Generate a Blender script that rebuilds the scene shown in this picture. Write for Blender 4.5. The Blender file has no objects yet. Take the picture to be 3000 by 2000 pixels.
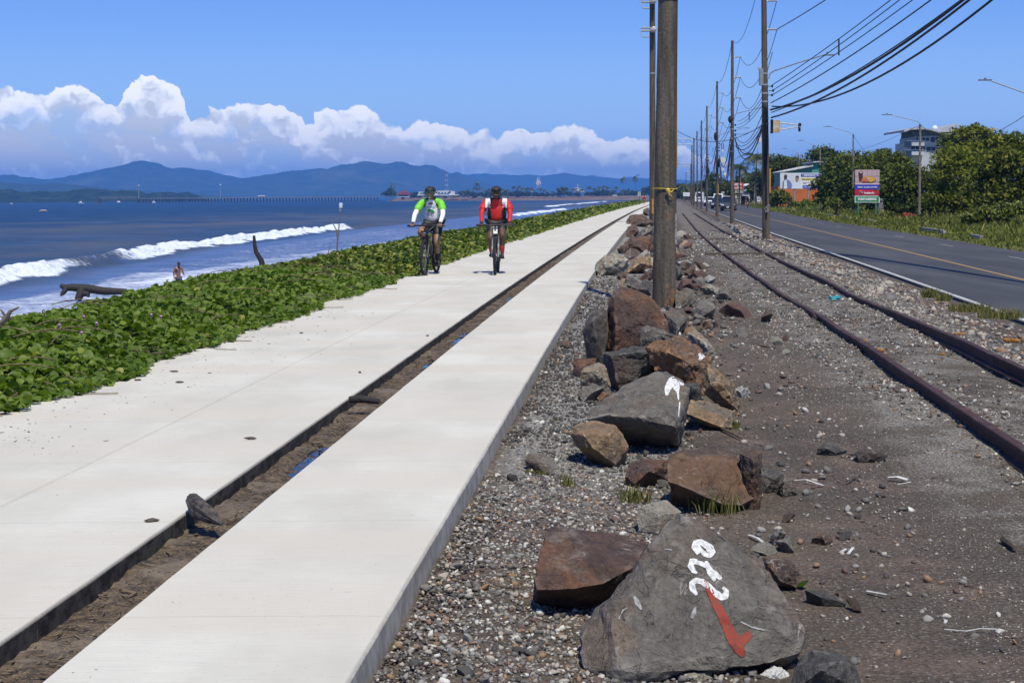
import bpy, bmesh, math, random
import numpy as np
from mathutils import Vector, Matrix, noise as mnoise
from mathutils.bvhtree import BVHTree
rnd = random.Random(7)
nrng = np.random.default_rng(11)
SC = bpy.context.scene
COL = SC.collection
R_ = math.radians
# ------------------------------------------------------------------ camera
FPX = 4600.0          # focal length in pixels of a 3000 px wide frame
CAM_H = 1.55
PITCH = math.atan((1000 - 576.5) / FPX)
ROLL = R_(0.4)
_F = np.array([0, math.cos(PITCH), -math.sin(PITCH)])
_U = np.array([0, math.sin(PITCH), math.cos(PITCH)])
_X = np.array([1.0, 0, 0])
CR = _X * math.cos(ROLL) - _U * math.sin(ROLL)
CU = _U * math.cos(ROLL) + _X * math.sin(ROLL)
cam_d = bpy.data.cameras.new('camera')
cam = bpy.data.objects.new('camera', cam_d)
COL.objects.link(cam)
cam_d.sensor_width = 36.0
cam_d.sensor_fit = 'HORIZONTAL'
cam_d.lens = 36.0 * FPX / 3000.0
cam_d.clip_start = 0.1
cam_d.clip_end = 80000
mw = Matrix.Identity(4)
for i in range(3):
 mw[i][0] = CR[i]; mw[i][1] = CU[i]; mw[i][2] = -_F[i]
mw[0][3] = 0; mw[1][3] = 0; mw[2][3] = CAM_H
cam.matrix_world = mw
SC.camera = cam
# ------------------------------------------------------------------ render settings
SC.view_settings.view_transform = 'Standard'
SC.view_settings.look = 'None'
SC.view_settings.gamma = 1
SC.view_settings.exposure = 0.08
SC.view_settings.use_curve_mapping = False
SC.render.engine = 'CYCLES'
SC.cycles.use_denoising = True
SC.cycles.max_bounces = 6
SC.cycles.diffuse_bounces = 3
SC.cycles.glossy_bounces = 3
SC.cycles.transmission_bounces = 4
SC.cycles.transparent_max_bounces = 8
SC.cycles.volume_bounces = 0
SC.cycles.sample_clamp_indirect = 6
SUN_EL, SUN_AZ = R_(62), R_(166)       # azimuth from +Y clockwise: the sun stands high behind the camera
sun_dir = Vector((math.sin(SUN_AZ) * math.cos(SUN_EL), math.cos(SUN_AZ) * math.cos(SUN_EL), math.sin(SUN_EL)))
sl = bpy.data.lights.new('sun', 'SUN')
sl.energy = 4.7
sl.angle = R_(0.53)
sl.color = (1.0, 0.95, 0.79)
sun = bpy.data.objects.new('sun', sl)
COL.objects.link(sun)
sun.rotation_euler = (-sun_dir).to_track_quat('-Z', 'Y').to_euler()
sun.location = (0, 0, 60)
# ------------------------------------------------------------------ node helpers
class NT:
 def __init__(self, tree):
  self.t = tree; self.n = tree.nodes; self.l = tree.links
 def new(self, typ, **kw):
  nd = self.n.new(typ)
  for k, v in kw.items():
   setattr(nd, k, v)
  return nd
 def set(self, sock, v):
  if hasattr(v, 'is_output'):
   self.l.new(v, sock)
  elif isinstance(v, (tuple, list)):
   if sock.type == 'RGBA' and len(v) == 3:
    v = (*v, 1)
   sock.default_value = v
  else:
   sock.default_value = v
 def math(self, op, a, b=0.0, c=None, clamp=False):
  nd = self.new('ShaderNodeMath', operation=op, use_clamp=clamp)
  self.set(nd.inputs[0], a); self.set(nd.inputs[1], b)
  if c is not None:
   self.set(nd.inputs[2], c)
  return nd.outputs[0]
 def vmath(self, op, a, b=(0, 0, 0)):
  nd = self.new('ShaderNodeVectorMath', operation=op)
  self.set(nd.inputs[0], a); self.set(nd.inputs[1], b)
  return nd.outputs[0]
 def scale(self, a, s):
  return self.vmath('MULTIPLY', a, s if isinstance(s, (tuple, list)) else (s, s, s))
 def noise(self, vec, scale=5, detail=4, rough=.55, dist=0.0, dim='3D', out='Fac'):
  nd = self.new('ShaderNodeTexNoise', noise_dimensions=dim)
  if vec is not None:
   self.set(nd.inputs['Vector'], vec)
  self.set(nd.inputs['Scale'], scale); self.set(nd.inputs['Detail'], detail)
  self.set(nd.inputs['Roughness'], rough); self.set(nd.inputs['Distortion'], dist)
  return nd.outputs[out]
 def voro(self, vec, scale=5, feature='F1', dim='3D', out='Distance', smooth=.5, rand=1.0):
  nd = self.new('ShaderNodeTexVoronoi', feature=feature, voronoi_dimensions=dim)
  if vec is not None:
   self.set(nd.inputs['Vector'], vec)
  self.set(nd.inputs['Scale'], scale)
  if 'Smoothness' in nd.inputs:
   self.set(nd.inputs['Smoothness'], smooth)
  self.set(nd.inputs['Randomness'], rand)
  return nd.outputs[out]
 def ramp(self, fac, stops, interp='LINEAR'):
  nd = self.new('ShaderNodeValToRGB')
  cr = nd.color_ramp
  cr.interpolation = interp
  while len(cr.elements) < len(stops):
   cr.elements.new(0.5)
  for e, (p, c) in zip(cr.elements, stops):
   e.position = p
   if not isinstance(c, (tuple, list)):
    c = (c, c, c)
   e.color = (*c[:3], 1)
  self.set(nd.inputs[0], fac)
  return nd.outputs[0]
 def mix(self, fac, a, b, blend='MIX'):
  nd = self.new('ShaderNodeMix', data_type='RGBA', blend_type=blend, clamp_factor=True)
  self.set(nd.inputs[0], fac)
  self.set(nd.inputs[6], a); self.set(nd.inputs[7], b)
  return nd.outputs[2]
 def sstep(self, x, lo, hi, to0=0.0, to1=1.0):
  nd = self.new('ShaderNodeMapRange', interpolation_type='SMOOTHSTEP', clamp=True)
  self.set(nd.inputs[0], x); self.set(nd.inputs[1], lo); self.set(nd.inputs[2], hi)
  self.set(nd.inputs[3], to0); self.set(nd.inputs[4], to1)
  return nd.outputs[0]
 def lin(self, x, lo, hi, to0=0.0, to1=1.0):
  nd = self.new('ShaderNodeMapRange', clamp=True)
  self.set(nd.inputs[0], x); self.set(nd.inputs[1], lo); self.set(nd.inputs[2], hi)
  self.set(nd.inputs[3], to0); self.set(nd.inputs[4], to1)
  return nd.outputs[0]
 def objco(self):
  return self.new('ShaderNodeTexCoord').outputs['Object']
 def pos(self):
  return self.new('ShaderNodeNewGeometry').outputs['Position']
 def attr(self, name, out='Fac'):
  return self.new('ShaderNodeAttribute', attribute_name=name).outputs[out]
 def objrand(self):
  return self.new('ShaderNodeObjectInfo').outputs['Random']
 def bump(self, h, strength=.3, dist=.02, normal=None):
  nd = self.new('ShaderNodeBump')
  self.set(nd.inputs['Height'], h); self.set(nd.inputs['Strength'], strength)
  self.set(nd.inputs['Distance'], dist)
  if normal is not None:
   self.set(nd.inputs['Normal'], normal)
  return nd.outputs[0]
def newmat(name):
 m = bpy.data.materials.new(name)
 m.use_nodes = True
 nt = NT(m.node_tree)
 b = m.node_tree.nodes['Principled BSDF']
 nt.b = b
 return m, nt
MATS = {}
def mat(name, col, rough=.7, var=.18, scale=6.0, bump=0.0, bscale=40.0, metal=0.0, spec=.4, col2=None, stretch=None,
  emit=None):
 """a plain surface with some grain and colour variation"""
 if name in MATS:
  return MATS[name]
 m, nt = newmat(name)
 co = nt.objco()
 if stretch:
  co = nt.scale(co, stretch)
 f = nt.noise(co, scale, 5, .6)
 c2 = col2 or tuple(max(0, c * (1 - 2.0 * var)) for c in col)
 c1 = col if col2 else tuple(min(1, c * (1 + .6 * var)) for c in col)
 nt.set(nt.b.inputs['Base Color'], nt.mix(nt.sstep(f, .32, .68), c2, c1))
 nt.set(nt.b.inputs['Roughness'], rough)
 nt.set(nt.b.inputs['Metallic'], metal)
 nt.set(nt.b.inputs['Specular IOR Level'], spec)
 if bump:
  nt.set(nt.b.inputs['Normal'], nt.bump(nt.noise(co, bscale, 4, .6), bump, .01))
 MATS[name] = m
 return m
# ------------------------------------------------------------------ object helpers
BASE = {}
def P(px, py, Y):
 d = _F + (px - 1500) / FPX * CR - (py - 1000) / FPX * CU
 t = Y / d[1]
 return np.array([0, 0, CAM_H]) + d * t
def G(px, py, z):
 d = _F + (px - 1500) / FPX * CR - (py - 1000) / FPX * CU
 t = (z - CAM_H) / d[2]
 return np.array([0, 0, CAM_H]) + d * t
def tag(o, label=None, cat=None, group=None, kind=None):
 if label: o['label'] = label
 if cat: o['category'] = cat
 if group: o['group'] = group
 if kind: o['kind'] = kind
 return o
def thing(name, label, cat, base, group=None):
 o = bpy.data.objects.new(name, None)
 o.empty_display_size = .2
 COL.objects.link(o)
 o.location = base
 BASE[o.name] = np.array(base, float)
 return tag(o, label, cat, group)
def group_structure(name):
 o = bpy.data.objects.new(name, None)
 COL.objects.link(o)
 BASE[o.name] = np.zeros(3)
 o['kind'] = 'structure'
 return o
def link(me, name, mats, parent=None, base=None):
 o = bpy.data.objects.new(name, me)
 COL.objects.link(o)
 if mats is not None:
  for m in (mats if isinstance(mats, (list, tuple)) else [mats]):
   me.materials.append(m)
 if parent is not None:
  o.parent = parent
  BASE[o.name] = BASE[parent.name]
 else:
  BASE[o.name] = np.zeros(3) if base is None else np.array(base, float)
  if base is not None:
   o.location = base
 return o
def smooth_mesh(me, angle=None):
 n = len(me.polygons)
 me.polygons.foreach_set('use_smooth', np.ones(n, bool))
 if angle is not None:
  me.set_sharp_from_angle(angle=angle)
 me.update()
def np_mesh(name, verts, faces, mats, parent=None, base=None, smooth=False, angle=None, attrs=None, mi=None):
 """faces: (M,k) int array"""
 b = BASE[parent.name] if parent is not None else (np.zeros(3) if base is None else np.array(base, float))
 v = np.asarray(verts, np.float32) - b.astype(np.float32)
 f = np.asarray(faces, np.int32)
 me = bpy.data.meshes.new(name)
 me.vertices.add(len(v)); me.vertices.foreach_set('co', v.ravel())
 k = f.shape[1]
 me.loops.add(f.size); me.loops.foreach_set('vertex_index', f.ravel())
 me.polygons.add(len(f))
 me.polygons.foreach_set('loop_start', np.arange(0, f.size, k, dtype=np.int32))
 if mi is not None:
  me.polygons.foreach_set('material_index', np.asarray(mi, np.int32))
 me.update(calc_edges=True)
 if attrs:
  for an, av in attrs.items():
   a = me.attributes.new(an, 'FLOAT', 'POINT')
   a.data.foreach_set('value', np.asarray(av, np.float32))
 if smooth:
  smooth_mesh(me, angle)
 return link(me, name, mats, parent, base)
class MB:
 def __init__(self):
  self.v = []; self.f = []; self.m = []
 def add(self, verts, faces, m=0):
  o = len(self.v)
  self.v.extend([tuple(float(c) for c in p) for p in verts])
  for fc in faces:
   self.f.append(tuple(i + o for i in fc)); self.m.append(m)
  return self
 def box(self, c, s, rz=0.0, m=0, rx=0.0, ry=0.0, taper=1.0):
  hx, hy, hz = s[0] / 2, s[1] / 2, s[2] / 2
  M = Matrix.Rotation(rz, 3, 'Z') @ Matrix.Rotation(ry, 3, 'Y') @ Matrix.Rotation(rx, 3, 'X')
  vs = []
  for z in (-hz, hz):
   k = taper if z > 0 else 1
   for x, y in ((-hx, -hy), (hx, -hy), (hx, hy), (-hx, hy)):
    p = M @ Vector((x * k, y * k, z))
    vs.append((c[0] + p.x, c[1] + p.y, c[2] + p.z))
  return self.add(vs, [(3, 2, 1, 0), (4, 5, 6, 7), (0, 1, 5, 4), (1, 2, 6, 5), (2, 3, 7, 6), (3, 0, 4, 7)], m)
 def tube(self, pts, r, n=8, cap=True, m=0, flat=1.0):
  pts = [Vector([float(c) for c in p]) for p in pts]
  if not isinstance(r, (list, tuple)):
   r = [r] * len(pts)
  t0 = (pts[1] - pts[0]).normalized()
  ref = Vector((0, 0, 1)) if abs(t0.z) < .9 else Vector((1, 0, 0))
  u = t0.cross(ref).normalized()
  rings = []
  for i, p in enumerate(pts):
   if i == 0: t = pts[1] - pts[0]
   elif i == len(pts) - 1: t = pts[-1] - pts[-2]
   else: t = pts[i + 1] - pts[i - 1]
   t.normalize()
   u = (u - t * u.dot(t)).normalized()
   w = t.cross(u)
   rings.append([p + (u * math.cos(2 * math.pi * k / n) + w * math.sin(2 * math.pi * k / n) * flat) * r[i] for k in range(n)])
  vs = [q for rg in rings for q in rg]
  fs = []
  for i in range(len(pts) - 1):
   for k in range(n):
    a, b = i * n + k, i * n + (k + 1) % n
    fs.append((a, b, b + n, a + n))
  if cap:
   fs.append(tuple(range(n - 1, -1, -1)))
   fs.append(tuple(range((len(pts) - 1) * n, len(pts) * n)))
  return self.add(vs, fs, m)
 def ell(self, c, r, nu=12, nv=8, m=0, M=None):
  vs = []; fs = []
  for j in range(nv + 1):
   th = math.pi * j / nv
   for i in range(nu):
    ph = 2 * math.pi * i / nu
    p = Vector((r[0] * math.sin(th) * math.cos(ph), r[1] * math.sin(th) * math.sin(ph), r[2] * math.cos(th)))
    if M is not None: p = M @ p
    vs.append((c[0] + p.x, c[1] + p.y, c[2] + p.z))
  for j in range(nv):
   for i in range(nu):
    a, b = j * nu + i, j * nu + (i + 1) % nu
    if j == 0: fs.append((a, a + nu, b + nu))
    elif j == nv - 1: fs.append((a, a + nu, b))
    else: fs.append((a, a + nu, b + nu, b))
  return self.add(vs, fs, m)
 def prism(self, poly, axis_vec, m=0):
  """poly: list of 3-D points (planar), extruded by axis_vec"""
  n = len(poly)
  a = [Vector([float(c) for c in p]) for p in poly]
  d = Vector(axis_vec)
  nrm = Vector((0, 0, 0))
  for i in range(n):
   nrm += a[i].cross(a[(i + 1) % n])
  vs = a + [p + d for p in a]
  fs = [tuple(range(n - 1, -1, -1)), tuple(range(n, 2 * n))] + [(i, (i + 1) % n, (i + 1) % n + n, i + n) for i in range(n)]
  if nrm.dot(d) < 0:
   fs = [tuple(reversed(q)) for q in fs]
  return self.add(vs, fs, m)
 def quad(self, a, b, c, d, m=0):
  return self.add([a, b, c, d], [(0, 1, 2, 3)], m)
 def obj(self, name, mats, parent=None, base=None, smooth=None):
  b = BASE[parent.name] if parent is not None else (np.zeros(3) if base is None else np.array(base, float))
  me = bpy.data.meshes.new(name)
  me.from_pydata([(p[0] - b[0], p[1] - b[1], p[2] - b[2]) for p in self.v], [], self.f)
  me.polygons.foreach_set('material_index', np.array(self.m, np.int32))
  me.update()
  if smooth is not None:
   smooth_mesh(me, R_(smooth))
  return link(me, name, mats, parent, base)
def children_of(o):
 return [c for c in KIDS.get(o.name, [])]
def copy_tree(root, loc, rz=None, label=None, group=None, scale=None):
 """the thing, its parts and their sub-parts; meshes shared"""
 c = root.copy(); COL.objects.link(c)
 c.location = loc
 if rz is not None: c.rotation_euler = (0, 0, rz)
 if scale is not None: c.scale = (scale,) * 3 if not isinstance(scale, (tuple, list)) else scale
 if label: c['label'] = label
 if group: c['group'] = group
 for ch in list(root.children):
  d = ch.copy(); COL.objects.link(d); d.parent = c
  for g in list(ch.children):
   e = g.copy(); COL.objects.link(e); e.parent = d
 return c
# ------------------------------------------------------------------ plan of the place: curves as X over Y (metres ahead of the camera)
_RY = np.array([-20, 0, 10, 25, 40, 65, 101.6, 163, 330, 3000.])
_RX = np.array([-2.5, -.93, -.13, 1.07, 2.36, 4.60, 8.0, 13.9, 31.0, 306])
def _smooth_curve(yk, xk):
 yy = np.arange(yk[0], 420, 1.0)
 xx = np.interp(yy, yk, xk)
 for _ in range(60):
  xs = xx.copy()
  xs[1:-1] = (xx[:-2] + 2 * xx[1:-1] + xx[2:]) / 4
  xx = xs
 return yy, xx
_ry, _rx = _smooth_curve(_RY, _RX)
_slope = (_RX[-1] - _RX[-2]) / (_RY[-1] - _RY[-2])
def Rx(Y):
 Y = np.asarray(Y, float)
 return np.where(Y < 410, np.interp(Y, _ry, _rx), np.interp(410, _ry, _rx) + (Y - 410) * _slope)
def curve(pts):
 yk = np.array([p[0] for p in pts], float); xk = np.array([p[1] for p in pts], float)
 s0 = (xk[1] - xk[0]) / (yk[1] - yk[0]); s1 = (xk[-1] - xk[-2]) / (yk[-1] - yk[-2])
 def fn(Y):
  Y = np.asarray(Y, float)
  r = np.interp(Y, yk, xk)
  r = np.where(Y < yk[0], xk[0] + (Y - yk[0]) * s0, r)
  return np.where(Y > yk[-1], xk[-1] + (Y - yk[-1]) * s1, r)
 return fn
WHITE = curve([(0, 5.75), (12, 6.95), (25.3, 8.28), (40, 9.75), (54, 11.1), (83.5, 13.9), (119, 17.5), (167, 22.3), (250, 30.9)])
YELLOW = curve([(0, 8.15), (36.2, 11.81), (53.6, 13.6), (86.1, 16.9), (118, 20.15), (172, 25.5), (250, 33.6)])
ROADR = curve([(0, 12.4), (55, 17.94), (83, 20.9), (124, 24.7), (194, 32.4), (253, 39.3)])
RAIL1 = curve([(0, 2.35), (10.28, 3.27), (12.8, 3.5), (14.75, 3.66), (17.7, 3.93), (19.4, 4.06), (21.9, 4.28), (23.5, 4.42), (27.7, 4.68), (32.6, 5.08),
   (40.4, 5.74), (45.3, 6.15), (59.7, 7.43), (75.7, 8.95), (131, 14.45)])
RAIL2 = curve([(0, 3.4), (14.3, 4.72), (15.7, 4.82), (17.7, 5.03), (20, 5.26), (22.1, 5.42), (24.7, 5.6), (27, 5.75), (31.5, 6.18), (37.1, 6.6),
   (42.2, 7.06), (48.3, 7.6), (55.5, 8.25), (63.9, 9.06), (78.8, 10.4), (117, 14.15)])
def sm01(t):
 t = np.clip(t, 0, 1)
 return t * t * (3 - 2 * t)
def gz(X, Y):
 """height of the ground sheet"""
 X = np.asarray(X, float); Y = np.asarray(Y, float)
 s = X - Rx(Y)
 z = np.full(np.broadcast(X, Y).shape, -.18)
 z = np.where(s < -3.5, -.12, z)
 z = z - sm01((-6.0 - s) / 8.0) * 4.0 - np.clip((-14 - s) / 40, 0, 1) * 2
 z = z + .02 * np.exp(-((s - 1.75) / .75) ** 2)                     # low mound under the boulders
 z = z + np.where(s > -.05, .065 * np.exp(-(s / .55) ** 2), 0)
 w = WHITE(Y)
 z = z + (-.35) * sm01((X - (w - 3.0)) / 2.4) * (X > 0)
 v = ROADR(Y)
 z = z + .12 * sm01((X - v - .2) / 1.5) + .25 * sm01((X - v - 4) / 12)
 return z
def gp(X, Y):
 return np.array([X, Y, float(gz(X, Y))])
# ------------------------------------------------------------------ world: sky with a bank of cumulus along the horizon
def build_world():
 w = bpy.data.worlds.new('World'); SC.world = w
 w.use_nodes = True
 nt = NT(w.node_tree)
 bg = w.node_tree.nodes['Background']
 STR = 0.10
 sky = nt.new('ShaderNodeTexSky', sky_type='NISHITA', sun_disc=False)
 sky.sun_elevation = SUN_EL
 sky.sun_rotation = SUN_AZ
 sky.altitude = 0; sky.air_density = 1.0; sky.dust_density = 0.35; sky.ozone_density = 3.2
 tc = nt.new('ShaderNodeTexCoord').outputs['Generated']
 sx = nt.new('ShaderNodeSeparateXYZ'); nt.l.new(tc, sx.inputs[0])
 az = nt.math('ARCTAN2', sx.outputs[0], sx.outputs[1])
 el = nt.math('ARCSINE', sx.outputs[2])
 def vec(a, e):
  c = nt.new('ShaderNodeCombineXYZ'); nt.set(c.inputs[0], a); nt.set(c.inputs[1], e)
  return c.outputs[0]
 # skyline of the cloud bank: height over azimuth
 prof = [(0, 212), (50, 206), (105, 210), (140, 224), (178, 206), (232, 206), (262, 226), (286, 248), (303, 236), (322, 197), (370, 188), (418, 204),
   (438, 244), (460, 264), (515, 262), (560, 246), (620, 240), (680, 258), (722, 277), (745, 253), (800, 243), (872, 262), (912, 286), (962, 283),
   (1000, 271), (1042, 288), (1100, 303), (1150, 308), (1182, 300), (1230, 312), (1252, 295), (1292, 287), (1335, 288), (1370, 312), (1422, 322),
   (1482, 320), (1560, 345), (1700, 385), (1900, 405), (2352, 410)]
 fc = nt.new('ShaderNodeFloatCurve')
 cv = fc.mapping.curves[0]
 pts = [((x - 1176) / 3606.0 + .36) / .72 for x, y in prof]
 hs = [(452 - y) / 3606.0 / .1 for x, y in prof]
 while len(cv.points) < len(pts):
  cv.points.new(.5, .5)
 for p, a, h in zip(cv.points, pts, hs):
  p.location = (a, h); p.handle_type = 'AUTO'
 fc.mapping.update()
 p0 = vec(az, el)
 warp = nt.vmath('SUBTRACT', nt.noise(p0, 60, 4, .55, out='Color', dim='2D'), (.5, .5, .5))
 pw = nt.vmath('ADD', p0, nt.scale(warp, (.016, .012, 0)))
 sxw = nt.new('ShaderNodeSeparateXYZ'); nt.l.new(pw, sxw.inputs[0])
 azw, elw = sxw.outputs[0], sxw.outputs[1]
 nt.set(fc.inputs['Value'], nt.lin(azw, -.36, .36, 0, 1))
 other = nt.math('MULTIPLY_ADD', nt.noise(vec(az, 0.3), 9, 3, .6, dim='2D'), .11, -.005)
 inside = nt.math('MULTIPLY', nt.sstep(az, -.37, -.345), nt.sstep(az, .345, .37, 1, 0))
 top = nt.math('ADD', nt.math('MULTIPLY', nt.math('MULTIPLY', fc.outputs[0], .1), inside), nt.math('MULTIPLY', other, nt.math('SUBTRACT', 1, inside)))
 def billow(v):
  a = nt.voro(v, 36, 'SMOOTH_F1', '2D', smooth=.35)
  b = nt.voro(v, 85, 'SMOOTH_F1', '2D', smooth=.3)
  c = nt.voro(v, 210, 'SMOOTH_F1', '2D')
  h = nt.math('ADD', nt.math('MULTIPLY', a, .55), nt.math('MULTIPLY', b, .32))
  return nt.math('SUBTRACT', 1, nt.math('ADD', h, nt.math('MULTIPLY', c, .16)))
 b0 = billow(pw)
 b1 = billow(nt.vmath('ADD', pw, (.0010, .0058, 0)))
 d = nt.math('SUBTRACT', nt.math('ADD', top, nt.math('MULTIPLY', nt.math('SUBTRACT', b0, .55), .013)), elw)
 soft = nt.math('MULTIPLY_ADD', nt.noise(p0, 22, 2, .5, dim='2D'), .010, -.0035)
 soft = nt.math('MAXIMUM', soft, .0008)
 alpha = nt.math('DIVIDE', d, soft, clamp=True)
 alpha = nt.sstep(alpha, 0, 1)
 # light from above: puffs bright on top, the bank blue-grey and layered below
 strat = nt.noise(nt.vmath('MULTIPLY', pw, (22, 75, 1)), 1.0, 5, .6, dim='2D')
 fine = nt.noise(pw, 110, 4, .6, dim='2D')
 lump = nt.noise(pw, 30, 3, .55, dim='2D')
 lit = nt.math('MULTIPLY', nt.math('SUBTRACT', b0, b1), 2.6)
 depth = nt.lin(d, 0.001, .026, 1.0, 0.0)
 lit = nt.math('ADD', lit, nt.math('MULTIPLY_ADD', depth, .95, .02))
 lit = nt.math('ADD', lit, nt.math('MULTIPLY', nt.math('SUBTRACT', strat, .46), 1.7))
 lit = nt.math('ADD', lit, nt.math('MULTIPLY', nt.math('SUBTRACT', lump, .5), .8))
 lit = nt.math('ADD', lit, nt.math('MULTIPLY', nt.math('SUBTRACT', fine, .5), .45), clamp=True)
 ccol = nt.ramp(lit, [(0.0, (.58, .62, .68)), (.3, (.58, .62, .70)), (.55, (.75, .79, .86)), (.8, (.90, .925, .965)), (1.0, (.98, .985, 1.0))])
 # thin out towards the sea horizon
 low = nt.sstep(el, .0, .035, .35, 1)
 alpha = nt.math('MULTIPLY', alpha, low)
 gaps = nt.noise(nt.vmath('MULTIPLY', pw, (16, 34, 1)), 1.0, 5, .62, dim='2D')
 alpha = nt.math('MULTIPLY', alpha, nt.math('MAXIMUM', nt.lin(gaps, .34, .52, .45, 1.0), nt.lin(d, .010, .024, 1.0, 0.0)))
 ccol = nt.scale(ccol, 1.22 / STR)
 alpha = nt.math('MULTIPLY', alpha, nt.math('MAXIMUM', nt.sstep(az, .19, .10), nt.sstep(az, .36, .5)))
 skyc = nt.mix(1.0, sky.outputs[0], (.57, .80, 1.40, 1), 'MULTIPLY')
 skyc = nt.mix(nt.sstep(el, .125, -.01, 0, .8), skyc, tuple(c / STR for c in (.50, .76, 1.16)))
 nt.set(bg.inputs['Color'], nt.mix(alpha, skyc, ccol))
 bg.inputs['Strength'].default_value = STR
 w.cycles.sampling_method = 'MANUAL'
 w.cycles.sample_map_resolution = 512
build_world()
# ------------------------------------------------------------------ grids
def grid_mesh(name, X, Y, Z, mats, parent=None, attrs=None, smooth=True, flip=False):
 ny, nx = X.shape
 v = np.stack([X, Y, Z], -1).reshape(-1, 3)
 i = np.arange(ny - 1)[:, None] * nx + np.arange(nx - 1)[None, :]
 f = np.stack([i, i + 1, i + nx + 1, i + nx], -1).reshape(-1, 4)
 if flip: f = f[:, ::-1]
 at = {k: a.reshape(-1) for k, a in attrs.items()} if attrs else None
 return np_mesh(name, v, f, mats, parent=parent, smooth=smooth, attrs=at)
def fbm(X, Y, scale, octs=4, seed=0):
 """cheap value noise on numpy arrays"""
 r = np.zeros(np.broadcast(X, Y).shape); amp = 1.0; tot = 0
 for o in range(octs):
  x = X * scale + 37.1 * o + seed * 13.7; y = Y * scale + 17.3 * o + seed * 7.9
  xi = np.floor(x).astype(np.int64); yi = np.floor(y).astype(np.int64)
  fx = x - xi; fy = y - yi
  fx = fx * fx * (3 - 2 * fx); fy = fy * fy * (3 - 2 * fy)
  def h(a, b):
   n = (a * 374761393 + b * 668265263 + seed * 97531) & 0xFFFFFFFF
   n = ((n ^ (n >> 13)) * 1274126177) & 0xFFFFFFFF
   return ((n ^ (n >> 16)) & 0xFFFF) / 65535.0
  val = h(xi, yi) * (1 - fx) * (1 - fy) + h(xi + 1, yi) * fx * (1 - fy) + h(xi, yi + 1) * (1 - fx) * fy + h(xi + 1, yi + 1) * fx * fy
  r += (val * 2 - 1) * amp; tot += amp; amp *= .5; scale *= 2.03
 return r / tot
# ------------------------------------------------------------------ ground
def ground_material():
 m, nt = newmat('bare_ground')
 co = nt.pos()
 big = nt.noise(co, .35, 4, .6)
 mid = nt.noise(co, 2.2, 5, .6)
 grit = nt.noise(co, 55, 3, .7)
 speck = nt.voro(co, 38, 'F1')
 sand = nt.attr('sand'); verge = nt.attr('verge'); wash = nt.attr('wash'); ball = nt.attr('ballast')
 dirt = nt.mix(nt.sstep(big, .35, .65), (.070, .056, .043), (.102, .080, .059))
 dirt = nt.mix(nt.sstep(mid, .45, .75), dirt, (.145, .105, .078))
 dirt = nt.mix(nt.sstep(grit, .52, .68, 0, .75), dirt, (.20, .185, .165))
 dirt = nt.mix(nt.sstep(grit, .48, .32, 0, .7), dirt, (.026, .023, .022))
 lime = nt.math('MULTIPLY', nt.sstep(speck, .22, .10), nt.sstep(nt.noise(co, 7, 3, .6), .45, .65))
 dirt = nt.mix(nt.math('MULTIPLY', lime, .8), dirt, (.52, .49, .45))
 grey = nt.mix(nt.sstep(grit, .35, .65), (.11, .105, .096), (.31, .30, .275))
 dirt = nt.mix(nt.math('MULTIPLY', nt.math('MULTIPLY', ball, nt.sstep(mid, .35, .6)), nt.sstep(grit, .42, .60, .2, 1)), dirt, grey)
 pale = nt.mix(nt.sstep(grit, .35, .7), (.085, .08, .072), (.42, .405, .37))
 dirt = nt.mix(nt.math('MULTIPLY', wash, .9), dirt, pale)
 grass = nt.mix(nt.sstep(mid, .35, .65), (.085, .095, .030), (.17, .17, .06))
 dirt = nt.mix(verge, dirt, grass)
 sandc = nt.mix(nt.sstep(mid, .3, .7), (.085, .07, .058), (.15, .125, .10))
 dirt = nt.mix(sand, dirt, sandc)
 nt.set(nt.b.inputs['Base Color'], dirt)
 nt.set(nt.b.inputs['Roughness'], .95)
 nt.set(nt.b.inputs['Specular IOR Level'], .15)
 h = nt.math('ADD', nt.math('MULTIPLY', grit, .5), nt.math('MULTIPLY', nt.noise(co, 14, 4, .65), 1.0))
 nt.set(nt.b.inputs['Normal'], nt.bump(h, .8, .035))
 return m
def build_ground():
 Yv = np.concatenate([np.arange(-20, 3, 1.5), np.arange(3, 30, .14), np.arange(30, 70, .5), np.arange(70, 170, 2), np.arange(170, 420, 8),
      np.geomspace(420, 14000, 26)])
 sv = np.concatenate([-np.geomspace(3000, 60, 8), np.arange(-60, -14, 4), np.arange(-14, -3.4, .4), [-3, -2, -1, -.4, 0], np.arange(.15, 8, .12), np.arange(8, 30, .5),
      np.arange(30, 80, 3), np.geomspace(80, 9000, 16)])
 S, Y = np.meshgrid(sv, Yv)
 X = S + Rx(Y)
 Z = gz(X, Y)
 rough = np.where((S > .15), 1.0, 0.0) * np.where(X > WHITE(Y) - .6, 0.0, 1.0)
 Z = Z + rough * (fbm(X, Y, .55, 4, 3) * .03 + fbm(X, Y, 3.2, 3, 5) * .018)
 vr = (X > ROADR(Y) + .3) * np.where(Y < 200, 1.0, 0.0)
 Z = Z + vr * fbm(X, Y, .3, 3, 8) * .12
 Z = np.where((X > WHITE(Y) - .35) & (X < ROADR(Y) + .1), -.56, Z)
 # earth bank a little above the road edge
 sand = sm01((-5.6 - S) / 1.5)
 verge = sm01((X - ROADR(Y)) / .5)
 wash = sm01((S - 0) / .1) * sm01((1.5 - S + .35 * fbm(X, Y, 1.2, 3, 9)) / .6) * sm01((Y - 7.5) / 3)
 ball = sm01((X - RAIL1(Y) + .9) / .5) * (1 - sm01((X - RAIL2(Y) - .9) / .8)) * .9
 g = grid_mesh('ground', X, Y, Z, ground_material(), attrs={'sand': sand, 'verge': verge, 'wash': wash, 'ballast': ball})
 g['kind'] = 'structure'
 return g
build_ground()
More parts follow.
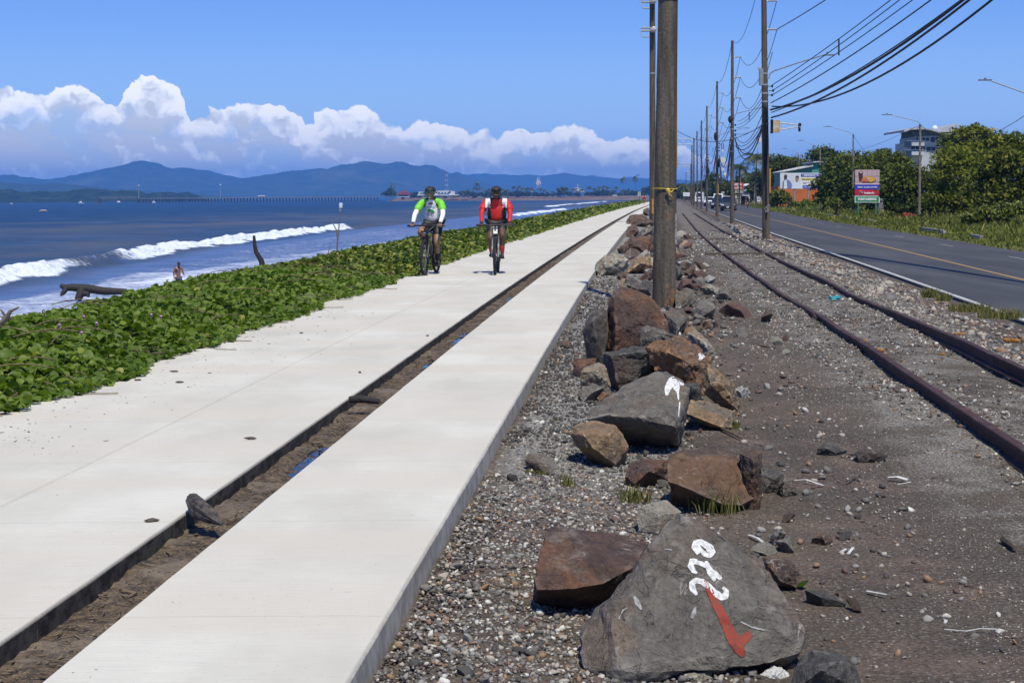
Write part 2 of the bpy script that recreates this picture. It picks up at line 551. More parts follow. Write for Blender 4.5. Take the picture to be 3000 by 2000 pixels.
# ------------------------------------------------------------------ concrete path: three rows of slabs, a drain channel between
def concrete_material():
 m, nt = newmat('new_concrete')
 co = nt.pos()
 broom = nt.noise(nt.scale(co, (4.0, 90, 4)), 1.0, 4, .65)
 stain = nt.noise(nt.scale(co, (.9, .45, 1)), 1.0, 5, .6)
 bands = nt.noise(nt.scale(co, (.12, 1.1, 1)), 1.0, 3, .55)
 spot = nt.noise(co, 60, 2, .6)
 dust = nt.noise(nt.scale(co, (7, 17, 7)), 1.0, 5, .75)
 c = nt.mix(nt.sstep(stain, .3, .7), (.455, .435, .365), (.60, .582, .505))
 c = nt.mix(nt.sstep(bands, .40, .62, 0, .75), c, (.53, .485, .395))
 c = nt.mix(nt.sstep(broom, .34, .68, .42, 0), c, (.44, .42, .385))
 c = nt.mix(nt.sstep(dust, .60, .74, 0, .6), c, (.36, .34, .30))
 c = nt.mix(nt.sstep(spot, .66, .73, 0, .45), c, (.16, .15, .14))
 side = nt.attr('side')
 sidec = nt.mix(nt.sstep(nt.noise(co, 9, 5, .65), .35, .65), (.26, .24, .205), (.40, .375, .32))
 c = nt.mix(side, c, sidec)
 wet = nt.attr('drain')
 wetc = nt.mix(nt.sstep(nt.noise(nt.scale(co, (8, 8, 14)), 1, 5, .7), .35, .62), (.025, .022, .018), (.085, .075, .06))
 c = nt.mix(wet, c, wetc)
 nt.set(nt.b.inputs['Base Color'], c)
 nt.set(nt.b.inputs['Roughness'], .9)
 nt.set(nt.b.inputs['Specular IOR Level'], .2)
 nt.set(nt.b.inputs['Normal'], nt.bump(nt.math('MULTIPLY', nt.math('ADD', broom, nt.math('MULTIPLY', spot, .4)), nt.math('SUBTRACT', 1, nt.math('MAXIMUM', side, wet))), .22, .006))
 return m
def build_path():
 pm = concrete_material()
 root = group_structure('concrete_path')
 joints = [1.2, 4.1, 5.74]
 y = 7.47
 while y < 62:
  joints.append(y); y += 1.72
 joints += [80, 105, 140, 190, 260, 410]
 rows = [(-1.0, 0.0), (-2.3, -1.31), (-3.78, -2.306)]
 for ri, (s0, s1) in enumerate(rows):
  for j in range(len(joints) - 1):
   a, b = joints[j] + .0018, joints[j + 1] - .0018
   if b < 7.4 and ri == 2 and b < 4: continue
   n = max(3, int((b - a) / .25)) if b < 62 else max(6, int((b - a) / 2.5))
   yy = np.linspace(a, b, n + 1)
   tn = .0 + .006 * math.sin(j * 2.1 + ri)
   vs = []; fs = []; side = []; drain = []
   for k, yv in enumerate(yy):
    x = float(Rx(yv))
    wob0 = (.004 * mnoise.noise((yv * 5.3, ri, 0)) + .003 * mnoise.noise((yv * 17.3, ri, 5))) if yv < 60 else 0
    sa, sb = s0, s1
    if ri == 0: sa += wob0
    if ri == 1: sb += wob0 * 1.4
    if ri == 0: sb += wob0 * .8
    prof = [(sa, -.17), (sa, -.008), (sa + .01, 0), (sb - .012, 0), (sb, -.012), (sb + (.015 if ri == 0 else 0), -.17)]
    if ri == 0:
     prof = [(sa, -.17), (sa, -.008), (sa + .01, 0), (sb - .13, 0.0), (sb - .012, -.003), (sb, -.014), (sb + .012, -.17)]
    for q, (sx_, z_) in enumerate(prof):
     vs.append((x + sx_, yv, z_))
     last = len(prof) - 1
     side.append(1.0 if (ri == 0 and q >= last - 1) else 0.0)
     drain.append(1.0 if (ri == 1 and q >= last - 1) or (ri == 0 and q <= 1) else 0.0)
   m = len(prof)
   for k in range(n):
    for q in range(m - 1):
     fs.append((k * m + q, (k + 1) * m + q, (k + 1) * m + q + 1, k * m + q + 1))
   fs = [tuple(reversed(f)) for f in fs]
   caps = [tuple(range(m)), tuple(reversed(range(n * m, n * m + m)))]
   me = bpy.data.meshes.new('slab')
   me.from_pydata(vs, [], fs + caps)
   for nm, ar in (('side', side), ('drain', drain)):
    at = me.attributes.new(nm, 'FLOAT', 'POINT'); at.data.foreach_set('value', np.array(ar, np.float32))
   me.update()
   smooth_mesh(me, R_(25))
   link(me, 'slab', pm, root)
 # drain bed
 m, nt = newmat('drain_mud')
 co = nt.pos()
 f1 = nt.noise(nt.scale(co, (11, 15, 11)), 1, 6, .72)
 f2 = nt.noise(co, 2.0, 4, .6); f3 = nt.noise(co, 60, 3, .6)
 c = nt.mix(nt.sstep(f1, .38, .62), (.030, .021, .013), (.15, .105, .062))
 c = nt.mix(nt.sstep(f3, .56, .7, 0, .8), c, (.33, .26, .18))
 c = nt.mix(nt.sstep(f2, .5, .66, 0, .55), c, (.25, .20, .15))
 nt.set(nt.b.inputs['Base Color'], c)
 nt.set(nt.b.inputs['Roughness'], .85)
 nt.set(nt.b.inputs['Normal'], nt.bump(nt.math('ADD', f1, f3), .9, .03))
 yy = np.concatenate([np.arange(1.2, 30, .06), np.arange(30, 80, .4), np.arange(80, 411, 3)])
 ss = np.linspace(-1.34, -.97, 9)
 S, Y = np.meshgrid(ss, yy)
 X = S + Rx(Y)
 near = np.where(Y < 60, 1, .3)
 Z = -.085 + near * (fbm(X, Y, 2.2, 3, 2) * .016 + fbm(X, Y, 12, 3, 4) * .026)
 for yc, r in ((9.75, .55), (15.3, .30), (18.0, .5), (18.9, .35), (25.5, .8), (31, .5), (10.2, .3)):
  Z = Z - .04 * np.exp(-((Y - yc) / r) ** 2) * sm01((S + 1.26) / .12)
 b = grid_mesh('drain_bed', X, Y, Z, m)
 b['kind'] = 'structure'
 # standing water
 wm, nt = newmat('puddle_water')
 nt.set(nt.b.inputs['Base Color'], (.010, .010, .010, 1)); nt.set(nt.b.inputs['Roughness'], .05)
 nt.set(nt.b.inputs['Specular IOR Level'], .5); nt.set(nt.b.inputs['IOR'], 1.33)
 nt.set(nt.b.inputs['Normal'], nt.bump(nt.noise(nt.pos(), 30, 2, .5), .06, .01))
 lab = ['small blue puddle in the drain beside the driftwood end', 'narrow puddle in the drain level with the grey boulder', 'long thin puddle in the drain before the riders',
  'broken blue puddle in the drain nearer the riders', 'bright puddle in the drain to the right of the riders']
 for (yc, r), lb in zip(((9.85, .55), (15.3, .4), (18.0, .65), (18.9, .5), (25.5, 1.0)), lab):
  n = 22; vs = []
  for k in range(n):
   t = 2 * math.pi * k / n
   rr = 1 + .25 * mnoise.noise((math.cos(t) * 1.5, math.sin(t) * 1.5, yc))
   yy_ = yc + r * rr * math.sin(t)
   s_ = -1.10 + .145 * rr * math.cos(t)
   s_ = min(-1.003, max(-1.29, s_))
   vs.append((float(Rx(yy_)) + s_, yy_, -.106))
  p = MB().add(vs, [tuple(range(n))]).obj('puddle', wm, base=vs[0])
  tag(p, lb, 'puddle', 'puddles in the drain channel')
build_path()
# ------------------------------------------------------------------ road
def build_road():
 m, nt = newmat('asphalt')
 co = nt.pos()
 g = nt.noise(co, 40, 3, .7); b = nt.noise(nt.scale(co, (.9, .12, 1)), 1, 4, .55)
 c = nt.mix(nt.sstep(b, .3, .7), (.040, .041, .044), (.066, .066, .068))
 c = nt.mix(nt.sstep(g, .5, .72, 0, .6), c, (.12, .12, .12))
 nt.set(nt.b.inputs['Base Color'], c); nt.set(nt.b.inputs['Roughness'], .82); nt.set(nt.b.inputs['Specular IOR Level'], .3)
 nt.set(nt.b.inputs['Normal'], nt.bump(g, .3, .01))
 Yv = np.concatenate([np.arange(-15, 120, 1.0), np.arange(120, 460, 5)])
 ts = np.linspace(0, 1, 9)
 T, Y = np.meshgrid(ts, Yv)
 wl = WHITE(Y) - .35 + .06 * fbm(Y, Y * 0, .7, 3, 1)
 X = wl + (ROADR(Y) - wl) * T
 Z = -.50 + .06 * (1 - (2 * T - 1) ** 2)
 Z[:, 0] = -.60; X[:, 0] += -.03
 r = grid_mesh('road', X, Y, Z, m); r['kind'] = 'structure'
 def zr(x, y):
  wl = WHITE(y) - .35
  t = (x - wl) / (ROADR(y) - wl)
  return -.50 + .06 * (1 - (2 * t - 1) ** 2)
 def stripe(name, fn, w, a, b, mt, off=0.0, dz=.006):
  yy = np.arange(a, b, 1.0) if b - a > 2 else np.linspace(a, b, 3)
  S, Y = np.meshgrid(np.array([-w / 2, w / 2]), yy)
  X = fn(Y) + off + S
  o = grid_mesh(name, X, Y, zr(X, Y) + dz, mt)
  o['kind'] = 'structure'
  return o
 def paint(name, col, wear):
  mm, n2 = newmat(name)
  f = n2.noise(n2.pos(), 9, 5, .7)
  n2.set(n2.b.inputs['Base Color'], n2.mix(n2.sstep(f, .5, .72, 0, wear), col, (.07, .07, .07)))
  n2.set(n2.b.inputs['Roughness'], .8)
  return mm
 stripe('road_edge_line', WHITE, .10, 2, 300, paint('white_line_paint', (.42, .42, .40), .8))
 stripe('road_centre_line', YELLOW, .10, 2, 300, paint('yellow_line_paint', (.36, .22, .06), .85))
 faint = paint('worn_line_paint', (.30, .30, .30), .95)
 for k in range(9):
  a = 34 + k * 13.0
  stripe('worn_lane_dash', lambda Y: YELLOW(Y) + .62 * (ROADR(Y) - YELLOW(Y)), .07, a, a + 3.2, faint)
 # far footway / kerb strip on the verge side
 km = mat('old_kerb', (.33, .31, .27), .9, .3, 5, .4, 30)
 labs = ['long pale kerb piece lying in the verge left of the yellow-leaved sapling', 'pale kerb piece in the verge, farthest along the road', 'kerb piece in the grass under the green road sign posts',
   'short kerb piece in the grass right of the road sign', 'broken kerb piece in the grass below the tall lamp post', 'pale kerb stub in the grass nearest the right edge']
 segs = [((2398, 623), (2492, 634)), ((2268, 604), (2314, 611)), ((2458, 629), (2492, 635)), ((2540, 641), (2566, 645)), ((2700, 663), (2768, 673)), ((2846, 684), (2875, 688))]
 segs[0] = ((2399, 621.5), (2454, 631))
 for (a, b), lb in zip(segs, labs):
  A, B = G(*a, -.22), G(*b, -.22)
  d = B - A; L = float(np.hypot(d[0], d[1]))
  o = MB().box(((A + B) / 2)[:3] - np.array([0, 0, .15]), (L, .14, .24), rz=math.atan2(d[1], d[0])).obj('kerb_stone', km, base=A)
  tag(o, lb, 'kerb stone', 'broken kerb pieces in the verge')
build_road()
# ------------------------------------------------------------------ sea
SEA_Z = -3.6
def build_sea():
 m, nt = newmat('sea_water')
 co = nt.pos()
 foam = nt.attr('foam'); silt = nt.attr('silt')
 deep = nt.mix(nt.noise(nt.scale(co, (.012, .02, 1)), 1, 3, .5), (.008, .034, .095), (.014, .050, .125))
 mud = nt.mix(nt.sstep(nt.noise(nt.scale(co, (.05, .02, 1)), 1, 4, .55), .35, .65), (.032, .062, .118), (.085, .090, .108))
 c = nt.mix(silt, deep, mud)
 c = nt.mix(nt.attr('inshore_sky_tint'), c, nt.mix(nt.noise(nt.scale(co, (.4, .5, 1)), 1, 4, .6), (.055, .105, .24), (.13, .20, .40)))  # inshore lilac-blue: the sky's reflection painted into the water colour
 # foam: torn streaks; denser where the attribute is high
 lace = nt.noise(nt.scale(co, (.55, 1.1, 1)), 1, 6, .68, 1.2)
 lace2 = nt.noise(nt.scale(co, (2.1, 3.6, 2)), 1, 4, .65)
 lc = nt.math('ADD', nt.math('MULTIPLY', lace, .52), nt.math('MULTIPLY', lace2, .48))
 th = nt.math('SUBTRACT', .72, nt.math('MULTIPLY', foam, .54))
 fm = nt.math('DIVIDE', nt.math('SUBTRACT', lc, th), .22, clamp=True)
 fm = nt.math('MULTIPLY', fm, nt.sstep(foam, .02, .2))
 # whitecaps far out
 caps = nt.noise(nt.scale(co, (.05, .16, 1)), 1, 5, .75)
 fm = nt.math('MAXIMUM', fm, nt.math('MULTIPLY', nt.sstep(caps, .70, .78), .35))
 foamc = nt.mix(lace2, (.52, .60, .78), (.85, .87, .90))
 c2 = nt.mix(fm, c, foamc)
 w1 = nt.noise(nt.scale(co, (.22, .34, 1)), 1, 5, .62)
 w2 = nt.noise(nt.scale(co, (1.3, 2.0, 1)), 1, 4, .6)
 h = nt.math('ADD', nt.math('MULTIPLY', w1, 1.6), nt.math('MULTIPLY', w2, .35))
 h = nt.math('ADD', h, nt.math('MULTIPLY', fm, .12))
 bn = nt.bump(h, .9, .9)
 c2 = nt.mix(nt.math('MULTIPLY', nt.sstep(nt.noise(nt.scale(co, (.09, .22, 1)), 1, 6, .7), .5, .72), nt.math('SUBTRACT', 1, fm)), c2, (.05, .10, .22))
 # a wave-ruffled surface never shows the full grazing reflection: diffuse body under a weak gloss
 df = nt.new('ShaderNodeBsdfDiffuse'); nt.set(df.inputs['Color'], c2); nt.set(df.inputs['Normal'], bn)
 gl = nt.new('ShaderNodeBsdfGlossy'); nt.set(gl.inputs['Roughness'], .22); nt.set(gl.inputs['Normal'], bn); nt.set(gl.inputs['Color'], (.8, .9, 1, 1))
 mx = nt.new('ShaderNodeMixShader')
 nt.set(mx.inputs[0], nt.math('MULTIPLY_ADD', fm, -.11, .13))
 nt.l.new(df.outputs[0], mx.inputs[1]); nt.l.new(gl.outputs[0], mx.inputs[2])
 nt.n.remove(nt.b)
 nt.l.new(mx.outputs[0], nt.n['Material Output'].inputs['Surface'])
 sv = np.concatenate([-np.geomspace(14000, 130, 46), np.arange(-126, -66, 2.5), np.arange(-66, -28, .4), np.arange(-28, -11.5, .8)])
 Yv = np.concatenate([np.arange(-30, 40, 6), np.arange(40, 300, .9), np.arange(300, 640, 3), np.geomspace(640, 14000, 60)])
 S, Y = np.meshgrid(sv, Yv)
 RS = np.where(Y < 410, Rx(Y), Rx(410.0) + (Y - 410) * _slope)
 X = S + RS
 n1 = fbm(X, Y, .05, 3, 1); n2 = fbm(X, Y, .3, 3, 2); n3 = fbm(X, Y, 1.1, 3, 6); n4 = fbm(X * 0, Y, .09, 3, 4)
 Z = SEA_Z + .22 * fbm(X, Y * .45, .12, 3, 9) * np.clip((np.abs(S) - 10) / 25, 0, 1) + .06 * n2
 # main breaker, running nearly parallel to the shore
 sc = np.interp(Y, [0, 60, 105, 152, 200, 247, 300], [-34, -37.5, -41.2, -48, -50, -51.5, -53]) + 1.1 * n4
 t = S - sc                                       # >0 towards the shore
 along = sm01((Y - 40) / 30) * sm01((262 - Y + 12 * n1) / 14)
 crestz = np.where(t > 0, np.exp(-(t / .9) ** 2), np.exp(-(t / 2.6) ** 2))
 broken = np.clip(.95 - .9 * np.exp(-((Y - 126) / 9.0) ** 2) - .25 * np.clip(n4 - .25, 0, 1), 0, 1)
 Z = Z + along * crestz * (.66 + .18 * n4 + broken * (.20 * n2 + .24 * n3))
 roll = np.exp(-((t - 1.0) / 1.0) ** 2)
 Z = Z + along * broken * roll * (.20 + .24 * n3 + .12 * n2)
 shoulder = sm01((Y - 250) / 10) * sm01((330 - Y) / 40)
 Z = Z + .6 * crestz * shoulder
 foam = along * broken * sm01((t + .5 + .5 * n3) / .6) * sm01((2.3 - t + 1.3 * n2 + .6 * n3) / 1.0) * 1.25
 foam = np.maximum(foam, along * (1 - broken) * sm01((t + .6) / .6) * sm01((1.6 - t) / 1.2) * .45)
 # second and third lines farther along the shore
 for ya, yb, so, hh in ((400, 640, -40, .8), (470, 900, -24, .7), (760, 1500, -60, .9), (330, 420, -19, .45)):
  tt = S - (so + 2.0 * n4)
  al = sm01((Y - ya) / 25) * sm01((yb - Y) / 40)
  Z = Z + al * hh * .7 * np.exp(-(tt / 1.3) ** 2)
  foam = np.maximum(foam, al * sm01((tt + 1.2) / 1.2) * sm01((2.4 - tt + 1.6 * n2) / 1.2) * 1.0)
 # wash between breaker and beach
 edge = np.interp(Y, [0, 60, 120, 150, 200, 260, 330, 500], [-33, -33, -33.5, -33, -30, -26, -22, -18]) + 2.0 * n1
 washf = sm01((S - edge) / 2.0) * (.62 + .20 * n1 + .16 * n2)
 washf = np.where(Y < 110, np.maximum(washf, sm01((t - 4) / 4) * .60), washf)
 foam = np.maximum(foam, washf * sm01((700 - Y) / 200))
 Z = Z + .05 * n3 * sm01((S - edge) / 2)
 foam = np.maximum(foam, sm01((t - 5.5) / 3) * sm01((0 - t + 40) / 10) * .40 * along)
 silt = sm01((S + 170 + 60 * n1) / 90) * (.85 + .15 * n1)
 o = grid_mesh('sea', X, Y, Z, m, attrs={'foam': np.clip(foam, 0, 1.3), 'silt': silt, 'inshore_sky_tint': sm01((t - 1.5) / 4) * sm01((900 - Y) / 300) * .9}, flip=False)
 o['kind'] = 'structure'
build_sea()
# ------------------------------------------------------------------ hills, far shore
def forest_hill_material(name, c1, c2, sc, bare=0.0):
 m, nt = newmat(name)
 co = nt.pos()
 f = nt.noise(co, sc, 6, .65); g = nt.noise(co, sc * .12, 3, .5)
 c = nt.mix(nt.sstep(f, .3, .7), c1, c2)
 c = nt.mix(nt.sstep(g, .58, .70, 0, bare), c, (.16, .15, .07))
 nt.set(nt.b.inputs['Base Color'], c); nt.set(nt.b.inputs['Roughness'], 1); nt.set(nt.b.inputs['Specular IOR Level'], 0)
 nt.set(nt.b.inputs['Normal'], nt.bump(f, 1.0, 18 / (sc * 60)))
 return m
def ridge(name, pts_px, Y0, depth, mt, rough, seed, nX=220, nD=26, base=-4.5):
 """a range of hills: crest line at distance Y0+depth*.5, slopes both ways"""
 pts = [P(px, py, Y0 + depth * .5) for px, py in pts_px]
 xs = np.array([p[0] for p in pts]); zs = np.array([p[2] for p in pts])
 xv = np.linspace(xs[0], xs[-1], nX); zc = np.interp(xv, xs, zs)
 t = np.linspace(0, 1, nD)
 Xg, T = np.meshgrid(xv, t)
 Zc = np.interp(Xg, xs, zs)
 Yg = Y0 + depth * T
 shape = np.where(T <= .5, sm01(T * 2) ** .8, sm01((1 - T) * 2) ** .8)
 spur = fbm(Xg, Yg * .6, 1.0 / (depth * .22), 4, seed)
 mid = np.clip(1 - np.abs(T - .5) * 2, 0, 1)
 Z = base + (Zc - base) * np.clip(shape * (1 + .55 * spur * (1 - mid) * (shape > .02)), 0, 1.0)
 Z = Z + rough * fbm(Xg, Yg, 1.0 / (depth * .035), 3, seed + 3) * np.clip(shape * 3, 0, 1)
 o = grid_mesh(name, Xg, Yg, Z, mt); o['kind'] = 'structure'
 return o
def z1(l): return [(a / 2.352, 200 + b / 2.352) for a, b in l]
def z2(l): return [(1000 + a / 2.352, 200 + b / 2.352) for a, b in l]
def z3(l): return [(2000 + a / 2.352, 200 + b / 2.352) for a, b in l]
hm = forest_hill_material('far_forest', (.030, .050, .030), (.060, .085, .045), .012, .35)
main = [(-260, 520), (-120, 524)] + z1([(0, 748), (80, 740), (200, 755), (330, 776), (420, 766), (520, 750), (640, 720), (720, 705), (800, 690), (900, 665), (960, 645),
  (1010, 637), (1060, 648), (1120, 675), (1180, 688), (1290, 685), (1400, 705), (1500, 730), (1620, 757), (1700, 770), (1760, 750), (1840, 740), (1950, 720), (2060, 710), (2190, 697),
  (2260, 700)]) + z2([(0, 672), (60, 660), (140, 648), (240, 652), (310, 660), (370, 645), (430, 652), (500, 672), (540, 675), (580, 663), (640, 675), (700, 700), (760, 720), (800, 713),
  (850, 730), (920, 760), (980, 785), (1040, 815), (1100, 850), (1180, 885)])
ridge('mountains', main, 8600, 3000, hm, 16, 2, 300, 34)
farr = z2([(300, 800), (600, 770), (780, 745), (900, 735), (1000, 725), (1200, 738), (1300, 735), (1400, 745), (1530, 720), (1600, 735), (1680, 745), (1730, 740), (1800, 752), (1900, 760),
  (1990, 750), (2100, 760)]) + [(1950, 525), (2050, 530), (2200, 536), (2400, 552), (2700, 570)]
ridge('far_mountains', farr, 12200, 2600, hm, 9, 5, 160, 20)
hm2 = forest_hill_material('island_forest', (.010, .022, .010), (.038, .055, .026), .05, .1)
isl = [(-200, 556), (-80, 553)] + z1([(0, 836), (60, 842), (100, 850), (250, 860), (400, 850), (520, 845), (600, 833), (640, 836), (680, 850), (780, 860), (850, 852), (950, 860), (1000, 870), (1060, 878), (1100, 865),
  (1180, 853), (1230, 855), (1262, 872), (1280, 895), (1300, 921)])
ridge('wooded_headland', isl, 3100, 800, hm2, 9, 8, 200, 24)
hm3 = forest_hill_material('shore_forest', (.022, .042, .016), (.055, .075, .028), .03, .3)
foot = [(-260, 545), (0, 531)] + z1([(100, 790), (250, 800), (420, 795), (640, 815), (760, 835), (900, 840), (1080, 855), (1300, 862), (1380, 868), (1500, 880), (1640, 896), (1720, 915)])
ridge('shore_hills', foot, 6000, 1200, hm3, 6, 12, 160, 20)
# ------------------------------------------------------------------ haze
def build_haze():
 m = bpy.data.materials.new('haze_air'); m.use_nodes = True
 t = m.node_tree
 t.nodes.remove(t.nodes['Principled BSDF'])
 v = t.nodes.new('ShaderNodeVolumePrincipled')
 v.inputs['Color'].default_value = (.12, .38, 1.0, 1)
 v.inputs['Density'].default_value = HAZE_DENSITY
 v.inputs['Anisotropy'].default_value = 0.0
 t.links.new(v.outputs[0], t.nodes['Material Output'].inputs['Volume'])
 o = MB().box((0, 7400, 128), (24000, 16000, 275)).obj('haze', m)
 o['kind'] = 'stuff'
HAZE_DENSITY = 1.15e-4
build_haze()
# ------------------------------------------------------------------ loose stones
def ico_arrays(sub, seed, squash=(1, .85, .6), jag=.25):
 bm = bmesh.new()
 bmesh.ops.create_icosphere(bm, subdivisions=sub, radius=1.0)
 r = random.Random(seed)
 off = Vector((r.random() * 50, r.random() * 50, r.random() * 50))
 planes = [(Vector((r.uniform(-1, 1), r.uniform(-1, 1), r.uniform(-1, 1))).normalized(), r.uniform(.45, .8)) for _ in range(9)]
 for v in bm.verts:
  p = v.co.copy()
  for n, d in planes:
   k = p.dot(n)
   if k > d: p -= n * (k - d)
  p *= 1 + jag * mnoise.noise(p * 1.3 + off)
  v.co = Vector((p.x * squash[0], p.y * squash[1], p.z * squash[2]))
 vs = np.array([v.co[:] for v in bm.verts]); fs = np.array([[v.index for v in f.verts] for f in bm.faces])
 bm.free()
 return vs, fs
STONE_T = [ico_arrays(1, 100 + i, (1, rnd.uniform(.65, .95), rnd.uniform(.45, .75))) for i in range(8)]
def rand_rot(n, tilt=.5):
 a = nrng.uniform(0, 2 * np.pi, n); tx = nrng.normal(0, tilt, n); ty = nrng.normal(0, tilt, n)
 ca, sa = np.cos(a), np.sin(a); cx, sx = np.cos(tx), np.sin(tx); cy, sy = np.cos(ty), np.sin(ty)
 Z = np.zeros(n); O = np.ones(n)
 Rz = np.stack([ca, -sa, Z, sa, ca, Z, Z, Z, O], -1).reshape(n, 3, 3)
 Rxm = np.stack([O, Z, Z, Z, cx, -sx, Z, sx, cx], -1).reshape(n, 3, 3)
 Rym = np.stack([cy, Z, sy, Z, O, Z, -sy, Z, cy], -1).reshape(n, 3, 3)
 return Rz @ Rxm @ Rym
def scatter(name, pos, size, templates, mats, parent=None, tilt=.5, tint=None, kind='stuff', stretch=None, smooth=False):
 n = len(pos)
 rot = rand_rot(n, tilt)
 tid = nrng.integers(0, len(templates), n)
 if tint is None: tint = nrng.random(n)
 V = []; F = []; T = []; off = 0
 for k, (tv, tf) in enumerate(templates):
  idx = np.where(tid == k)[0]
  if len(idx) == 0: continue
  loc = tv[None] * size[idx, None, None]
  if stretch is not None:
   loc = loc * np.stack([stretch[idx], np.ones(len(idx)), np.ones(len(idx))], -1)[:, None, :]
  w = np.einsum('nij,nkj->nki', rot[idx], loc) + pos[idx, None, :]
  V.append(w.reshape(-1, 3))
  F.append((tf[None] + (np.arange(len(idx)) * len(tv))[:, None, None] + off).reshape(-1, tf.shape[1]))
  T.append(np.repeat(tint[idx], len(tv)))
  off += len(idx) * len(tv)
 o = np_mesh(name, np.concatenate(V), np.concatenate(F), mats, parent=parent, attrs={'tint': np.concatenate(T)}, smooth=smooth)
 if kind: o['kind'] = kind
 return o
def stone_material():
 m, nt = newmat('loose_stone')
 t = nt.math('FRACT', nt.math('ADD', nt.attr('tint'), nt.objrand()))
 c = nt.ramp(t, [(0, (.050, .046, .042)), (.16, (.105, .098, .088)), (.34, (.19, .178, .160)), (.50, (.125, .116, .106)), (.62, (.26, .23, .185)), (.74, (.18, .115, .070)),
     (.82, (.09, .06, .05)), (.90, (.36, .34, .30)), (.95, (.40, .39, .35)), (1.0, (.40, .39, .35))], 'CONSTANT')
 g = nt.noise(nt.pos(), 70, 4, .65)
 c = nt.mix(nt.sstep(g, .3, .7, 0, .5), nt.scale(c, 1.5), nt.scale(c, .7))
 nt.set(nt.b.inputs['Base Color'], c); nt.set(nt.b.inputs['Roughness'], .85); nt.set(nt.b.inputs['Specular IOR Level'], .25)
 nt.set(nt.b.inputs['Normal'], nt.bump(g, .5, .006))
 return m
STONE_M = stone_material()
def sample_band(f_lo, f_hi, y0, y1, dens, maxn=40000):
 """random points between two curves; dens(Y) per square metre"""
 ys = np.linspace(y0, y1, 400)
 wdt = np.clip(f_hi(ys) - f_lo(ys), 0, None)
 lam = wdt * dens(ys)
 cum = np.concatenate([[0], np.cumsum((lam[1:] + lam[:-1]) / 2 * np.diff(ys))])
 n = min(int(cum[-1]), maxn)
 Y = np.interp(nrng.random(n) * cum[-1], cum, ys)
 X = f_lo(Y) + nrng.random(n) * (f_hi(Y) - f_lo(Y))
 return X, Y
def build_stones():
 root = group_structure('gravel_bed')
 # pebbles beside the path
 X, Y = sample_band(lambda y: Rx(y) + .025, lambda y: Rx(y) + 1.35, 4.6, 34, lambda y: np.interp(y, [4.6, 8, 12, 20, 34], [2700, 1800, 850, 350, 120]))
 sz = np.exp(nrng.normal(math.log(.0108), .38, len(X))) * np.interp(Y, [5, 12, 30], [1, 1.2, 2.0])
 s = X - Rx(Y)
 keep = (nrng.random(len(X)) < np.where(s < 1.0, 1, .5))
 X, Y, sz, s = X[keep], Y[keep], sz[keep], s[keep]
 sz = np.minimum(sz, .045)
 tint = nrng.random(len(X)) * .93
 lime = (Y > 8.5) & (nrng.random(len(X)) < np.interp(Y, [8.5, 11, 22, 34], [0, .70, .72, .4]))
 tint[lime] = .91 + .085 * nrng.random(lime.sum())
 Z = gz(X, Y) + fbm(X, Y, .55, 4, 3) * .03 + fbm(X, Y, 3.2, 3, 5) * .018 + sz * .22
 pos = np.stack([X, Y, Z], -1)
 app = sz / Y
 order = np.argsort(-app)
 big, rest = order[:130], order[130:]
 scatter('pebbles', pos[rest], sz[rest], STONE_T, STONE_M, parent=None, tint=tint[rest])
 # the stones that show largest are pieces of the gravel bed
 tm = []
 for i in range(8):
  tv, tf = ico_arrays(2, 300 + i, (1, rnd.uniform(.65, .95), rnd.uniform(.45, .75)), .3)
  me = bpy.data.meshes.new('stone'); me.from_pydata(tv.tolist(), [], tf.tolist()); me.update()
  smooth_mesh(me, R_(35)); me.materials.append(STONE_M); tm.append(me)
 for q, i in enumerate(big):
  o = bpy.data.objects.new('stone', tm[q % 8]); COL.objects.link(o); o.parent = root
  o.location = pos[i]; o.scale = (sz[i],) * 3
  o.rotation_euler = (rnd.gauss(0, .4), rnd.gauss(0, .4), rnd.uniform(0, 6.28))
 # angular rubble stones lodged along the foot of the boulders
 jm = []
 for i in range(8):
  tv, tf = ico_arrays(2, 500 + i, (1, rnd.uniform(.6, .95), rnd.uniform(.5, .8)), .45)
  me = bpy.data.meshes.new('stone'); me.from_pydata(tv.tolist(), [], tf.tolist()); me.update()
  smooth_mesh(me, R_(20)); me.materials.append(rock_material(('grey', 'brown', 'tan', 'dark', 'grey', 'maroon', 'ochre', 'brown')[i])); jm.append(me)
 for q in range(98):
  y = 5.6 + 46 * rnd.random() ** 1.7; s_ = rnd.gauss(1.55, .36)
  if not .85 < s_ < 2.2: continue
  x = float(Rx(y)) + s_; r_ = min(.13, math.exp(rnd.gauss(math.log(.042), .45)) * (1 + y / 40)) * float(np.interp(y, [5, 14], [.5, 1]))
  o = bpy.data.objects.new('stone', jm[q % 8]); COL.objects.link(o); o.parent = root
  o.location = (x, y, float(gz(x, y)) + r_ * .35); o.scale = (r_,) * 3
  o.rotation_euler = (rnd.gauss(0, .4), rnd.gauss(0, .4), rnd.uniform(0, 6.28))
 for q in range(125):
  y = 17 + 48 * rnd.random() ** 1.3; s_ = rnd.gauss(1.55, .62)
  if not .35 < s_ < 3.0: continue
  x = float(Rx(y)) + s_; r_ = min(.30, math.exp(rnd.gauss(math.log(.10), .45)) * (.7 + y / 60))
  if math.hypot(x - 2.34, y - 24.1) < .25 + r_: continue
  o = bpy.data.objects.new('stone', jm[rnd.randrange(8)]); COL.objects.link(o); o.parent = root
  o.location = (x, y, float(gz(x, y)) + r_ * .32); o.scale = (r_, r_ * rnd.uniform(.7, 1), r_ * rnd.uniform(.8, 1.2))
  o.rotation_euler = (rnd.gauss(0, .5), rnd.gauss(0, .5), rnd.uniform(0, 6.28))
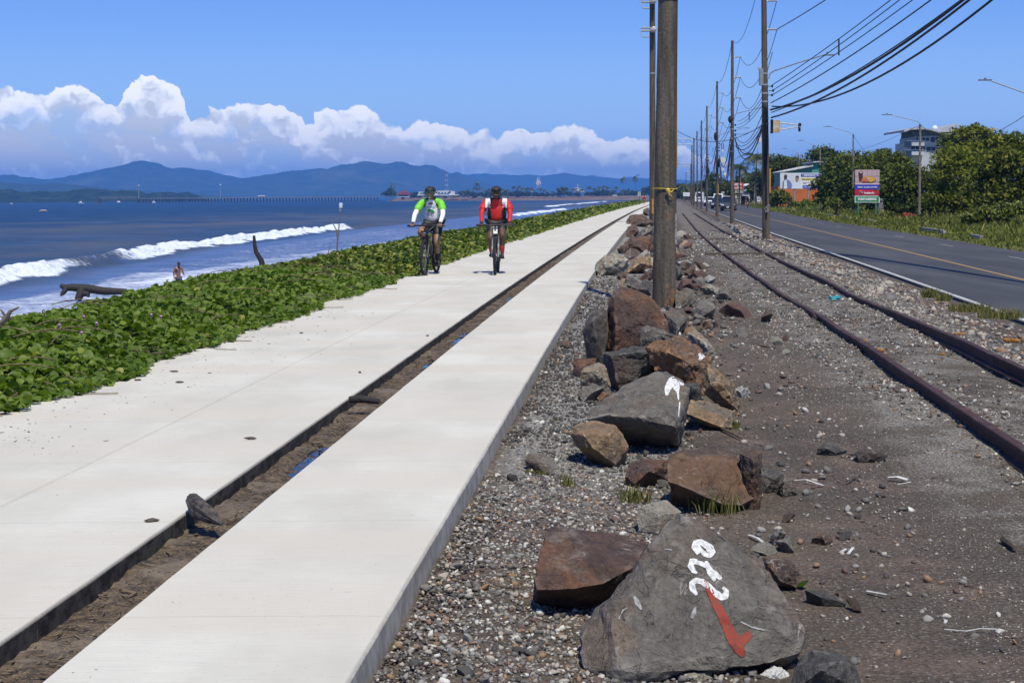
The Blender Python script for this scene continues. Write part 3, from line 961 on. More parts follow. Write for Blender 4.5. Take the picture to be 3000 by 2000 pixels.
 # ballast between and beside the rails
 X, Y = sample_band(lambda y: RAIL1(y) - np.interp(y, [8, 13, 20], [.15, .45, .8]), lambda y: RAIL2(y) + .9, 8.5, 75, lambda y: np.interp(y, [8.5, 14, 25, 40, 75], [620, 420, 150, 60, 18]))
 t = fbm(X, Y, .8, 3, 21)
 k = nrng.random(len(X)) < np.clip(.62 + 1.1 * t, .08, 1)
 X, Y = X[k], Y[k]
 sz = np.exp(nrng.normal(math.log(.0125), .40, len(X))) * np.interp(Y, [8, 25, 70], [1, 1.4, 2.6])
 Z = gz(X, Y) + fbm(X, Y, .55, 4, 3) * .03 + fbm(X, Y, 3.2, 3, 5) * .018 + sz * .2
 tint = nrng.random(len(X)) * .62
 o_ = nrng.random(len(X)); tint[o_ < .12] = .65 + .2 * nrng.random((o_ < .12).sum()); tint[o_ > .95] = .95
 scatter('ballast', np.stack([X, Y, Z], -1), sz, STONE_T, STONE_M, tint=tint)
 # rubble at the foot of the boulders and scattered over the dirt
 X, Y = sample_band(lambda y: Rx(y) + .95, lambda y: Rx(y) + 2.45, 4.9, 60, lambda y: np.interp(y, [4.9, 9, 20, 60], [90, 75, 50, 14]))
 sz = np.exp(nrng.normal(math.log(.012), .6, len(X))) * np.interp(Y, [5, 25, 60], [1, 1.5, 2.6])
 sz = np.minimum(sz, np.interp(Y, [5, 20], [.03, .08]))
 Z = gz(X, Y) + fbm(X, Y, .55, 4, 3) * .03 + fbm(X, Y, 3.2, 3, 5) * .018 + sz * .25
 scatter('rubble', np.stack([X, Y, Z], -1), sz, STONE_T, STONE_M, tint=nrng.random(len(X)) * .92)
 # shell grit on the bare dirt and the pale shoulder of the road
 X, Y = sample_band(lambda y: Rx(y) + 2.2, lambda y: RAIL1(y) + .2, 4.9, 30, lambda y: np.interp(y, [4.9, 10, 30], [900, 420, 60]))
 sz = np.exp(nrng.normal(math.log(.0038), .45, len(X))) * np.interp(Y, [5, 12, 30], [1, 1.5, 2.5])
 Z = gz(X, Y) + fbm(X, Y, .55, 4, 3) * .03 + fbm(X, Y, 3.2, 3, 5) * .018 + sz * .2
 tint = np.where(nrng.random(len(X)) < .45, .97, nrng.random(len(X)) * .9)
 scatter('shell_grit', np.stack([X, Y, Z], -1), sz, STONE_T, STONE_M, tint=tint)
 X, Y = sample_band(lambda y: WHITE(y) - 2.3, lambda y: WHITE(y) - .4, 14, 110, lambda y: np.interp(y, [14, 30, 60, 110], [90, 60, 20, 6]))
 sz = np.exp(nrng.normal(math.log(.022), .5, len(X))) * np.interp(Y, [14, 40, 110], [1, 1.6, 3])
 Z = gz(X, Y) + fbm(X, Y, .55, 4, 3) * .03 * (X < WHITE(Y) - .6) + sz * .2
 scatter('shoulder_gravel', np.stack([X, Y, Z], -1), sz, STONE_T, STONE_M, tint=.3 + nrng.random(len(X)) * .33)
# ------------------------------------------------------------------ boulders
KITS = {  # main, second, stain, light veins
 'grey': ((.098, .089, .076), (.160, .143, .120), (.135, .100, .070)),
 'dark': ((.045, .042, .038), (.092, .086, .078), (.09, .06, .045)),
 'brown': ((.052, .038, .029), (.100, .072, .052), (.160, .086, .045)),
 'maroon': ((.052, .034, .027), (.100, .060, .044), (.165, .078, .040)),
 'rust': ((.125, .066, .036), (.21, .112, .056), (.085, .078, .070)),
 'ochre': ((.170, .112, .058), (.26, .175, .098), (.12, .115, .105)),
 'tan': ((.21, .185, .145), (.31, .28, .22), (.22, .14, .08)),
 'pale': ((.24, .235, .215), (.36, .35, .32), (.2, .17, .13)),
}
def rock_material(kit):
 nm = 'rock_' + kit
 if nm in MATS: return MATS[nm]
 c1, c2, c3 = KITS[kit]
 m, nt = newmat(nm)
 r = nt.math('MULTIPLY', nt.objrand(), 40.0)
 cmb = nt.new('ShaderNodeCombineXYZ'); nt.set(cmb.inputs[0], r); nt.set(cmb.inputs[1], r)
 co = nt.vmath('ADD', nt.objco(), cmb.outputs[0])
 big = nt.noise(co, 2.6, 5, .62, .6); mid = nt.noise(co, 9, 6, .68); fin = nt.noise(co, 48, 5, .72)
 c = nt.mix(nt.sstep(mid, .3, .7), c1, c2)
 c = nt.mix(nt.sstep(big, .47, .60, 0, .72), c, c3)
 c = nt.mix(nt.sstep(nt.noise(co, 1.7, 4, .6, .9), .54, .64, 0, .6), c, nt.scale(c, 1.5))
 c = nt.mix(nt.sstep(fin, .36, .6, .45, 0), c, nt.scale(c, .45))
 c = nt.mix(nt.sstep(fin, .64, .74, 0, .55), c, (.42, .40, .36))
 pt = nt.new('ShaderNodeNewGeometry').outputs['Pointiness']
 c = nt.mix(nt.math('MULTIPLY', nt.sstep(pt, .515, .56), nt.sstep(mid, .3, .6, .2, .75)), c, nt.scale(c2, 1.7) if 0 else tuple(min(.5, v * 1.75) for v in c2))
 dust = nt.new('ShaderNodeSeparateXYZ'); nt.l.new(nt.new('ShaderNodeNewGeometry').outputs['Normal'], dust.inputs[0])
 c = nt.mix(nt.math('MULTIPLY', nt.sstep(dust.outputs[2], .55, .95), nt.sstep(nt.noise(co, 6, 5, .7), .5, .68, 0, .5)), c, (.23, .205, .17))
 vein = nt.math('ABSOLUTE', nt.math('SUBTRACT', nt.noise(co, 3.2, 3, .5, 1.4), .5))
 c = nt.mix(nt.math('MULTIPLY', nt.sstep(vein, .008, .002, 0, .6), nt.sstep(nt.noise(co, 5, 2, .5), .56, .66)), c, (.40, .37, .33))
 crack = nt.math('ABSOLUTE', nt.math('SUBTRACT', nt.noise(co, 4.1, 4, .6, .8), .47))
 c = nt.mix(nt.math('MULTIPLY', nt.sstep(crack, .010, .003, 0, .6), nt.sstep(nt.noise(co, 3, 2, .5), .48, .6)), c, (.02, .018, .016))
 nt.set(nt.b.inputs['Base Color'], c)
 nt.set(nt.b.inputs['Roughness'], .78); nt.set(nt.b.inputs['Specular IOR Level'], .35)
 h = nt.math('ADD', nt.math('MULTIPLY', mid, 1.2), nt.math('MULTIPLY', fin, .5))
 h = nt.math('ADD', h, nt.math('MULTIPLY', nt.sstep(crack, .0, .014), .15))
 nt.set(nt.b.inputs['Normal'], nt.bump(h, .95, .030))
 MATS[nm] = m
 return m
build_stones()
def fa(p): return (1500 + p[0] / 2.24, 1300 + p[1] / 2.24)
def fb(p): return (1550 + p[0] / 3.0157, 780 + p[1] / 3.0157)
def fh(p): return (1700 + p[0] / 4.611, 560 + p[1] / 4.611)
def fd(p): return (2250 + p[0] / 2.24, 1300 + p[1] / 2.24)
ROCKS = {}
def boulder(label, kit, fr, outline, inner=(), Y=None, T=None, seed=1, jag=1.0, zg=-.15, name='boulder', sink=None, group='boulders heaped along the path'):
 """outline: silhouette corners as seen from the path; a third value sets how far behind the front foot a corner lies"""
 r = random.Random(seed * 7 + 3)
 pts = [(*fr(p), p[2] if len(p) > 2 else None) for p in outline]
 ys = [p[1] for p in pts]; xs = [p[0] for p in pts]
 ylo, yhi = max(ys), min(ys)
 if sink is None: sink = Y is not None
 ip = max(pts, key=lambda p: p[1])
 d0 = Y if Y is not None else float(G(ip[0], ip[1], zg)[1])
 W = (max(xs) - min(xs)) * d0 / FPX; Hh = (ylo - yhi) * d0 / FPX
 if T is None: T = .75 * min(W, max(Hh * 1.4, W * .6))
 cx, cy = sum(xs) / len(xs), sum(ys) / len(ys)
 V = []
 for px, py, dd in pts:
  hf = (ylo - py) / max(1, ylo - yhi)
  if dd is None:
   if hf < .3 and Y is None:
    dd = min(max(0, float(G(px, py, zg)[1]) - d0), T * .75)
   else:
    dd = T * (.12 + .38 * hf)
  V.append(P(px, py, d0 + dd))
  V.append(P(cx + (px - cx) * .72, cy + (py - cy) * .72 - (ylo - yhi) * .02, d0 + T * 1.05))
  if hf < .35:
   q = P(cx + (px - cx) * .9, py, d0 + max(dd, T * .15)); q[2] = min(q[2], zg + .0) if not sink else zg - .05
   if sink or Y is None:
    q2 = q.copy(); q2[2] = min(q2[2], zg) - .06
    q2[1] += T * .12
    V.append(q2)
 inn = [(*fr(p), p[2] if len(p) > 2 else 0.0) for p in inner]
 if not inn:
  for _ in range(3):
   a, b = r.sample(pts, 2); t = r.uniform(.35, .65)
   k = r.uniform(.25, .7)
   px = (a[0] * t + b[0] * (1 - t)) * k + cx * (1 - k); py = (a[1] * t + b[1] * (1 - t)) * k + cy * (1 - k)
   inn.append((px, py, r.uniform(-.04, .12) * T))
 for px, py, dd in inn:
  V.append(P(px, py, d0 + dd))
 base = np.array([P(cx, cy, d0 + T * .4)[0], d0 + T * .4, zg])
 bm = bmesh.new()
 for p in V: bm.verts.new(Vector(p - base))
 res = bmesh.ops.convex_hull(bm, input=bm.verts)
 bmesh.ops.delete(bm, geom=list({e for e in res['geom_interior'] if isinstance(e, bmesh.types.BMVert)} | {e for e in res['geom_unused'] if isinstance(e, bmesh.types.BMVert)}), context='VERTS')
 bmesh.ops.triangulate(bm, faces=bm.faces)
 size = max(W, Hh)
 px_size = size / d0 * FPX
 tgt = size / (34 if px_size > 160 else 22 if px_size > 60 else 11)
 for _ in range(5):
  es = [e for e in bm.edges if e.calc_length() > tgt * 1.5]
  if not es: break
  bmesh.ops.subdivide_edges(bm, edges=es, cuts=1, use_grid_fill=True)
  bmesh.ops.triangulate(bm, faces=[f for f in bm.faces if len(f.verts) > 3])
 bm.normal_update()
 off = Vector((seed * 3.7, seed * 1.3, seed * 5.1))
 k = 1.0 / size
 mv = {}
 for v in bm.verts:
  p = v.co * k
  q = p * 3.1 + off
  c = mnoise.voronoi(q * 1.1)[0]
  ridge_ = min(1, (c[1] - c[0]) * 2.5)
  n1 = mnoise.fractal(p * 5.5 + off, 1.0, 2.1, 4)
  n0 = mnoise.noise(p * 2.2 + off)
  step = math.floor((mnoise.noise(p * 3.4 - off) + .35 * mnoise.noise(p * 8 + off) + .2) * 6) / 6.0
  d = size * jag * (.026 * n0 + .030 * n1 - .026 * (1 - ridge_) ** 2 + .034 * step + .012 * mnoise.fractal(p * 19 + off, 1.0, 2.1, 3))
  mv[v] = v.normal * d
 for v, d in mv.items(): v.co += d
 me = bpy.data.meshes.new(name)
 bmesh.ops.recalc_face_normals(bm, faces=bm.faces)
 bm.to_mesh(me); bm.free()
 smooth_mesh(me, R_(24))
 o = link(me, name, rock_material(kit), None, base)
 tag(o, label, 'boulder' if name == 'boulder' else 'stone', group)
 ROCKS[label] = (o, d0)
 return o
def build_boulders():
 B = boulder
 # nearest group
 main = B('big grey boulder with white painted figures and a red tick, nearest the camera', 'grey', fa,
 [(430, 1262, .24), (436, 1370, .18), (505, 1490, .10), (700, 1545, .0), (1000, 1500, .02), (1400, 1495, .03), (1700, 1440, .07), (1890, 1362, .14), (1886, 1200, .22), (1800, 960, .33),
 (1640, 760, .42), (1300, 540, .50), (1200, 482, .52), (1108, 447, .52), (1055, 480, .52), (900, 640, .46), (780, 860, .40), (640, 1050, .34), (510, 1190, .28)],
 [(1060, 620, .40), (860, 900, .27), (640, 1200, .13), (720, 1480, -.02), (1200, 1000, .20), (1450, 1300, .07), (1700, 1120, .17)], T=.85, seed=1, jag=.8)
 B('dark red boulder left of the painted one, shaded underneath', 'maroon', fa,
 [(235, 550, .42), (160, 800, .12), (140, 872, .03), (150, 1060, .26), (255, 1120, .30), (550, 1152, .30), (720, 1010, .2), (900, 800, .3), (900, 640, .48), (560, 572, .48), (330, 540, .45)],
 [(165, 955, 0), (400, 950, -.03), (600, 915, 0), (790, 810, .10)], T=.7, seed=2, jag=.5)
 B('flat tan slab propped behind the painted boulder', 'tan', fa, [(820, 412), (1020, 362), (1115, 445), (960, 585), (830, 572)], T=.3, seed=3, jag=.5)
 B('large squarish brown boulder with grass tufts at its foot', 'brown', fa,
 [(1020, 62, .3), (1100, 48, .4), (1380, 10, .45), (1480, 22, .45), (1622, 230, .25), (1645, 332, .15), (1590, 402, .16), (1480, 450, .26), (1200, 410, .26), (1040, 350, .24)],
 [(1022, 245, .02), (1150, 292, -.02), (1400, 402, .0), (1500, 402, .04), (1450, 120, .2)], T=.75, seed=4, jag=.55)
 B('low maroon boulder just left of the large brown one', 'maroon', fa, [(740, 212), (770, 130), (900, 95), (1030, 100), (1030, 235), (800, 268)], T=.4, seed=5)
 B('brown boulder tucked behind the right shoulder of the large brown one', 'brown', fa, [(1490, 60), (1560, 30), (1640, 50), (1640, 180), (1610, 215), (1540, 200)], Y=8.4, T=.3, seed=6)
 B('small dark-sided grey stone right of the large brown boulder', 'dark', fa, [(1610, 190), (1680, 170), (1780, 190), (1785, 245), (1700, 322), (1640, 325)], T=.18, seed=7, name='stone')
 B('small grey-brown stone at the right end by a white scrap of litter', 'grey', fa, [(1740, 280), (1790, 200), (1850, 230), (1882, 330), (1780, 345)], T=.18, seed=8, name='stone')
 B('brown block half hidden behind the right edge of the painted boulder', 'brown', fa, [(1640, 740), (1790, 735), (1880, 820), (1870, 942), (1750, 905), (1680, 830)],
 [(1760, 900, -.03), (1880, 815, 0)], T=.35, seed=9)
 B('dark boulder cut off by the lower edge of the picture', 'dark', fd, [(130, 1640), (190, 1440), (290, 1350), (400, 1375), (500, 1382), (580, 1480), (640, 1640)],
 [(350, 1480, -.03), (480, 1420, .04)], Y=5.05, T=.4, seed=10, jag=.7)
 B('white-painted stone at the lower edge of the picture', 'white', fa, [(1630, 1512), (1700, 1455), (1770, 1460), (1832, 1532), (1822, 1620), (1640, 1620)], Y=5.45, T=.14, seed=11, name='stone')
 B('flat tan stone at the foot of the painted boulder', 'tan', fa, [(1080, 1492), (1180, 1475), (1310, 1490), (1312, 1600), (1080, 1600)], Y=5.42, T=.14, seed=12, name='stone')
 B('rounded grey stone with a moss tuft in the gravel by the path', 'grey', fa, [(80, 100), (110, 62), (200, 60), (280, 110), (303, 140), (290, 195), (210, 195), (110, 180)], T=.22, seed=13, name='stone', jag=.5)
 B('dark flat stone lying alone on the dirt, left of the pair', 'dark', fd, [(320, 30), (345, -5), (410, 0), (520, 40), (440, 57), (330, 52)], T=.14, seed=14, name='stone')
 B('dark flat stone lying alone on the dirt, right of the pair', 'dark', fd, [(570, 50), (640, 30), (720, 40), (790, 70), (745, 97), (590, 102)], T=.16, seed=15, name='stone')
 B('thin dark slab lying flat right of the painted boulder', 'dark', fd, [(240, 955), (350, 960), (512, 1045), (400, 1040), (265, 1022)], T=.10, seed=16, name='stone', jag=.3)
 B('small grey angular stone beside a white scrap above the painted boulder', 'grey', fa, [(1690, 605), (1740, 550), (1800, 590), (1720, 655)], T=.12, seed=17, name='stone')
 B('small grey wedge stone right of the angular one above the painted boulder', 'grey', fa, [(1728, 640), (1830, 600), (1852, 705), (1800, 690)], T=.12, seed=18, name='stone')
 B('reddish flat stone half sunk in the dirt right of the rubble', 'brown', fd, [(285, 620), (320, 575), (400, 580), (425, 630), (380, 655), (300, 645)], T=.14, seed=19, name='stone')
 # middle heap
 B('grey boulder splashed with white paint on its top edge', 'grey', fb,
 [(512, 1345, .10), (560, 1250, .25), (820, 1110, .55), (905, 1035, .6), (920, 1000, .62), (1150, 925, .72), (1210, 930, .72), (1320, 990, .6), (1370, 1010, .6), (1420, 1072, .5), (1410, 1200, .4),
 (1372, 1420, .22), (1330, 1600, .42), (1180, 1630, .46), (870, 1600, .50), (760, 1440, .42)],
 [(540, 1350, .02), (700, 1312, -.03), (960, 1312, .0), (1090, 1345, .0), (1150, 1325, .0), (1280, 1412, -.02), (1310, 1440, .0)], T=1.0, seed=20, jag=.6)
 B('ochre boulder under the overhang of the paint-splashed grey one', 'ochre', fb, [(358, 1480), (400, 1410), (470, 1375), (560, 1360), (760, 1400), (835, 1480), (880, 1600), (860, 1700), (760, 1745), (600, 1700), (420, 1600)],
 [(470, 1480, .03), (720, 1480, 0), (560, 1600, -.02)], T=.42, seed=21, jag=.55)
 B('orange-brown block right of the paint-splashed grey boulder', 'ochre', fb, [(1388, 1245, .1), (1430, 1180, .2), (1530, 1182, .25), (1680, 1230, .25), (1800, 1280, .2), (1795, 1420, .08), (1700, 1432, .08), (1500, 1320, .1)],
 [(1395, 1300, .0), (1700, 1420, -.02)], T=.5, seed=22)
 B('black-faced block in the middle of the heap, left of the orange boulder', 'dark', fb, [(642, 800), (680, 768, .2), (900, 708, .35), (1045, 708, .4), (1125, 900, .25), (1132, 925), (1000, 1000), (800, 1105), (760, 1085), (722, 930), (655, 850)],
 [(720, 790, .0), (1040, 750, .0), (1090, 890, .02)], T=.7, seed=23)
 B('large orange and brown boulder on top of the heap', 'rust', fb, [(1030, 715), (1080, 680), (1200, 640), (1300, 618), (1440, 650), (1540, 790), (1605, 830), (1615, 900), (1565, 1110), (1540, 1145), (1400, 1060), (1250, 970), (1130, 925)],
 [(1220, 760, .05), (1420, 850, .0), (1500, 900, .06)], Y=13.2, T=.7, seed=24, jag=1.2)
 B('orange-edged slab leaning at the right end of the heap', 'ochre', fb, [(1560, 835), (1620, 880), (1700, 960), (1800, 1040), (1872, 1180), (1842, 1272), (1700, 1255), (1550, 1110)],
 [(1600, 1040, .02), (1700, 1010, .0)], T=.45, seed=25)
 B('tall red-brown slab standing in front of the thick pole', 'maroon', fb, [(745, 192, .3), (830, 180, .4), (905, 190, .45), (980, 230), (1080, 280), (1160, 370), (1222, 480), (1245, 590), (1235, 640), (1000, 760), (850, 790), (740, 800), (648, 790, .25), (655, 560, .3), (690, 430, .32), (720, 290, .3)],
 [(735, 300, .02), (770, 540, -.05), (760, 740, .0), (1000, 500, .05)], Y=15.4, T=.7, seed=26, jag=.7)
 B('dark grey rounded slab leaning on the left of the tall red-brown one', 'dark', fb, [(468, 565), (520, 490), (560, 400), (650, 358), (690, 400), (700, 600), (660, 795), (600, 772), (520, 650)],
 [(560, 480, .02), (590, 640, .0)], Y=15.3, T=.5, seed=27, jag=.6)
 B('small tan block with a shaded front at the left foot of the heap', 'tan', fb, [(458, 930, .15), (480, 900, .2), (620, 840, .3), (662, 860, .3), (712, 1000, .2), (722, 1052, .1), (650, 1050, .1), (600, 1035, .08), (500, 1048, .06), (460, 1000, .06)],
 [(470, 935, .0), (600, 920, .0), (640, 970, .0)], Y=13.2, T=.4, seed=28)
 B('maroon block behind the small tan one at the left of the heap', 'maroon', fb, [(388, 850), (420, 810), (600, 808), (575, 890), (480, 1000), (395, 992)], T=.4, seed=29)
 B('low grey stone half buried in the gravel left of the heap', 'grey', fb, [(425, 1115), (560, 1030), (655, 1070), (610, 1172), (480, 1195)], T=.3, seed=30, name='stone')
 B('small rusty red stone at the foot of the heap', 'rust', fb, [(605, 1165), (640, 1108), (725, 1128), (745, 1130), (700, 1165), (620, 1192)], T=.16, seed=31, name='stone')
 B('lone brown stone in the white gravel beside the path edge', 'brown', fb, [(268, 712), (300, 660), (350, 653), (402, 715), (380, 752), (290, 747)], T=.2, seed=32, name='stone')
 B('grey boulder at the right foot of the thick pole, partly behind it', 'grey', fb, [(1175, 392), (1310, 393), (1392, 460), (1392, 560), (1300, 612), (1240, 592)], T=.6, seed=33)
 B('small grey-green stone lodged on the heap below the tall red-brown slab', 'grey', fb, [(975, 690), (988, 540), (1040, 523), (1200, 570), (1252, 602), (1040, 665)], Y=14.2, T=.35, seed=34)
 B('mottled grey rock against the right side of the thick pole', 'grey', fb, [(1290, 250), (1390, 188), (1452, 210), (1472, 292), (1400, 372), (1295, 375)], T=.7, seed=35)
 B('pointed maroon rock right of the thick pole above the mottled grey one', 'maroon', fb, [(1308, 182), (1360, 108), (1432, 120), (1465, 205), (1340, 212)], T=.5, seed=36)
 B('dark wedge stone behind the pointed maroon rock', 'dark', fb, [(1418, 120), (1450, 88), (1535, 150), (1500, 185), (1440, 152)], T=.4, seed=37, name='stone')
 B('broad tan flat stone right of the thick pole', 'tan', fb, [(1508, 185), (1580, 158), (1692, 190), (1660, 245), (1575, 243)], T=.5, seed=38, name='stone')
 B('grey stone with an orange cap at the edge of the dirt', 'grey', fb, [(1645, 250), (1690, 185), (1752, 190), (1795, 285), (1690, 270)], T=.35, seed=39, name='stone')
 B('blue-grey boulder left of the thick pole', 'dark', fb, [(835, 160), (858, 74), (985, 140), (965, 205), (900, 195), (848, 185)], T=.6, seed=40)
 B('dark pyramid rock touching the left side of the thick pole', 'dark', fb, [(945, 205), (1040, 98), (1085, 160), (1088, 255), (1020, 245)], T=.6, seed=41)
 B('tan and grey slab sloping down the right side of the heap', 'tan', fb, [(1398, 585), (1480, 568), (1562, 640), (1645, 742), (1592, 765), (1500, 705)], Y=14.2, T=.4, seed=42)
 B('small pale stone right of the orange-edged slab', 'pale', fb, [(1818, 1085), (1860, 1068), (1925, 1070), (1962, 1122), (1880, 1145)], T=.2, seed=43, name='stone')
 B('black stone wedged between the orange boulder and the paint-splashed one', 'dark', fb, [(1365, 1035), (1500, 1028), (1525, 1125), (1430, 1140)], Y=11.9, T=.35, seed=44, name='stone')
 # far heap beside the path
 B('farthest big brown boulder, at the foot of the thin pole', 'brown', fh, [(622, 400), (640, 370), (690, 330), (840, 298), (970, 420), (992, 445), (800, 472), (660, 482)], T=1.4, seed=50)
 B('dark-fronted brown rock under the farthest big boulder', 'brown', fh, [(605, 630), (640, 480), (740, 453), (802, 540), (765, 605), (660, 630)], [(700, 510, 0), (780, 545, .1)], T=1.0, seed=51)
 B('rough pale grey rock right of the dark-fronted brown one', 'grey', fh, [(758, 600), (840, 510), (920, 463), (990, 480), (995, 605), (800, 640)], T=1.0, seed=52, jag=1.5)
 B('long maroon boulder below the rough pale grey rock', 'maroon', fh, [(588, 692), (650, 648), (800, 608), (985, 598), (995, 835), (890, 845), (760, 765), (620, 765)], T=1.2, seed=53)
 B('brown stone at the left end of the long maroon boulder', 'brown', fh, [(498, 782), (540, 740), (640, 698), (655, 765), (590, 855), (520, 835)], T=.7, seed=54)
 B('grey wedge stone standing below the long maroon boulder', 'grey', fh, [(585, 862), (680, 758), (752, 880), (740, 912), (650, 925)], T=.6, seed=55)
 B('big weathered light-brown boulder closest to the path edge', 'tan', fh, [(182, 1100), (230, 950), (320, 868), (450, 838), (560, 878), (685, 942), (560, 1065), (450, 1115), (250, 1165)],
 [(340, 960, .0), (480, 930, .05), (430, 1040, .0)], T=1.0, seed=56, jag=1.3)
 B('sandy boulder between the weathered light-brown one and the thick pole', 'ochre', fh, [(538, 1085), (640, 970), (760, 888), (960, 878), (975, 1005), (800, 1065), (640, 1105)], T=.9, seed=57)
 B('maroon slab behind the dark pyramid rock', 'maroon', fh, [(795, 1195), (880, 1098), (985, 1045), (990, 1185), (900, 1205)], T=.7, seed=58)
 B('small brown stone under the sandy boulder', 'brown', fh, [(498, 1125), (560, 1078), (632, 1130), (560, 1205), (508, 1195)], T=.4, seed=59, name='stone')
 B('small pale stone against the path edge below the weathered boulder', 'pale', fh, [(158, 1205), (200, 1158), (272, 1190), (284, 1232), (178, 1235)], T=.4, seed=60, name='stone')
 B('mossy dark rock peeping out on the right of the thick pole', 'dark', fh, [(1290, 1010), (1362, 1020), (1394, 1130), (1300, 1205)], T=.6, seed=61)
 B('pale crumbled rock right of the thick pole, top of that pile', 'pale', fh, [(1310, 965), (1450, 928), (1504, 980), (1400, 1045), (1330, 1012)], T=.7, seed=62, jag=1.5)
 B('grey-brown rock in the pile right of the thick pole, left of the crumbled tan one', 'brown', fh, [(1398, 1085), (1540, 998), (1565, 1080), (1480, 1135)], T=.6, seed=63)
 B('crumbled tan rock at the right of the pile beside the thick pole', 'tan', fh, [(1538, 1102), (1560, 1008), (1645, 1090), (1560, 1145)], T=.5, seed=64)
 B('pale rounded stone at the right end of the pile beside the thick pole', 'pale', fh, [(1678, 1172), (1740, 1128), (1835, 1170), (1800, 1225), (1720, 1235)], T=.5, seed=65, name='stone')
 B('grey ridge stone far along the heap, just left of the thin pole foot', 'dark', fh, [(845, 285), (858, 240), (925, 218), (940, 335), (870, 315)], T=.9, seed=66, name='stone')
 return main
KITS['white'] = ((.52, .52, .50), (.70, .70, .68), (.45, .44, .42))
PAINTED = build_boulders()
# ------------------------------------------------------------------ paint marks on the boulders
def paint_strokes(rock, name, strokes, mt, d0):
 """each stroke: list of (px,py,width px); laid on the rock's own surface"""
 me = rock.data
 bvh = BVHTree.FromPolygons([v.co + rock.location for v in me.vertices], [p.vertices[:] for p in me.polygons])
 o0 = Vector((0, 0, CAM_H))
 mb = MB()
 for st in strokes:
  pts = []
  for (a, b) in zip(st[:-1], st[1:]):
   n = max(2, int(math.hypot(b[0] - a[0], b[1] - a[1]) / 5))
   for k in range(n):
    t = k / n
    pts.append([a[i] + (b[i] - a[i]) * t for i in range(3)])
  pts.append(list(st[-1]))
  L = []; Rr = []
  for i, p in enumerate(pts):
   q0 = pts[max(0, i - 1)]; q1 = pts[min(len(pts) - 1, i + 1)]
   dx, dy = q1[0] - q0[0], q1[1] - q0[1]; n = math.hypot(dx, dy) or 1
   w = p[2] * .58 * (1 + .22 * mnoise.noise((p[0] * .09, p[1] * .09, 3)))
   row = []
   for k in (-1, -.33, .33, 1):
    x, y = p[0] - dy / n * w * k, p[1] + dx / n * w * k
    d = Vector(P(x, y, d0)) - o0; d.normalize()
    h = bvh.ray_cast(o0, d)
    if h[0] is None: row = None; break
    row.append(h[0] + h[1] * .0022 - d * .001)
   if row: L.append(row)
  vs = [p for r_ in L for p in r_]
  mb.add(vs, [(4 * i + k, 4 * i + k + 1, 4 * i + k + 5, 4 * i + k + 4) for i in range(len(L) - 1) for k in range(3)])
 return mb.obj(name, mt, rock)
def q1(*pts): return [(1500 + a / 2.24, 1300 + b / 2.24, w / 2.24) for a, b, w in pts]
def q2(*pts): return [(1550 + a / 3.0157, 780 + b / 3.0157, w / 3.0157) for a, b, w in pts]
wp = mat('white_paint', (.70, .70, .69), .95, .05, 60, col2=(.40, .39, .37), spec=.1)
rp = mat('red_paint', (.27, .045, .030), .95, .2, 45, col2=(.17, .06, .045), spec=.1)
_d = ROCKS['big grey boulder with white painted figures and a red tick, nearest the camera'][1]
paint_strokes(PAINTED, 'white_numeral', [
 q1((1225, 720, 24), (1198, 680, 36), (1205, 648, 32), (1240, 645, 34), (1290, 675, 42), (1312, 710, 40), (1298, 735, 30), (1265, 725, 28), (1235, 690, 18), (1222, 665, 14))], wp, _d)
paint_strokes(PAINTED, 'white_numeral', [
 q1((1215, 770, 20), (1180, 768, 34), (1172, 800, 36), (1192, 835, 24), (1212, 848, 12)),
 q1((1195, 775, 24), (1240, 785, 28), (1280, 800, 30)), q1((1272, 770, 16), (1290, 815, 34), (1312, 860, 36), (1330, 898, 14)), q1((1290, 825, 24), (1335, 855, 34), (1372, 888, 20))], wp, _d)
paint_strokes(PAINTED, 'white_numeral', [
 q1((1212, 990, 14), (1188, 955, 36), (1180, 915, 34), (1210, 895, 32), (1250, 905, 34), (1290, 935, 34), (1330, 975, 36), (1370, 1005, 36), (1402, 1000, 38), (1405, 965, 30), (1382, 940, 14))], wp, _d)
paint_strokes(PAINTED, 'red_tick', [
 q1((1265, 895, 10), (1290, 950, 34), (1330, 1040, 40), (1390, 1150, 56), (1440, 1260, 66), (1490, 1340, 62), (1515, 1395, 18)), q1((1480, 1330, 50), (1530, 1270, 56), (1568, 1240, 40))], rp, _d)
wpp = mat('thin_white_paint', (.33, .325, .31), .9, .25, 40)
for _s in ([q1((800, 1000, 14), (825, 1045, 30), (850, 1085, 12)), q1((1205, 1070, 8), (1195, 1110, 26), (1180, 1145, 14)),
 q1((1500, 1165, 8), (1570, 1200, 10), (1660, 1222, 8)), q1((700, 1150, 5), (730, 1090, 9), (760, 1075, 5)), q1((1000, 690, 5), (1050, 695, 8))]):
 paint_strokes(PAINTED, 'white_scuff', [_s], wpp, _d)
_r, _d2 = ROCKS['grey boulder splashed with white paint on its top edge']
paint_strokes(_r, 'white_splash', [q2((1215, 1140, 20), (1225, 1080, 50), (1260, 1020, 66), (1310, 1000, 66), (1350, 1015, 50), (1340, 1050, 40)), q2((1290, 1040, 60), (1305, 1080, 44), (1315, 1120, 16), (1320, 1180, 8)), q2((1330, 1200, 10), (1320, 1330, 7))], wp, _d2)
_r, _d3 = ROCKS['large orange and brown boulder on top of the heap']
paint_strokes(_r, 'white_splash', [q2((1500, 770, 20), (1530, 800, 44), (1500, 825, 12))], wp, _d3)
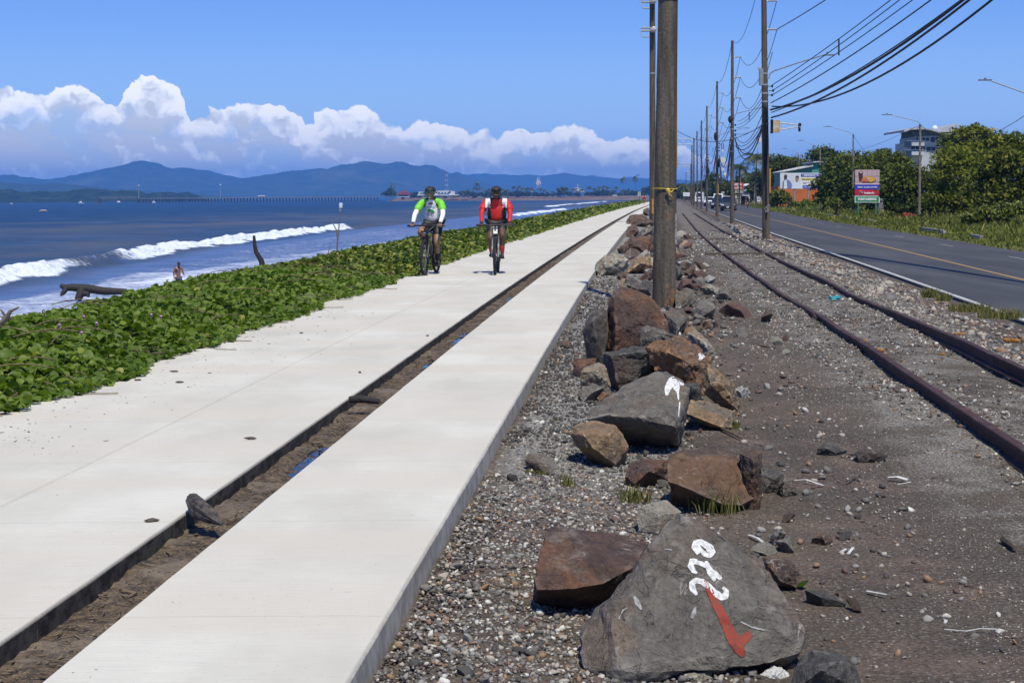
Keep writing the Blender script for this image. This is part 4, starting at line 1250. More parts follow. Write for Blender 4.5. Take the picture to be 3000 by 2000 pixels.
# ------------------------------------------------------------------ railway
def build_rails():
 rm, nt = newmat('rusty_rail')
 co = nt.pos()
 f = nt.noise(co, 14, 5, .65)
 c = nt.mix(nt.sstep(f, .3, .7), (.030, .016, .014), (.075, .036, .028))
 c = nt.mix(nt.sstep(nt.noise(co, 3, 3, .5), .52, .68, 0, .5), c, (.105, .075, .065))
 nt.set(nt.b.inputs['Base Color'], c); nt.set(nt.b.inputs['Roughness'], .75); nt.set(nt.b.inputs['Specular IOR Level'], .3)
 nt.set(nt.b.inputs['Normal'], nt.bump(f, .4, .006))
 root = thing('railway_track', 'old rusty narrow railway track half buried in gravel and dirt', 'railway track', (4.2, 20, -.15))
 prof = [(-.060, 0), (-.060, .012), (-.012, .028), (-.010, .088), (-.034, .098), (-.036, .128), (-.030, .135), (.030, .135), (.036, .128), (.034, .098), (.010, .088), (.012, .028), (.060, .012), (.060, 0)]
 def rail(fn, y0, y1, ztop, dx=0.0):
  ys = np.concatenate([np.arange(y0, min(y1, 60), .4), np.arange(max(y0, 60), y1, 3.0), [y1]])
  vs = []; n = len(prof)
  for y in ys:
   x = float(fn(y)) + dx; s = float(fn(y + .3) - fn(y - .3)) / .6
   nx, ny = 1 / math.hypot(1, s), -s / math.hypot(1, s)
   z = ztop(y) - .135 + .006 * math.sin(y * .9)
   for a, b in prof: vs.append((x + nx * a, y + ny * a, z + b))
  fs = []
  for i in range(len(ys) - 1):
   for k in range(n):
    fs.append((i * n + k, i * n + (k + 1) % n, (i + 1) * n + (k + 1) % n, (i + 1) * n + k))
  fs += [tuple(range(n)), tuple(reversed(range((len(ys) - 1) * n, len(ys) * n)))]
  MB().add(vs, fs).obj('rail', rm, root, smooth=30)
 zt = lambda y: float(np.interp(y, [4, 10, 14, 21, 24, 30, 45, 130], [-.02, -.05, -.07, -.095, -.11, -.09, -.09, -.08]))
 rail(RAIL1, 4.5, 21.85, zt)
 rail(RAIL1, 21.95, 150, lambda y: zt(y) - .015, -.015)
 zt2 = lambda y: float(np.interp(y, [4, 12, 17, 20, 23, 30, 45, 130], [-.04, -.06, -.05, -.09, -.11, -.08, -.09, -.08]))
 rail(RAIL2, 4.5, 23.1, zt2)
 rail(RAIL2, 23.2, 150, lambda y: zt2(y) - .02, .02)
 sm_ = mat('old_sleeper_wood', (.13, .10, .075), .95, .35, 9, .6, 60, stretch=(1, 6, 6))
 for y, z in ((45.4, -.12), (62, -.15)):
  a, b = float(RAIL1(y)), float(RAIL2(y))
  MB().box(((a + b) / 2, y, z - .04), (2.3, .16, .12), rz=.03 * math.sin(y)).obj('sleeper', sm_, root)
 fp = MB().box((float(RAIL1(21.9)) - .05, 21.9, -.17), (.03, .55, .08), rz=-.1).obj('joint_plate', rm, root)
build_rails()
# ------------------------------------------------------------------ poles
def pole_material():
 m, nt = newmat('weathered_pole')
 co = nt.objco()
 st = nt.noise(nt.scale(co, (9, 9, .7)), 1, 5, .65)
 pit = nt.noise(co, 26, 4, .7)
 big = nt.noise(nt.scale(co, (2, 2, .5)), 1, 4, .6)
 sx = nt.new('ShaderNodeSeparateXYZ'); nt.l.new(co, sx.inputs[0])
 c = nt.mix(nt.sstep(st, .3, .7), (.060, .050, .038), (.150, .126, .096))
 c = nt.mix(nt.sstep(pit, .35, .55, .5, 0), c, (.035, .032, .028))
 c = nt.mix(nt.sstep(pit, .62, .74, 0, .6), c, (.26, .23, .19))
 rust = nt.math('MULTIPLY', nt.sstep(nt.noise(nt.scale(co, (5, 5, 2.4)), 1, 6, .75), .52, .64), nt.sstep(sx.outputs[2], 1.9, .6))
 rust = nt.math('MULTIPLY', rust, nt.sstep(sx.outputs[0], -.06, .08))
 c = nt.mix(rust, c, (.30, .15, .055))
 nt.set(nt.b.inputs['Base Color'], c); nt.set(nt.b.inputs['Roughness'], .9); nt.set(nt.b.inputs['Specular IOR Level'], .2)
 nt.set(nt.b.inputs['Normal'], nt.bump(nt.math('ADD', pit, nt.math('MULTIPLY', st, 1.6)), .9, .016))
 return m
POLE_M = pole_material()
STEEL = mat('galvanised_steel', (.34, .35, .36), .55, .15, 20, 0, metal=.3)
DARKM = mat('black_cable', (.012, .012, .013), .6, .1, 10)
PORC = mat('insulator_porcelain', (.42, .40, .37), .4, .12, 20)
YEL = mat('yellow_guard', (.46, .24, .06), .6, .15, 12)
def insulator(mb, a, d, L, r=.055, n=4):
 """ribbed post insulator from a along unit vector d"""
 a = Vector(a); d = Vector(d)
 pts = []; rr = []
 for k in range(n * 2 + 1):
  pts.append(a + d * (L * k / (n * 2))); rr.append(r if k % 2 else r * .55)
 mb.tube(pts, rr, 8)
def utility_pole(label, base_px, top_px, Y, r0, r1, arms, arm_dir=1, zg=None, name='utility_pole', group='utility poles beside the road', clamps=()):
 b = P(*base_px, Y); t = P(*top_px, Y)
 zg = float(gz(b[0], b[1])) if zg is None else zg
 b[2] = zg - .05
 root = thing(name, label, 'utility pole', (b[0], b[1], zg), group)
 ax = t - b; H = np.linalg.norm(ax)
 pts = [b + ax * k / 10 for k in range(11)]
 MB().tube(pts, [r0 + (r1 - r0) * k / 10 for k in range(11)], 20 if r0 > .16 else 12).obj('shaft', POLE_M, root, smooth=40)
 MB().tube([t, t + np.array([0, 0, .03])], [r1 * 1.15, r1 * 1.1], 12).obj('pole_cap', STEEL, root)
 tips = []
 for da in arms:
  p = t - ax / H * da
  ins = MB()
  s = Vector((arm_dir, -.05, 0)).normalized()
  st = Vector(p) + s * (r1 * .9)
  ins.tube([st, st + s * .10], .03, 6)
  insulator(ins, st + s * .08, s, .38)
  tip = st + s * .47
  ins.tube([tip - Vector((0, .07, .02)), tip + Vector((0, .07, -.02))], .03, 6)
  ins.obj('insulator', PORC, root, smooth=40)
  tips.append(np.array(tip))
 for zc in clamps:
  p = b + ax * zc
  r = r0 + (r1 - r0) * zc
  MB().tube([p, p + ax / H * .07], [r + .014, r + .014], 12).obj('band_clamp', STEEL, root, smooth=40)
 return root, b, t, tips
def build_poles():
 # thick near pole
 root, b, t, _ = utility_pole('thick dark pole in the foreground rising out of the boulders, yellow tape tied round it', (1945, 908), (1957, 0), 24.1, .182, .148, (), zg=-.15, group='poles of the boulder row')
 # continue above the picture
 ax = (t - b)
 MB().tube([t, t + ax * .9], [.148, .112], 20).obj('upper_shaft', POLE_M, root, smooth=40)
 tape = mat('yellow_tape', (.62, .44, .05), .5, .1, 30)
 p = P(1947.5, 553, 24.1)
 mb = MB()
 ring = [p + np.array([.183 * math.cos(a), .183 * math.sin(a), .006 * math.sin(2 * a)]) for a in np.linspace(0, 2 * math.pi, 25)]
 mb.tube(ring, .011, 6, flat=.5)
 k = P(1957, 557, 23.88)
 mb.ell(k, (.03, .02, .03), 8, 6)
 mb.tube([k, k + np.array([.05, -.02, -.03]), k + np.array([.10, -.01, .02])], [.012, .01, .004], 5)
 mb.tube([k, k + np.array([.02, -.02, -.06]), k + np.array([.06, -.01, -.10])], [.012, .01, .004], 5)
 mb.obj('yellow_tape', tape, root, smooth=40)
 def strip(name, px0, px1, y0, y1, Y, m, rough=0):
  mb = MB(); n = 14
  L = []
  for i in range(n + 1):
   py = y0 + (y1 - y0) * i / n
   w = rough * mnoise.noise((py * .06, 1, 2))
   L.append((P(px0 + w * 4, py, Y), P(px1, py, Y + .05)))
  vs = []; fs = []
  for a, c in L: vs += [a, c, a + np.array([0, .03, 0]), c + np.array([0, .03, 0])]
  for i in range(n):
   q = i * 4
   fs += [(q, q + 4, q + 5, q + 1), (q + 1, q + 5, q + 7, q + 3), (q + 2, q + 3, q + 7, q + 6), (q, q + 2, q + 6, q + 4)]
  fs += [(0, 1, 3, 2), (n * 4, n * 4 + 2, n * 4 + 3, n * 4 + 1)]
  mb.add(vs, fs).obj(name, m, root)
 strip('yellow_guard_strip', 1977, 1984.5, 266, 489, 24.02, YEL)
 strip('plaster_patch', 1971, 1982.5, 626, 716, 23.98, mat('grey_plaster', (.30, .30, .29), .9, .3, 30, .5, 60), 1.0)
 # thin pole behind
 root, b, t, _ = utility_pole('thin tall pole standing just behind and left of the thick pole', (1912, 660), (1911, -60), 90, .19, .15, (), zg=-.15, group='poles of the boulder row', clamps=(.62, .9))
 for zz in (88, 4):
  q = P(1912, zz, 90 - .16)
  mb = MB(); insulator(mb, q + np.array([-.12, .1, .12]), (-1, 0, 0), .52, .07, 5); insulator(mb, q + np.array([-.12, .1, -.04]), (-1, 0, 0), .52, .07, 5)
  insulator(mb, q + np.array([-.12, .1, -.38]), (-1, 0, 0), .42, .05, 5)
  mb.tube([q + np.array([-.64, .1, .12]), q + np.array([-.72, .1, -.02]), q + np.array([-.62, .1, -.34]), q + np.array([-.5, .1, -.38])], .022, 6)
  mb.obj('insulator_cluster', PORC, root, smooth=40)
  mb = MB(); insulator(mb, q, (.06, -1, -.05), .55, .17, 5)
  mb.obj('insulator_string', PORC, root, smooth=40)
 ta = MB()
 o = P(1906, 985, 90) * 0 + P(1912, 604, 89.82)
 ta.box(o, (.11, .06, .85)).obj('yellow_mark', YEL, root)
 thin = (b, t)
 # row beside the road
 spec = [('nearest full pole of the roadside row, with cables, box and signal arm', (2245, 695), (2237, -112), 71.1, .178, .11, (1.72, 2.98)),
   ('second pole of the roadside row, three insulator arms on its right', (2145, 654), (2145.5, 120), 110.1, .15, .09, (1.1, 2.5, 3.9)),
   ('third pole of the roadside row, beside the dark pickup', (2101, 633), (2101, 239), 152.6, .15, .09, (1.1, 2.5, 3.9)),
   ('fourth pole of the roadside row, by the white pickup', (2071, 619), (2071, 311), 199.4, .15, .09, (1.1, 2.5, 3.9)),
   ('fifth pole of the roadside row from the camera', (2055, 612), (2055, 354), 235.4, .15, .10, (1.1, 2.5, 3.9)),
   ('sixth pole of the roadside row from the camera', (2043, 607), (2042, 385), 270.3, .15, .10, (1.1, 2.5, 3.9)),
   ('seventh pole of the roadside row, holding the first truss gantry', (2033, 602), (2033, 405), 305, .15, .10, (1.1, 2.5, 3.9)),
   ('farthest pole that can be told apart in the roadside row', (2027, 599), (2027, 426), 345, .17, .12, (1.1, 2.5))]
 rows = []
 for lb, bp, tp, Y, r0, r1, arms in spec:
  cl = (.42, .44, .47, .50, .53, .56, .60) if Y < 80 else ((.40, .47, .52, .56) if Y < 120 else (.5,))
  rows.append(utility_pole(lb, bp, tp, Y, r0, r1, arms, clamps=cl))
 # fittings of the nearest one
 A = rows[0][0]
 Ya = 71.1
 MB().box(P(2230, 226, Ya), (.17, .24, .74)).obj('transformer_case', mat('grey_case', (.22, .24, .26), .5, .1, 10), A)
 mb = MB(); mb.tube([P(2222, 205, Ya), P(2221, 196, Ya)], .03, 6); mb.tube([P(2226, 208, Ya), P(2224, 199, Ya)], .025, 6); mb.obj('bushing', PORC, A)
 arm = MB(); arm.tube([P(2252, 232, Ya), P(2256, 216, Ya), P(2268, 208, Ya - .1), P(2340, 184, Ya - .8), P(2416, 161, Ya - 1.5)], .028, 8); arm.obj('lamp_arm', STEEL, A, smooth=40)
 h = MB(); h.box(P(2430, 161.5, Ya - 1.6), (.46, .2, .05), rz=0); h.box(P(2424, 155, Ya - 1.6), (.07, .07, .08)); h.obj('lamp_head', mat('lamp_grey', (.16, .17, .18), .5), A)
 cb = mat('rusted_cream_box', (.52, .47, .36), .7, .1, 3, col2=(.40, .20, .08))
 MB().box(P(2274, 370.5, Ya - .2), (.30, .22, .54)).obj('signal_box', cb, A)
 MB().box(P(2261, 371, Ya - .12), (.10, .12, .62)).obj('box_bracket', DARKM, A)
 ar = MB(); pa, pb = P(2284, 360, Ya - .2), P(2340, 366.5, Ya - .2); pc, pd = P(2284, 381, Ya - .2), P(2340, 372, Ya - .2)
 ar.tube([pa, pb], .026, 6); ar.tube([pc, pd], .026, 6); ar.tube([P(2291, 362, Ya - .2), P(2291, 379, Ya - .2)], .022, 6)
 ar.obj('signal_arm', mat('cream_paint', (.55, .50, .40), .6, .15, 8), A)
 hd = MB(); hd.tube([P(2343, 365, Ya - .38), P(2343, 367, Ya - .08)], .075, 10); hd.tube([P(2342, 375, Ya - .3), P(2342, 384, Ya - .2)], .055, 10); hd.obj('signal_head', DARKM, A, smooth=40)
 MB().box(P(2256, 530, Ya - .14), (.065, .03, 1.10)).obj('yellow_guard_strip', YEL, A)
 MB().box(P(2104.5, 555, 152.45), (.06, .03, .95)).obj('yellow_guard_strip', YEL, rows[2][0])
 bun = MB()
 for k in range(7):
  x = 2233 + k * 2.6
  bun.tube([P(x, 300 + k * 3, Ya - .19), P(x - 1 + 1.5 * math.sin(k), 400, Ya - .2), P(2242 + k * .8, 520, Ya - .185), P(2243 + k * .5, 640, Ya - .19)], .016, 5)
 bun.obj('cable_bundle', DARKM, A)
 for k, (x0, y0) in enumerate(((2262, 253), (2265, 266), (2262, 279))):
  mb = MB(); q = P(x0, y0, Ya - .1); mb.ell(q, (.05, .05, .065), 8, 6); mb.tube([q - np.array([.2, 0, 0]), q], .018, 5); mb.obj('spool_insulator', DARKM, A, smooth=50)
 # graffiti scrawl near the foot of the nearest roadside pole
 gm = mat('pale_scrawl', (.42, .41, .38), .8, .2, 30)
 mb = MB()
 sc_ = [[(2240, 612), (2246, 604), (2253, 608), (2251, 616), (2243, 617), (2240, 612)], [(2244, 606), (2252, 618)], [(2241, 622), (2247, 619), (2252, 624)], [(2250, 600), (2256, 602)]]
 for st in sc_:
  mb.tube([P(x, y, 70.9) - np.array([0, .005, 0]) for x, y in st], .012, 4)
 mb.obj('scrawl', gm, A)
 # small cable reel cases on the next poles
 for (i, x, y, Y) in ((1, 2139.5, 350, 110), (2, 2096, 400, 152.5), (3, 2075, 500, 199.2), (2, 2105, 478, 152.4)):
  MB().ell(P(x, y, Y - .15), (.16, .14, .42 if i > 1 else .25), 10, 8).obj('splice_case', DARKM, rows[i][0], smooth=50)
 for i, Y in ((1, 110), (2, 152.5), (3, 199.2), (4, 235)):
  r = rows[i]
  b_, t_ = r[1], r[2]
  for f in (.49, .515, .545):
   q = b_ + (t_ - b_) * f + np.array([.20, -.12, 0])
   mb = MB(); mb.ell(q, (.06, .06, .08), 6, 5); mb.tube([q - np.array([.2, -.1, 0]), q], .02, 5); mb.obj('spool_insulator', DARKM, r[0])
 # lamp arms of poles two and three
 for i, (px0, py0), (px1, py1), (hx, hy), Y in ((1, (2150, 337), (2236, 314), (2240, 313), 110), (2, (2105, 398), (2180, 375), (2188, 375.5), 152.5)):
  MB().tube([P(px0, py0, Y), P(px0 + 8, py0 - 4, Y), P(px1, py1, Y - 2)], .026, 6).obj('lamp_arm', STEEL, rows[i][0])
  if i == 2:
   MB().box(P(hx, hy, Y - 2), (.5, .2, .06)).obj('lamp_head', MATS['lamp_grey'], rows[i][0])
 return rows, thin
ROW, THIN = build_poles()
# ------------------------------------------------------------------ wires
def wire(a, b, sag, r, label, n=22, m=None, group='overhead wires'):
 a = np.array(a, float); b = np.array(b, float)
 pts = []
 for k in range(n + 1):
  t = k / n
  p = a + (b - a) * t
  p[2] -= 4 * sag * t * (1 - t)
  pts.append(p)
 o = MB().tube(pts, r, 5).obj('overhead_wire', m or DARKM, base=a, smooth=60)
 tag(o, label, 'wire', group)
 return o
def wire_out(a, ex, ey, sag, r, label, xe=13.0, ye=20.0, n=34):
 """from pole A on towards a pole behind the camera's right, passing the picture's edge at (ex, ey)"""
 a = np.array(a, float)
 ex_ = lambda t: a[0] + (xe - a[0]) * t
 ey_ = lambda t: a[1] + (ye - a[1]) * t
 lo, hi = 0.0, 1.0
 for _ in range(40):
  t = (lo + hi) / 2
  # pixel column at this plan position
  q = P(ex, ey, ey_(t))
  if q[0] > ex_(t): lo = t
  else: hi = t
 z = P(ex, ey, ey_(t))[2]
 b = (z - a[2] - 4 * sag * t * (t - 1)) / t
 pts = [np.array([ex_(u), ey_(u), a[2] + b * u + 4 * sag * u * (u - 1)]) for u in np.linspace(0, 1, n)]
 o = MB().tube(pts, r, 6).obj('overhead_wire', DARKM, base=a, smooth=60)
 tag(o, label, 'wire', 'overhead wires')
 return o
def build_wires():
 A, B, C, D, E, F_, G_, H_ = ROW
 Ya = 71.0
 seq = ['first', 'second', 'third', 'fourth', 'fifth', 'sixth', 'seventh', 'eighth']
 # conductors pole to pole
 wire(B[2], A[2], 1.3, .014, 'top wire between the first and second roadside poles')
 wire(B[3][0], A[3][0], 1.5, .016, 'upper arm wire between the first and second roadside poles')
 wire(B[3][1], A[3][1], 1.5, .016, 'middle arm wire between the first and second roadside poles')
 wire(B[3][2], A[3][1] - np.array([.2, 0, 1.0]), 1.5, .016, 'lowest arm wire between the first and second roadside poles')
 rows = [B, C, D, E, F_, G_]
 for i in range(5):
  a, b = rows[i + 1], rows[i]
  nm = 'between the %s and %s roadside poles' % (seq[i + 1], seq[i + 2])
  wire(a[2], b[2], 1.0, .018, 'top wire ' + nm)
  for k, w in zip(range(3), ('upper', 'middle', 'lowest')):
   wire(a[3][k], b[3][k], 1.2, .018, w + ' arm wire ' + nm)
 # out of the picture to the upper right
 wire_out(A[3][1], 2419, 0, .5, .020, 'wire from the ribbed insulator of the first roadside pole up to the top edge', xe=12.6)
 for (sx, sy), (ex, ey), nm in (((2262, 250), (2610, 0), 'upper'), ((2266, 264), (2636, 0), 'middle'), ((2262, 279), (2674, 0), 'lower')):
  wire_out(P(sx, sy, Ya), ex, ey, .45, .017, nm + ' one of three parallel thin wires going up right from the first roadside pole')
 wire_out(P(2258, 302, Ya), 2728, 0, .7, .022, 'single thicker wire below the three thin ones on the right')
 wire_out(P(2260, 330, Ya), 2728 + 88, 0, 1.1, .020, 'thin wire above the heavy cables rising to the upper right')
 wire_out(P(2258, 322, Ya), 2822, 0, 1.5, .042, 'thickest heavy cable sagging from the first roadside pole to the upper right')
 wire_out(P(2260, 345, Ya), 2840, 0, 1.45, .036, 'heavy cable under the thickest one, rising to the upper right')
 wire_out(P(2262, 312, Ya), 2906, 0, 2.3, .034, 'lowest heavy cable, dipping deepest right of the first roadside pole')
 # spacer bars hanging on the wires
 for x, y0, y1, Y, lb in ((2457.5, 114, 163, 54, 'black spacer bar on the three thin wires at the upper right'), (2195, 329, 353, 92, 'black spacer bar on the wires between the first two roadside poles'),
       (2089, 432, 444, 175, 'tiny spacer bar on the wires beyond the third roadside pole')):
  a, b = P(x, y0, Y), P(x, y1, Y)
  o = MB().tube([a, b], .028, 6).obj('spacer_bar', DARKM, base=a); tag(o, lb, 'spacer bar', 'spacer bars on the wires')
 # lower lines between the first two poles
 for (sx, sy), (ex, ey), s, r, nm in (((2250, 256), (2159, 356), .35, .016, 'upper thin service wire left of the first roadside pole'), ((2250, 268), (2160, 365), .35, .016, 'middle thin service wire left of the first roadside pole'),
   ((2250, 282), (2158, 375), .35, .016, 'lower thin service wire left of the first roadside pole'), ((2238, 322), (2152, 392), 1.0, .018, 'slack wire curving under the service wires'),
   ((2238, 362), (2150, 390), .25, .014, 'faint nearly straight wire between the first two roadside poles'), ((2240, 345), (2153, 403), 1.35, .028, 'upper one of the sagging cables between the first two roadside poles'),
   ((2240, 352), (2153, 408), 1.55, .030, 'deepest sagging cable between the first two roadside poles'), ((2240, 358), (2153, 426), .7, .026, 'lower straight cable between the first two roadside poles'),
   ((2240, 348), (2155, 420), .6, .018, 'thin cable between the sagging ones of the first two roadside poles')):
  wire(P(ex, ey, 110), P(sx, sy, Ya), s, r, nm)
 for (sx, sy), (ex, ey), s, r, nm in (((2140, 356), (2104, 416), .3, .02, 'upper service wire between the second and third roadside poles'), ((2140, 372), (2104, 428), .3, .02, 'lower service wire between the second and third roadside poles'),
   ((2140, 404), (2108, 455), 1.5, .034, 'upper slack cable between the second and third roadside poles'), ((2140, 425), (2108, 462), 2.6, .036, 'deep hanging cable loop between the second and third roadside poles'),
   ((2140, 440), (2108, 478), 3.0, .034, 'lowest hanging cable loop between the second and third roadside poles')):
  wire(P(ex, ey, 152.6), P(sx, sy, 110), s, r, nm)
 for (sx, sy), (ex, ey), s, r, nm in (((2097, 430), (2074, 468), 1.0, .036, 'upper slack cable between the third and fourth roadside poles'), ((2097, 455), (2074, 478), 1.6, .04, 'middle slack cable between the third and fourth roadside poles'),
   ((2097, 462), (2074, 492), 2.4, .036, 'lowest hanging cable between the third and fourth roadside poles')):
  wire(P(ex, ey, 199.4), P(sx, sy, 152.6), s, r, nm)
 for (sx, sy), (ex, ey), s, r, nm in (((2067, 465), (2058, 488), 1.0, .04, 'upper slack cable between the fourth and fifth roadside poles'), ((2067, 488), (2058, 500), 1.3, .04, 'lower slack cable between the fourth and fifth roadside poles')):
  wire(P(ex, ey, 235), P(sx, sy, 199.4), s, r, nm)
 # cross wires
 wire(P(1917, 325, 90), P(2236, 366, Ya), 1.2, .014, 'long thin wire crossing from the thin pole over to the roadside row')
 wire(P(2156, 430, 110), P(2330, 470, 180), .5, .014, 'thin wire running right from the second roadside pole towards the palms')
 wire(P(1918, 40, 90), P(1928, 400, 320), 1.0, .014, 'wire along the boulder-side poles, between thin and thick pole')
build_wires()
# ------------------------------------------------------------------ street lamps on the far side of the road
def street_lamp(label, base, top, arm, head, Y, r=.085, white_foot=False):
 b = P(*base, Y); t = P(*top, Y)
 zg = float(gz(b[0], b[1]))
 b[2] = zg - .05
 root = thing('street_lamp', label, 'street lamp', (b[0], b[1], zg), 'street lamps along the verge')
 m = mat('lamp_post_concrete', (.23, .20, .165), .9, .3, 5, .4, 30, stretch=(3, 3, .5))
 MB().tube([b, b + (t - b) * .5, t], [r * 1.35, r * 1.15, r], 10).obj('post', m, root, smooth=40)
 a = [P(x, y, Y) for x, y in arm]
 MB().tube(a, .032, 6).obj('arm', STEEL, root, smooth=50)
 (x0, y0), (x1, y1) = head
 c = P((x0 + x1) / 2, (y0 + y1) / 2, Y); w = abs(P(x1, y1, Y)[0] - P(x0, y0, Y)[0])
 mb = MB(); mb.box(c, (w, .22, .06)); mb.box(c + np.array([0, 0, .06]), (.09, .09, .10))
 mb.obj('lamp_head', MATS['lamp_grey'], root)
 MB().tube([t, t + np.array([0, 0, .05])], [r * 1.3, r * 1.3], 10).obj('collar', STEEL, root)
 return root, t
def build_lamps():
 S = street_lamp
 l1 = S('street lamp whose arm reaches in from the right edge of the picture', (3062, 684), (3062, 292), [(3062, 290), (3050, 284), (3000, 272), (2905, 238)], ((2868, 234), (2905, 236)), 78, .09)
 l2 = S('tall street lamp in front of the big tree and the wave-roofed building', (2693, 641.6), (2696, 366), [(2696, 366), (2694, 360), (2686, 355), (2612, 337)], ((2585, 336), (2613, 336.5)), 124, .085)
 l3 = S('street lamp just left of the food billboard with the green town sign', (2499, 621), (2500, 395), [(2500, 395), (2498, 391), (2440, 374)], ((2413, 371), (2438, 372)), 172)
 l4 = S('street lamp rising behind the green warehouse roof', (2402, 611), (2403, 436), [(2403, 436), (2401, 433), (2354, 414)], ((2338, 411.5), (2355, 412)), 225)
 l5 = S('street lamp with a white foot band, before the white part of the billboard', (2340, 601), (2347, 453), [(2347, 453), (2345, 450), (2304, 437)], ((2290, 435.5), (2305, 436)), 285)
 l6 = S('street lamp in front of the man in the blue jacket on the long billboard', (2306, 601), (2309, 473), [(2309, 473), (2307, 470), (2274, 458)], ((2266, 455), (2276, 456)), 300)
 l7 = S('pale street lamp left of the blue and white roadside sign', (2209, 597), (2215, 478), [(2215, 478), (2212, 475), (2186, 466)], ((2178, 464), (2188, 465)), 325)
 l8 = S('slim lamp post above the orange seafood sign', (2168, 594), (2169.5, 478), [(2169.5, 478), (2166, 476), (2152, 472)], ((2144, 471), (2153, 472)), 380)
 MB().tube([P(2341, 589, 284.8), P(2341, 599, 284.8)], .14, 10).obj('white_foot_band', mat('white_band', (.6, .6, .58), .8), l5[0])
 MB().tube([P(2498.5, 585, 171.8), P(2499, 622, 171.8)], .135, 10).obj('dark_foot_band', mat('dark_band', (.03, .03, .035), .8), l3[0])
 wire(l2[1], l1[1], 1.6, .017, 'wire from the right edge dipping to the big tree')
 wire(l3[1], l2[1], 2.6, .016, 'sagging wire between the two tallest street lamps')
 wire(P(2440, 452, 260), l2[1], .6, .015, 'long wire from the tall street lamp down to the left trees')
build_lamps()
# ------------------------------------------------------------------ truss gantries over the track
def gantry(label, x0, x1, y0, y1, Y, yb):
 a, b = P(x0, y0, Y), P(x1, y0, Y); c, d = P(x0, y1, Y), P(x1, y1, Y)
 root = thing('gantry', label, 'gantry', (a[0], Y, -.3), 'truss gantries over the railway')
 mb = MB(); mb.tube([a, b], .07, 5); mb.tube([c, d], .07, 5); mb.obj('chord', STEEL, root)
 br = MB(); n = 6
 for k in range(n):
  p, q = a + (b - a) * k / n, a + (b - a) * (k + 1) / n
  u, v = c + (d - c) * k / n, c + (d - c) * (k + 1) / n
  br.tube([p, v] if k % 2 else [u, q], .045, 4)
 br.obj('bracing', STEEL, root)
 for x in (x0, x1):
  p = P(x, y0, Y)
  MB().tube([np.array([p[0], Y, -.4]), p], [.16, .12], 8).obj('post', POLE_M, root)
gantry('nearest truss gantry, its beam just right of the thick pole', 1938, 2033, 407, 423, 306, 600)
gantry('second truss gantry lower down behind the thick pole', 1950, 2024, 479, 488, 440, 600)
gantry('farthest small gantry with a slim post', 2010, 2025, 504, 510, 620, 600)
# ------------------------------------------------------------------ leaves
def leaf_material(name, stops, trans=.35, rough=.45, spec=.35):
 m, nt = newmat(name)
 t = nt.math('FRACT', nt.math('ADD', nt.attr('tint'), nt.objrand()))
 c = nt.ramp(t, stops)
 nt.set(nt.b.inputs['Base Color'], c); nt.set(nt.b.inputs['Roughness'], rough); nt.set(nt.b.inputs['Specular IOR Level'], spec)
 tr = nt.new('ShaderNodeBsdfTranslucent')
 nt.set(tr.inputs['Color'], nt.mix(1, c, (1.3, 1.5, .5, 1), 'MULTIPLY'))
 mx = nt.new('ShaderNodeMixShader'); mx.inputs[0].default_value = trans
 nt.l.new(nt.b.outputs[0], mx.inputs[1]); nt.l.new(tr.outputs[0], mx.inputs[2])
 nt.l.new(mx.outputs[0], nt.n['Material Output'].inputs['Surface'])
 return m
VINE_M = leaf_material('vine_leaf', [(0, (.028, .050, .007)), (.3, (.060, .104, .012)), (.6, (.108, .165, .020)), (.85, (.175, .235, .034)), (.97, (.28, .28, .06)), (1, (.22, .14, .06))], .32, .5, .25)
def leaf_template(fold=.28, curl=.15, n=5):
 """a rounded leaf folded along its midrib: n stations, length 1 along +x"""
 vs = []; fs = []
 for i in range(n + 1):
  t = i / n
  w = .46 * math.sin(math.pi * min(1, .06 + t * .97)) ** .6 if 0 < i < n else .06
  z = -curl * (t - .4) ** 2 * 2
  vs += [(t, -w, z + fold * w), (t, 0, z), (t, w, z + fold * w)]
 for i in range(n):
  a = i * 3
  fs += [(a, a + 3, a + 4, a + 1), (a + 1, a + 4, a + 5, a + 2)]
 return np.array(vs), np.array(fs)
LEAF_NEAR = [leaf_template(f, c, 4) for f, c in ((.25, .1), (.5, .25), (.12, -.1), (.7, .2), (.35, .4))]
LEAF_FAR = [leaf_template(f, c, 3) for f, c in ((.3, .1), (.6, .3), (.1, -.1))]
def vine_edge(Y):
 return -3.62 + .20 * fbm(Y, Y * 0, .9, 3, 31) + .14 * fbm(Y, Y * 0, 3.1, 2, 32)
def vine_outer(Y):
 return np.interp(Y, [0, 16, 24, 36, 52, 85, 160, 400], [-6.0, -6.05, -6.35, -6.4, -6.6, -6.4, -6.6, -7.2]) + .25 * fbm(Y, Y * 0, .5, 3, 33)
def vine_h(S, Y):
 a = vine_edge(Y); b = vine_outer(Y)
 t = np.clip((a - S) / np.maximum(.1, a - b), 0, 1)
 h = .05 + .21 * sm01(t / .45) * (1 - .35 * sm01((t - .8) / .2))
 return h * (1 + .38 * fbm(S * 1.0, Y, .8, 3, 34)) + .05 * fbm(S, Y, 2.4, 2, 35)
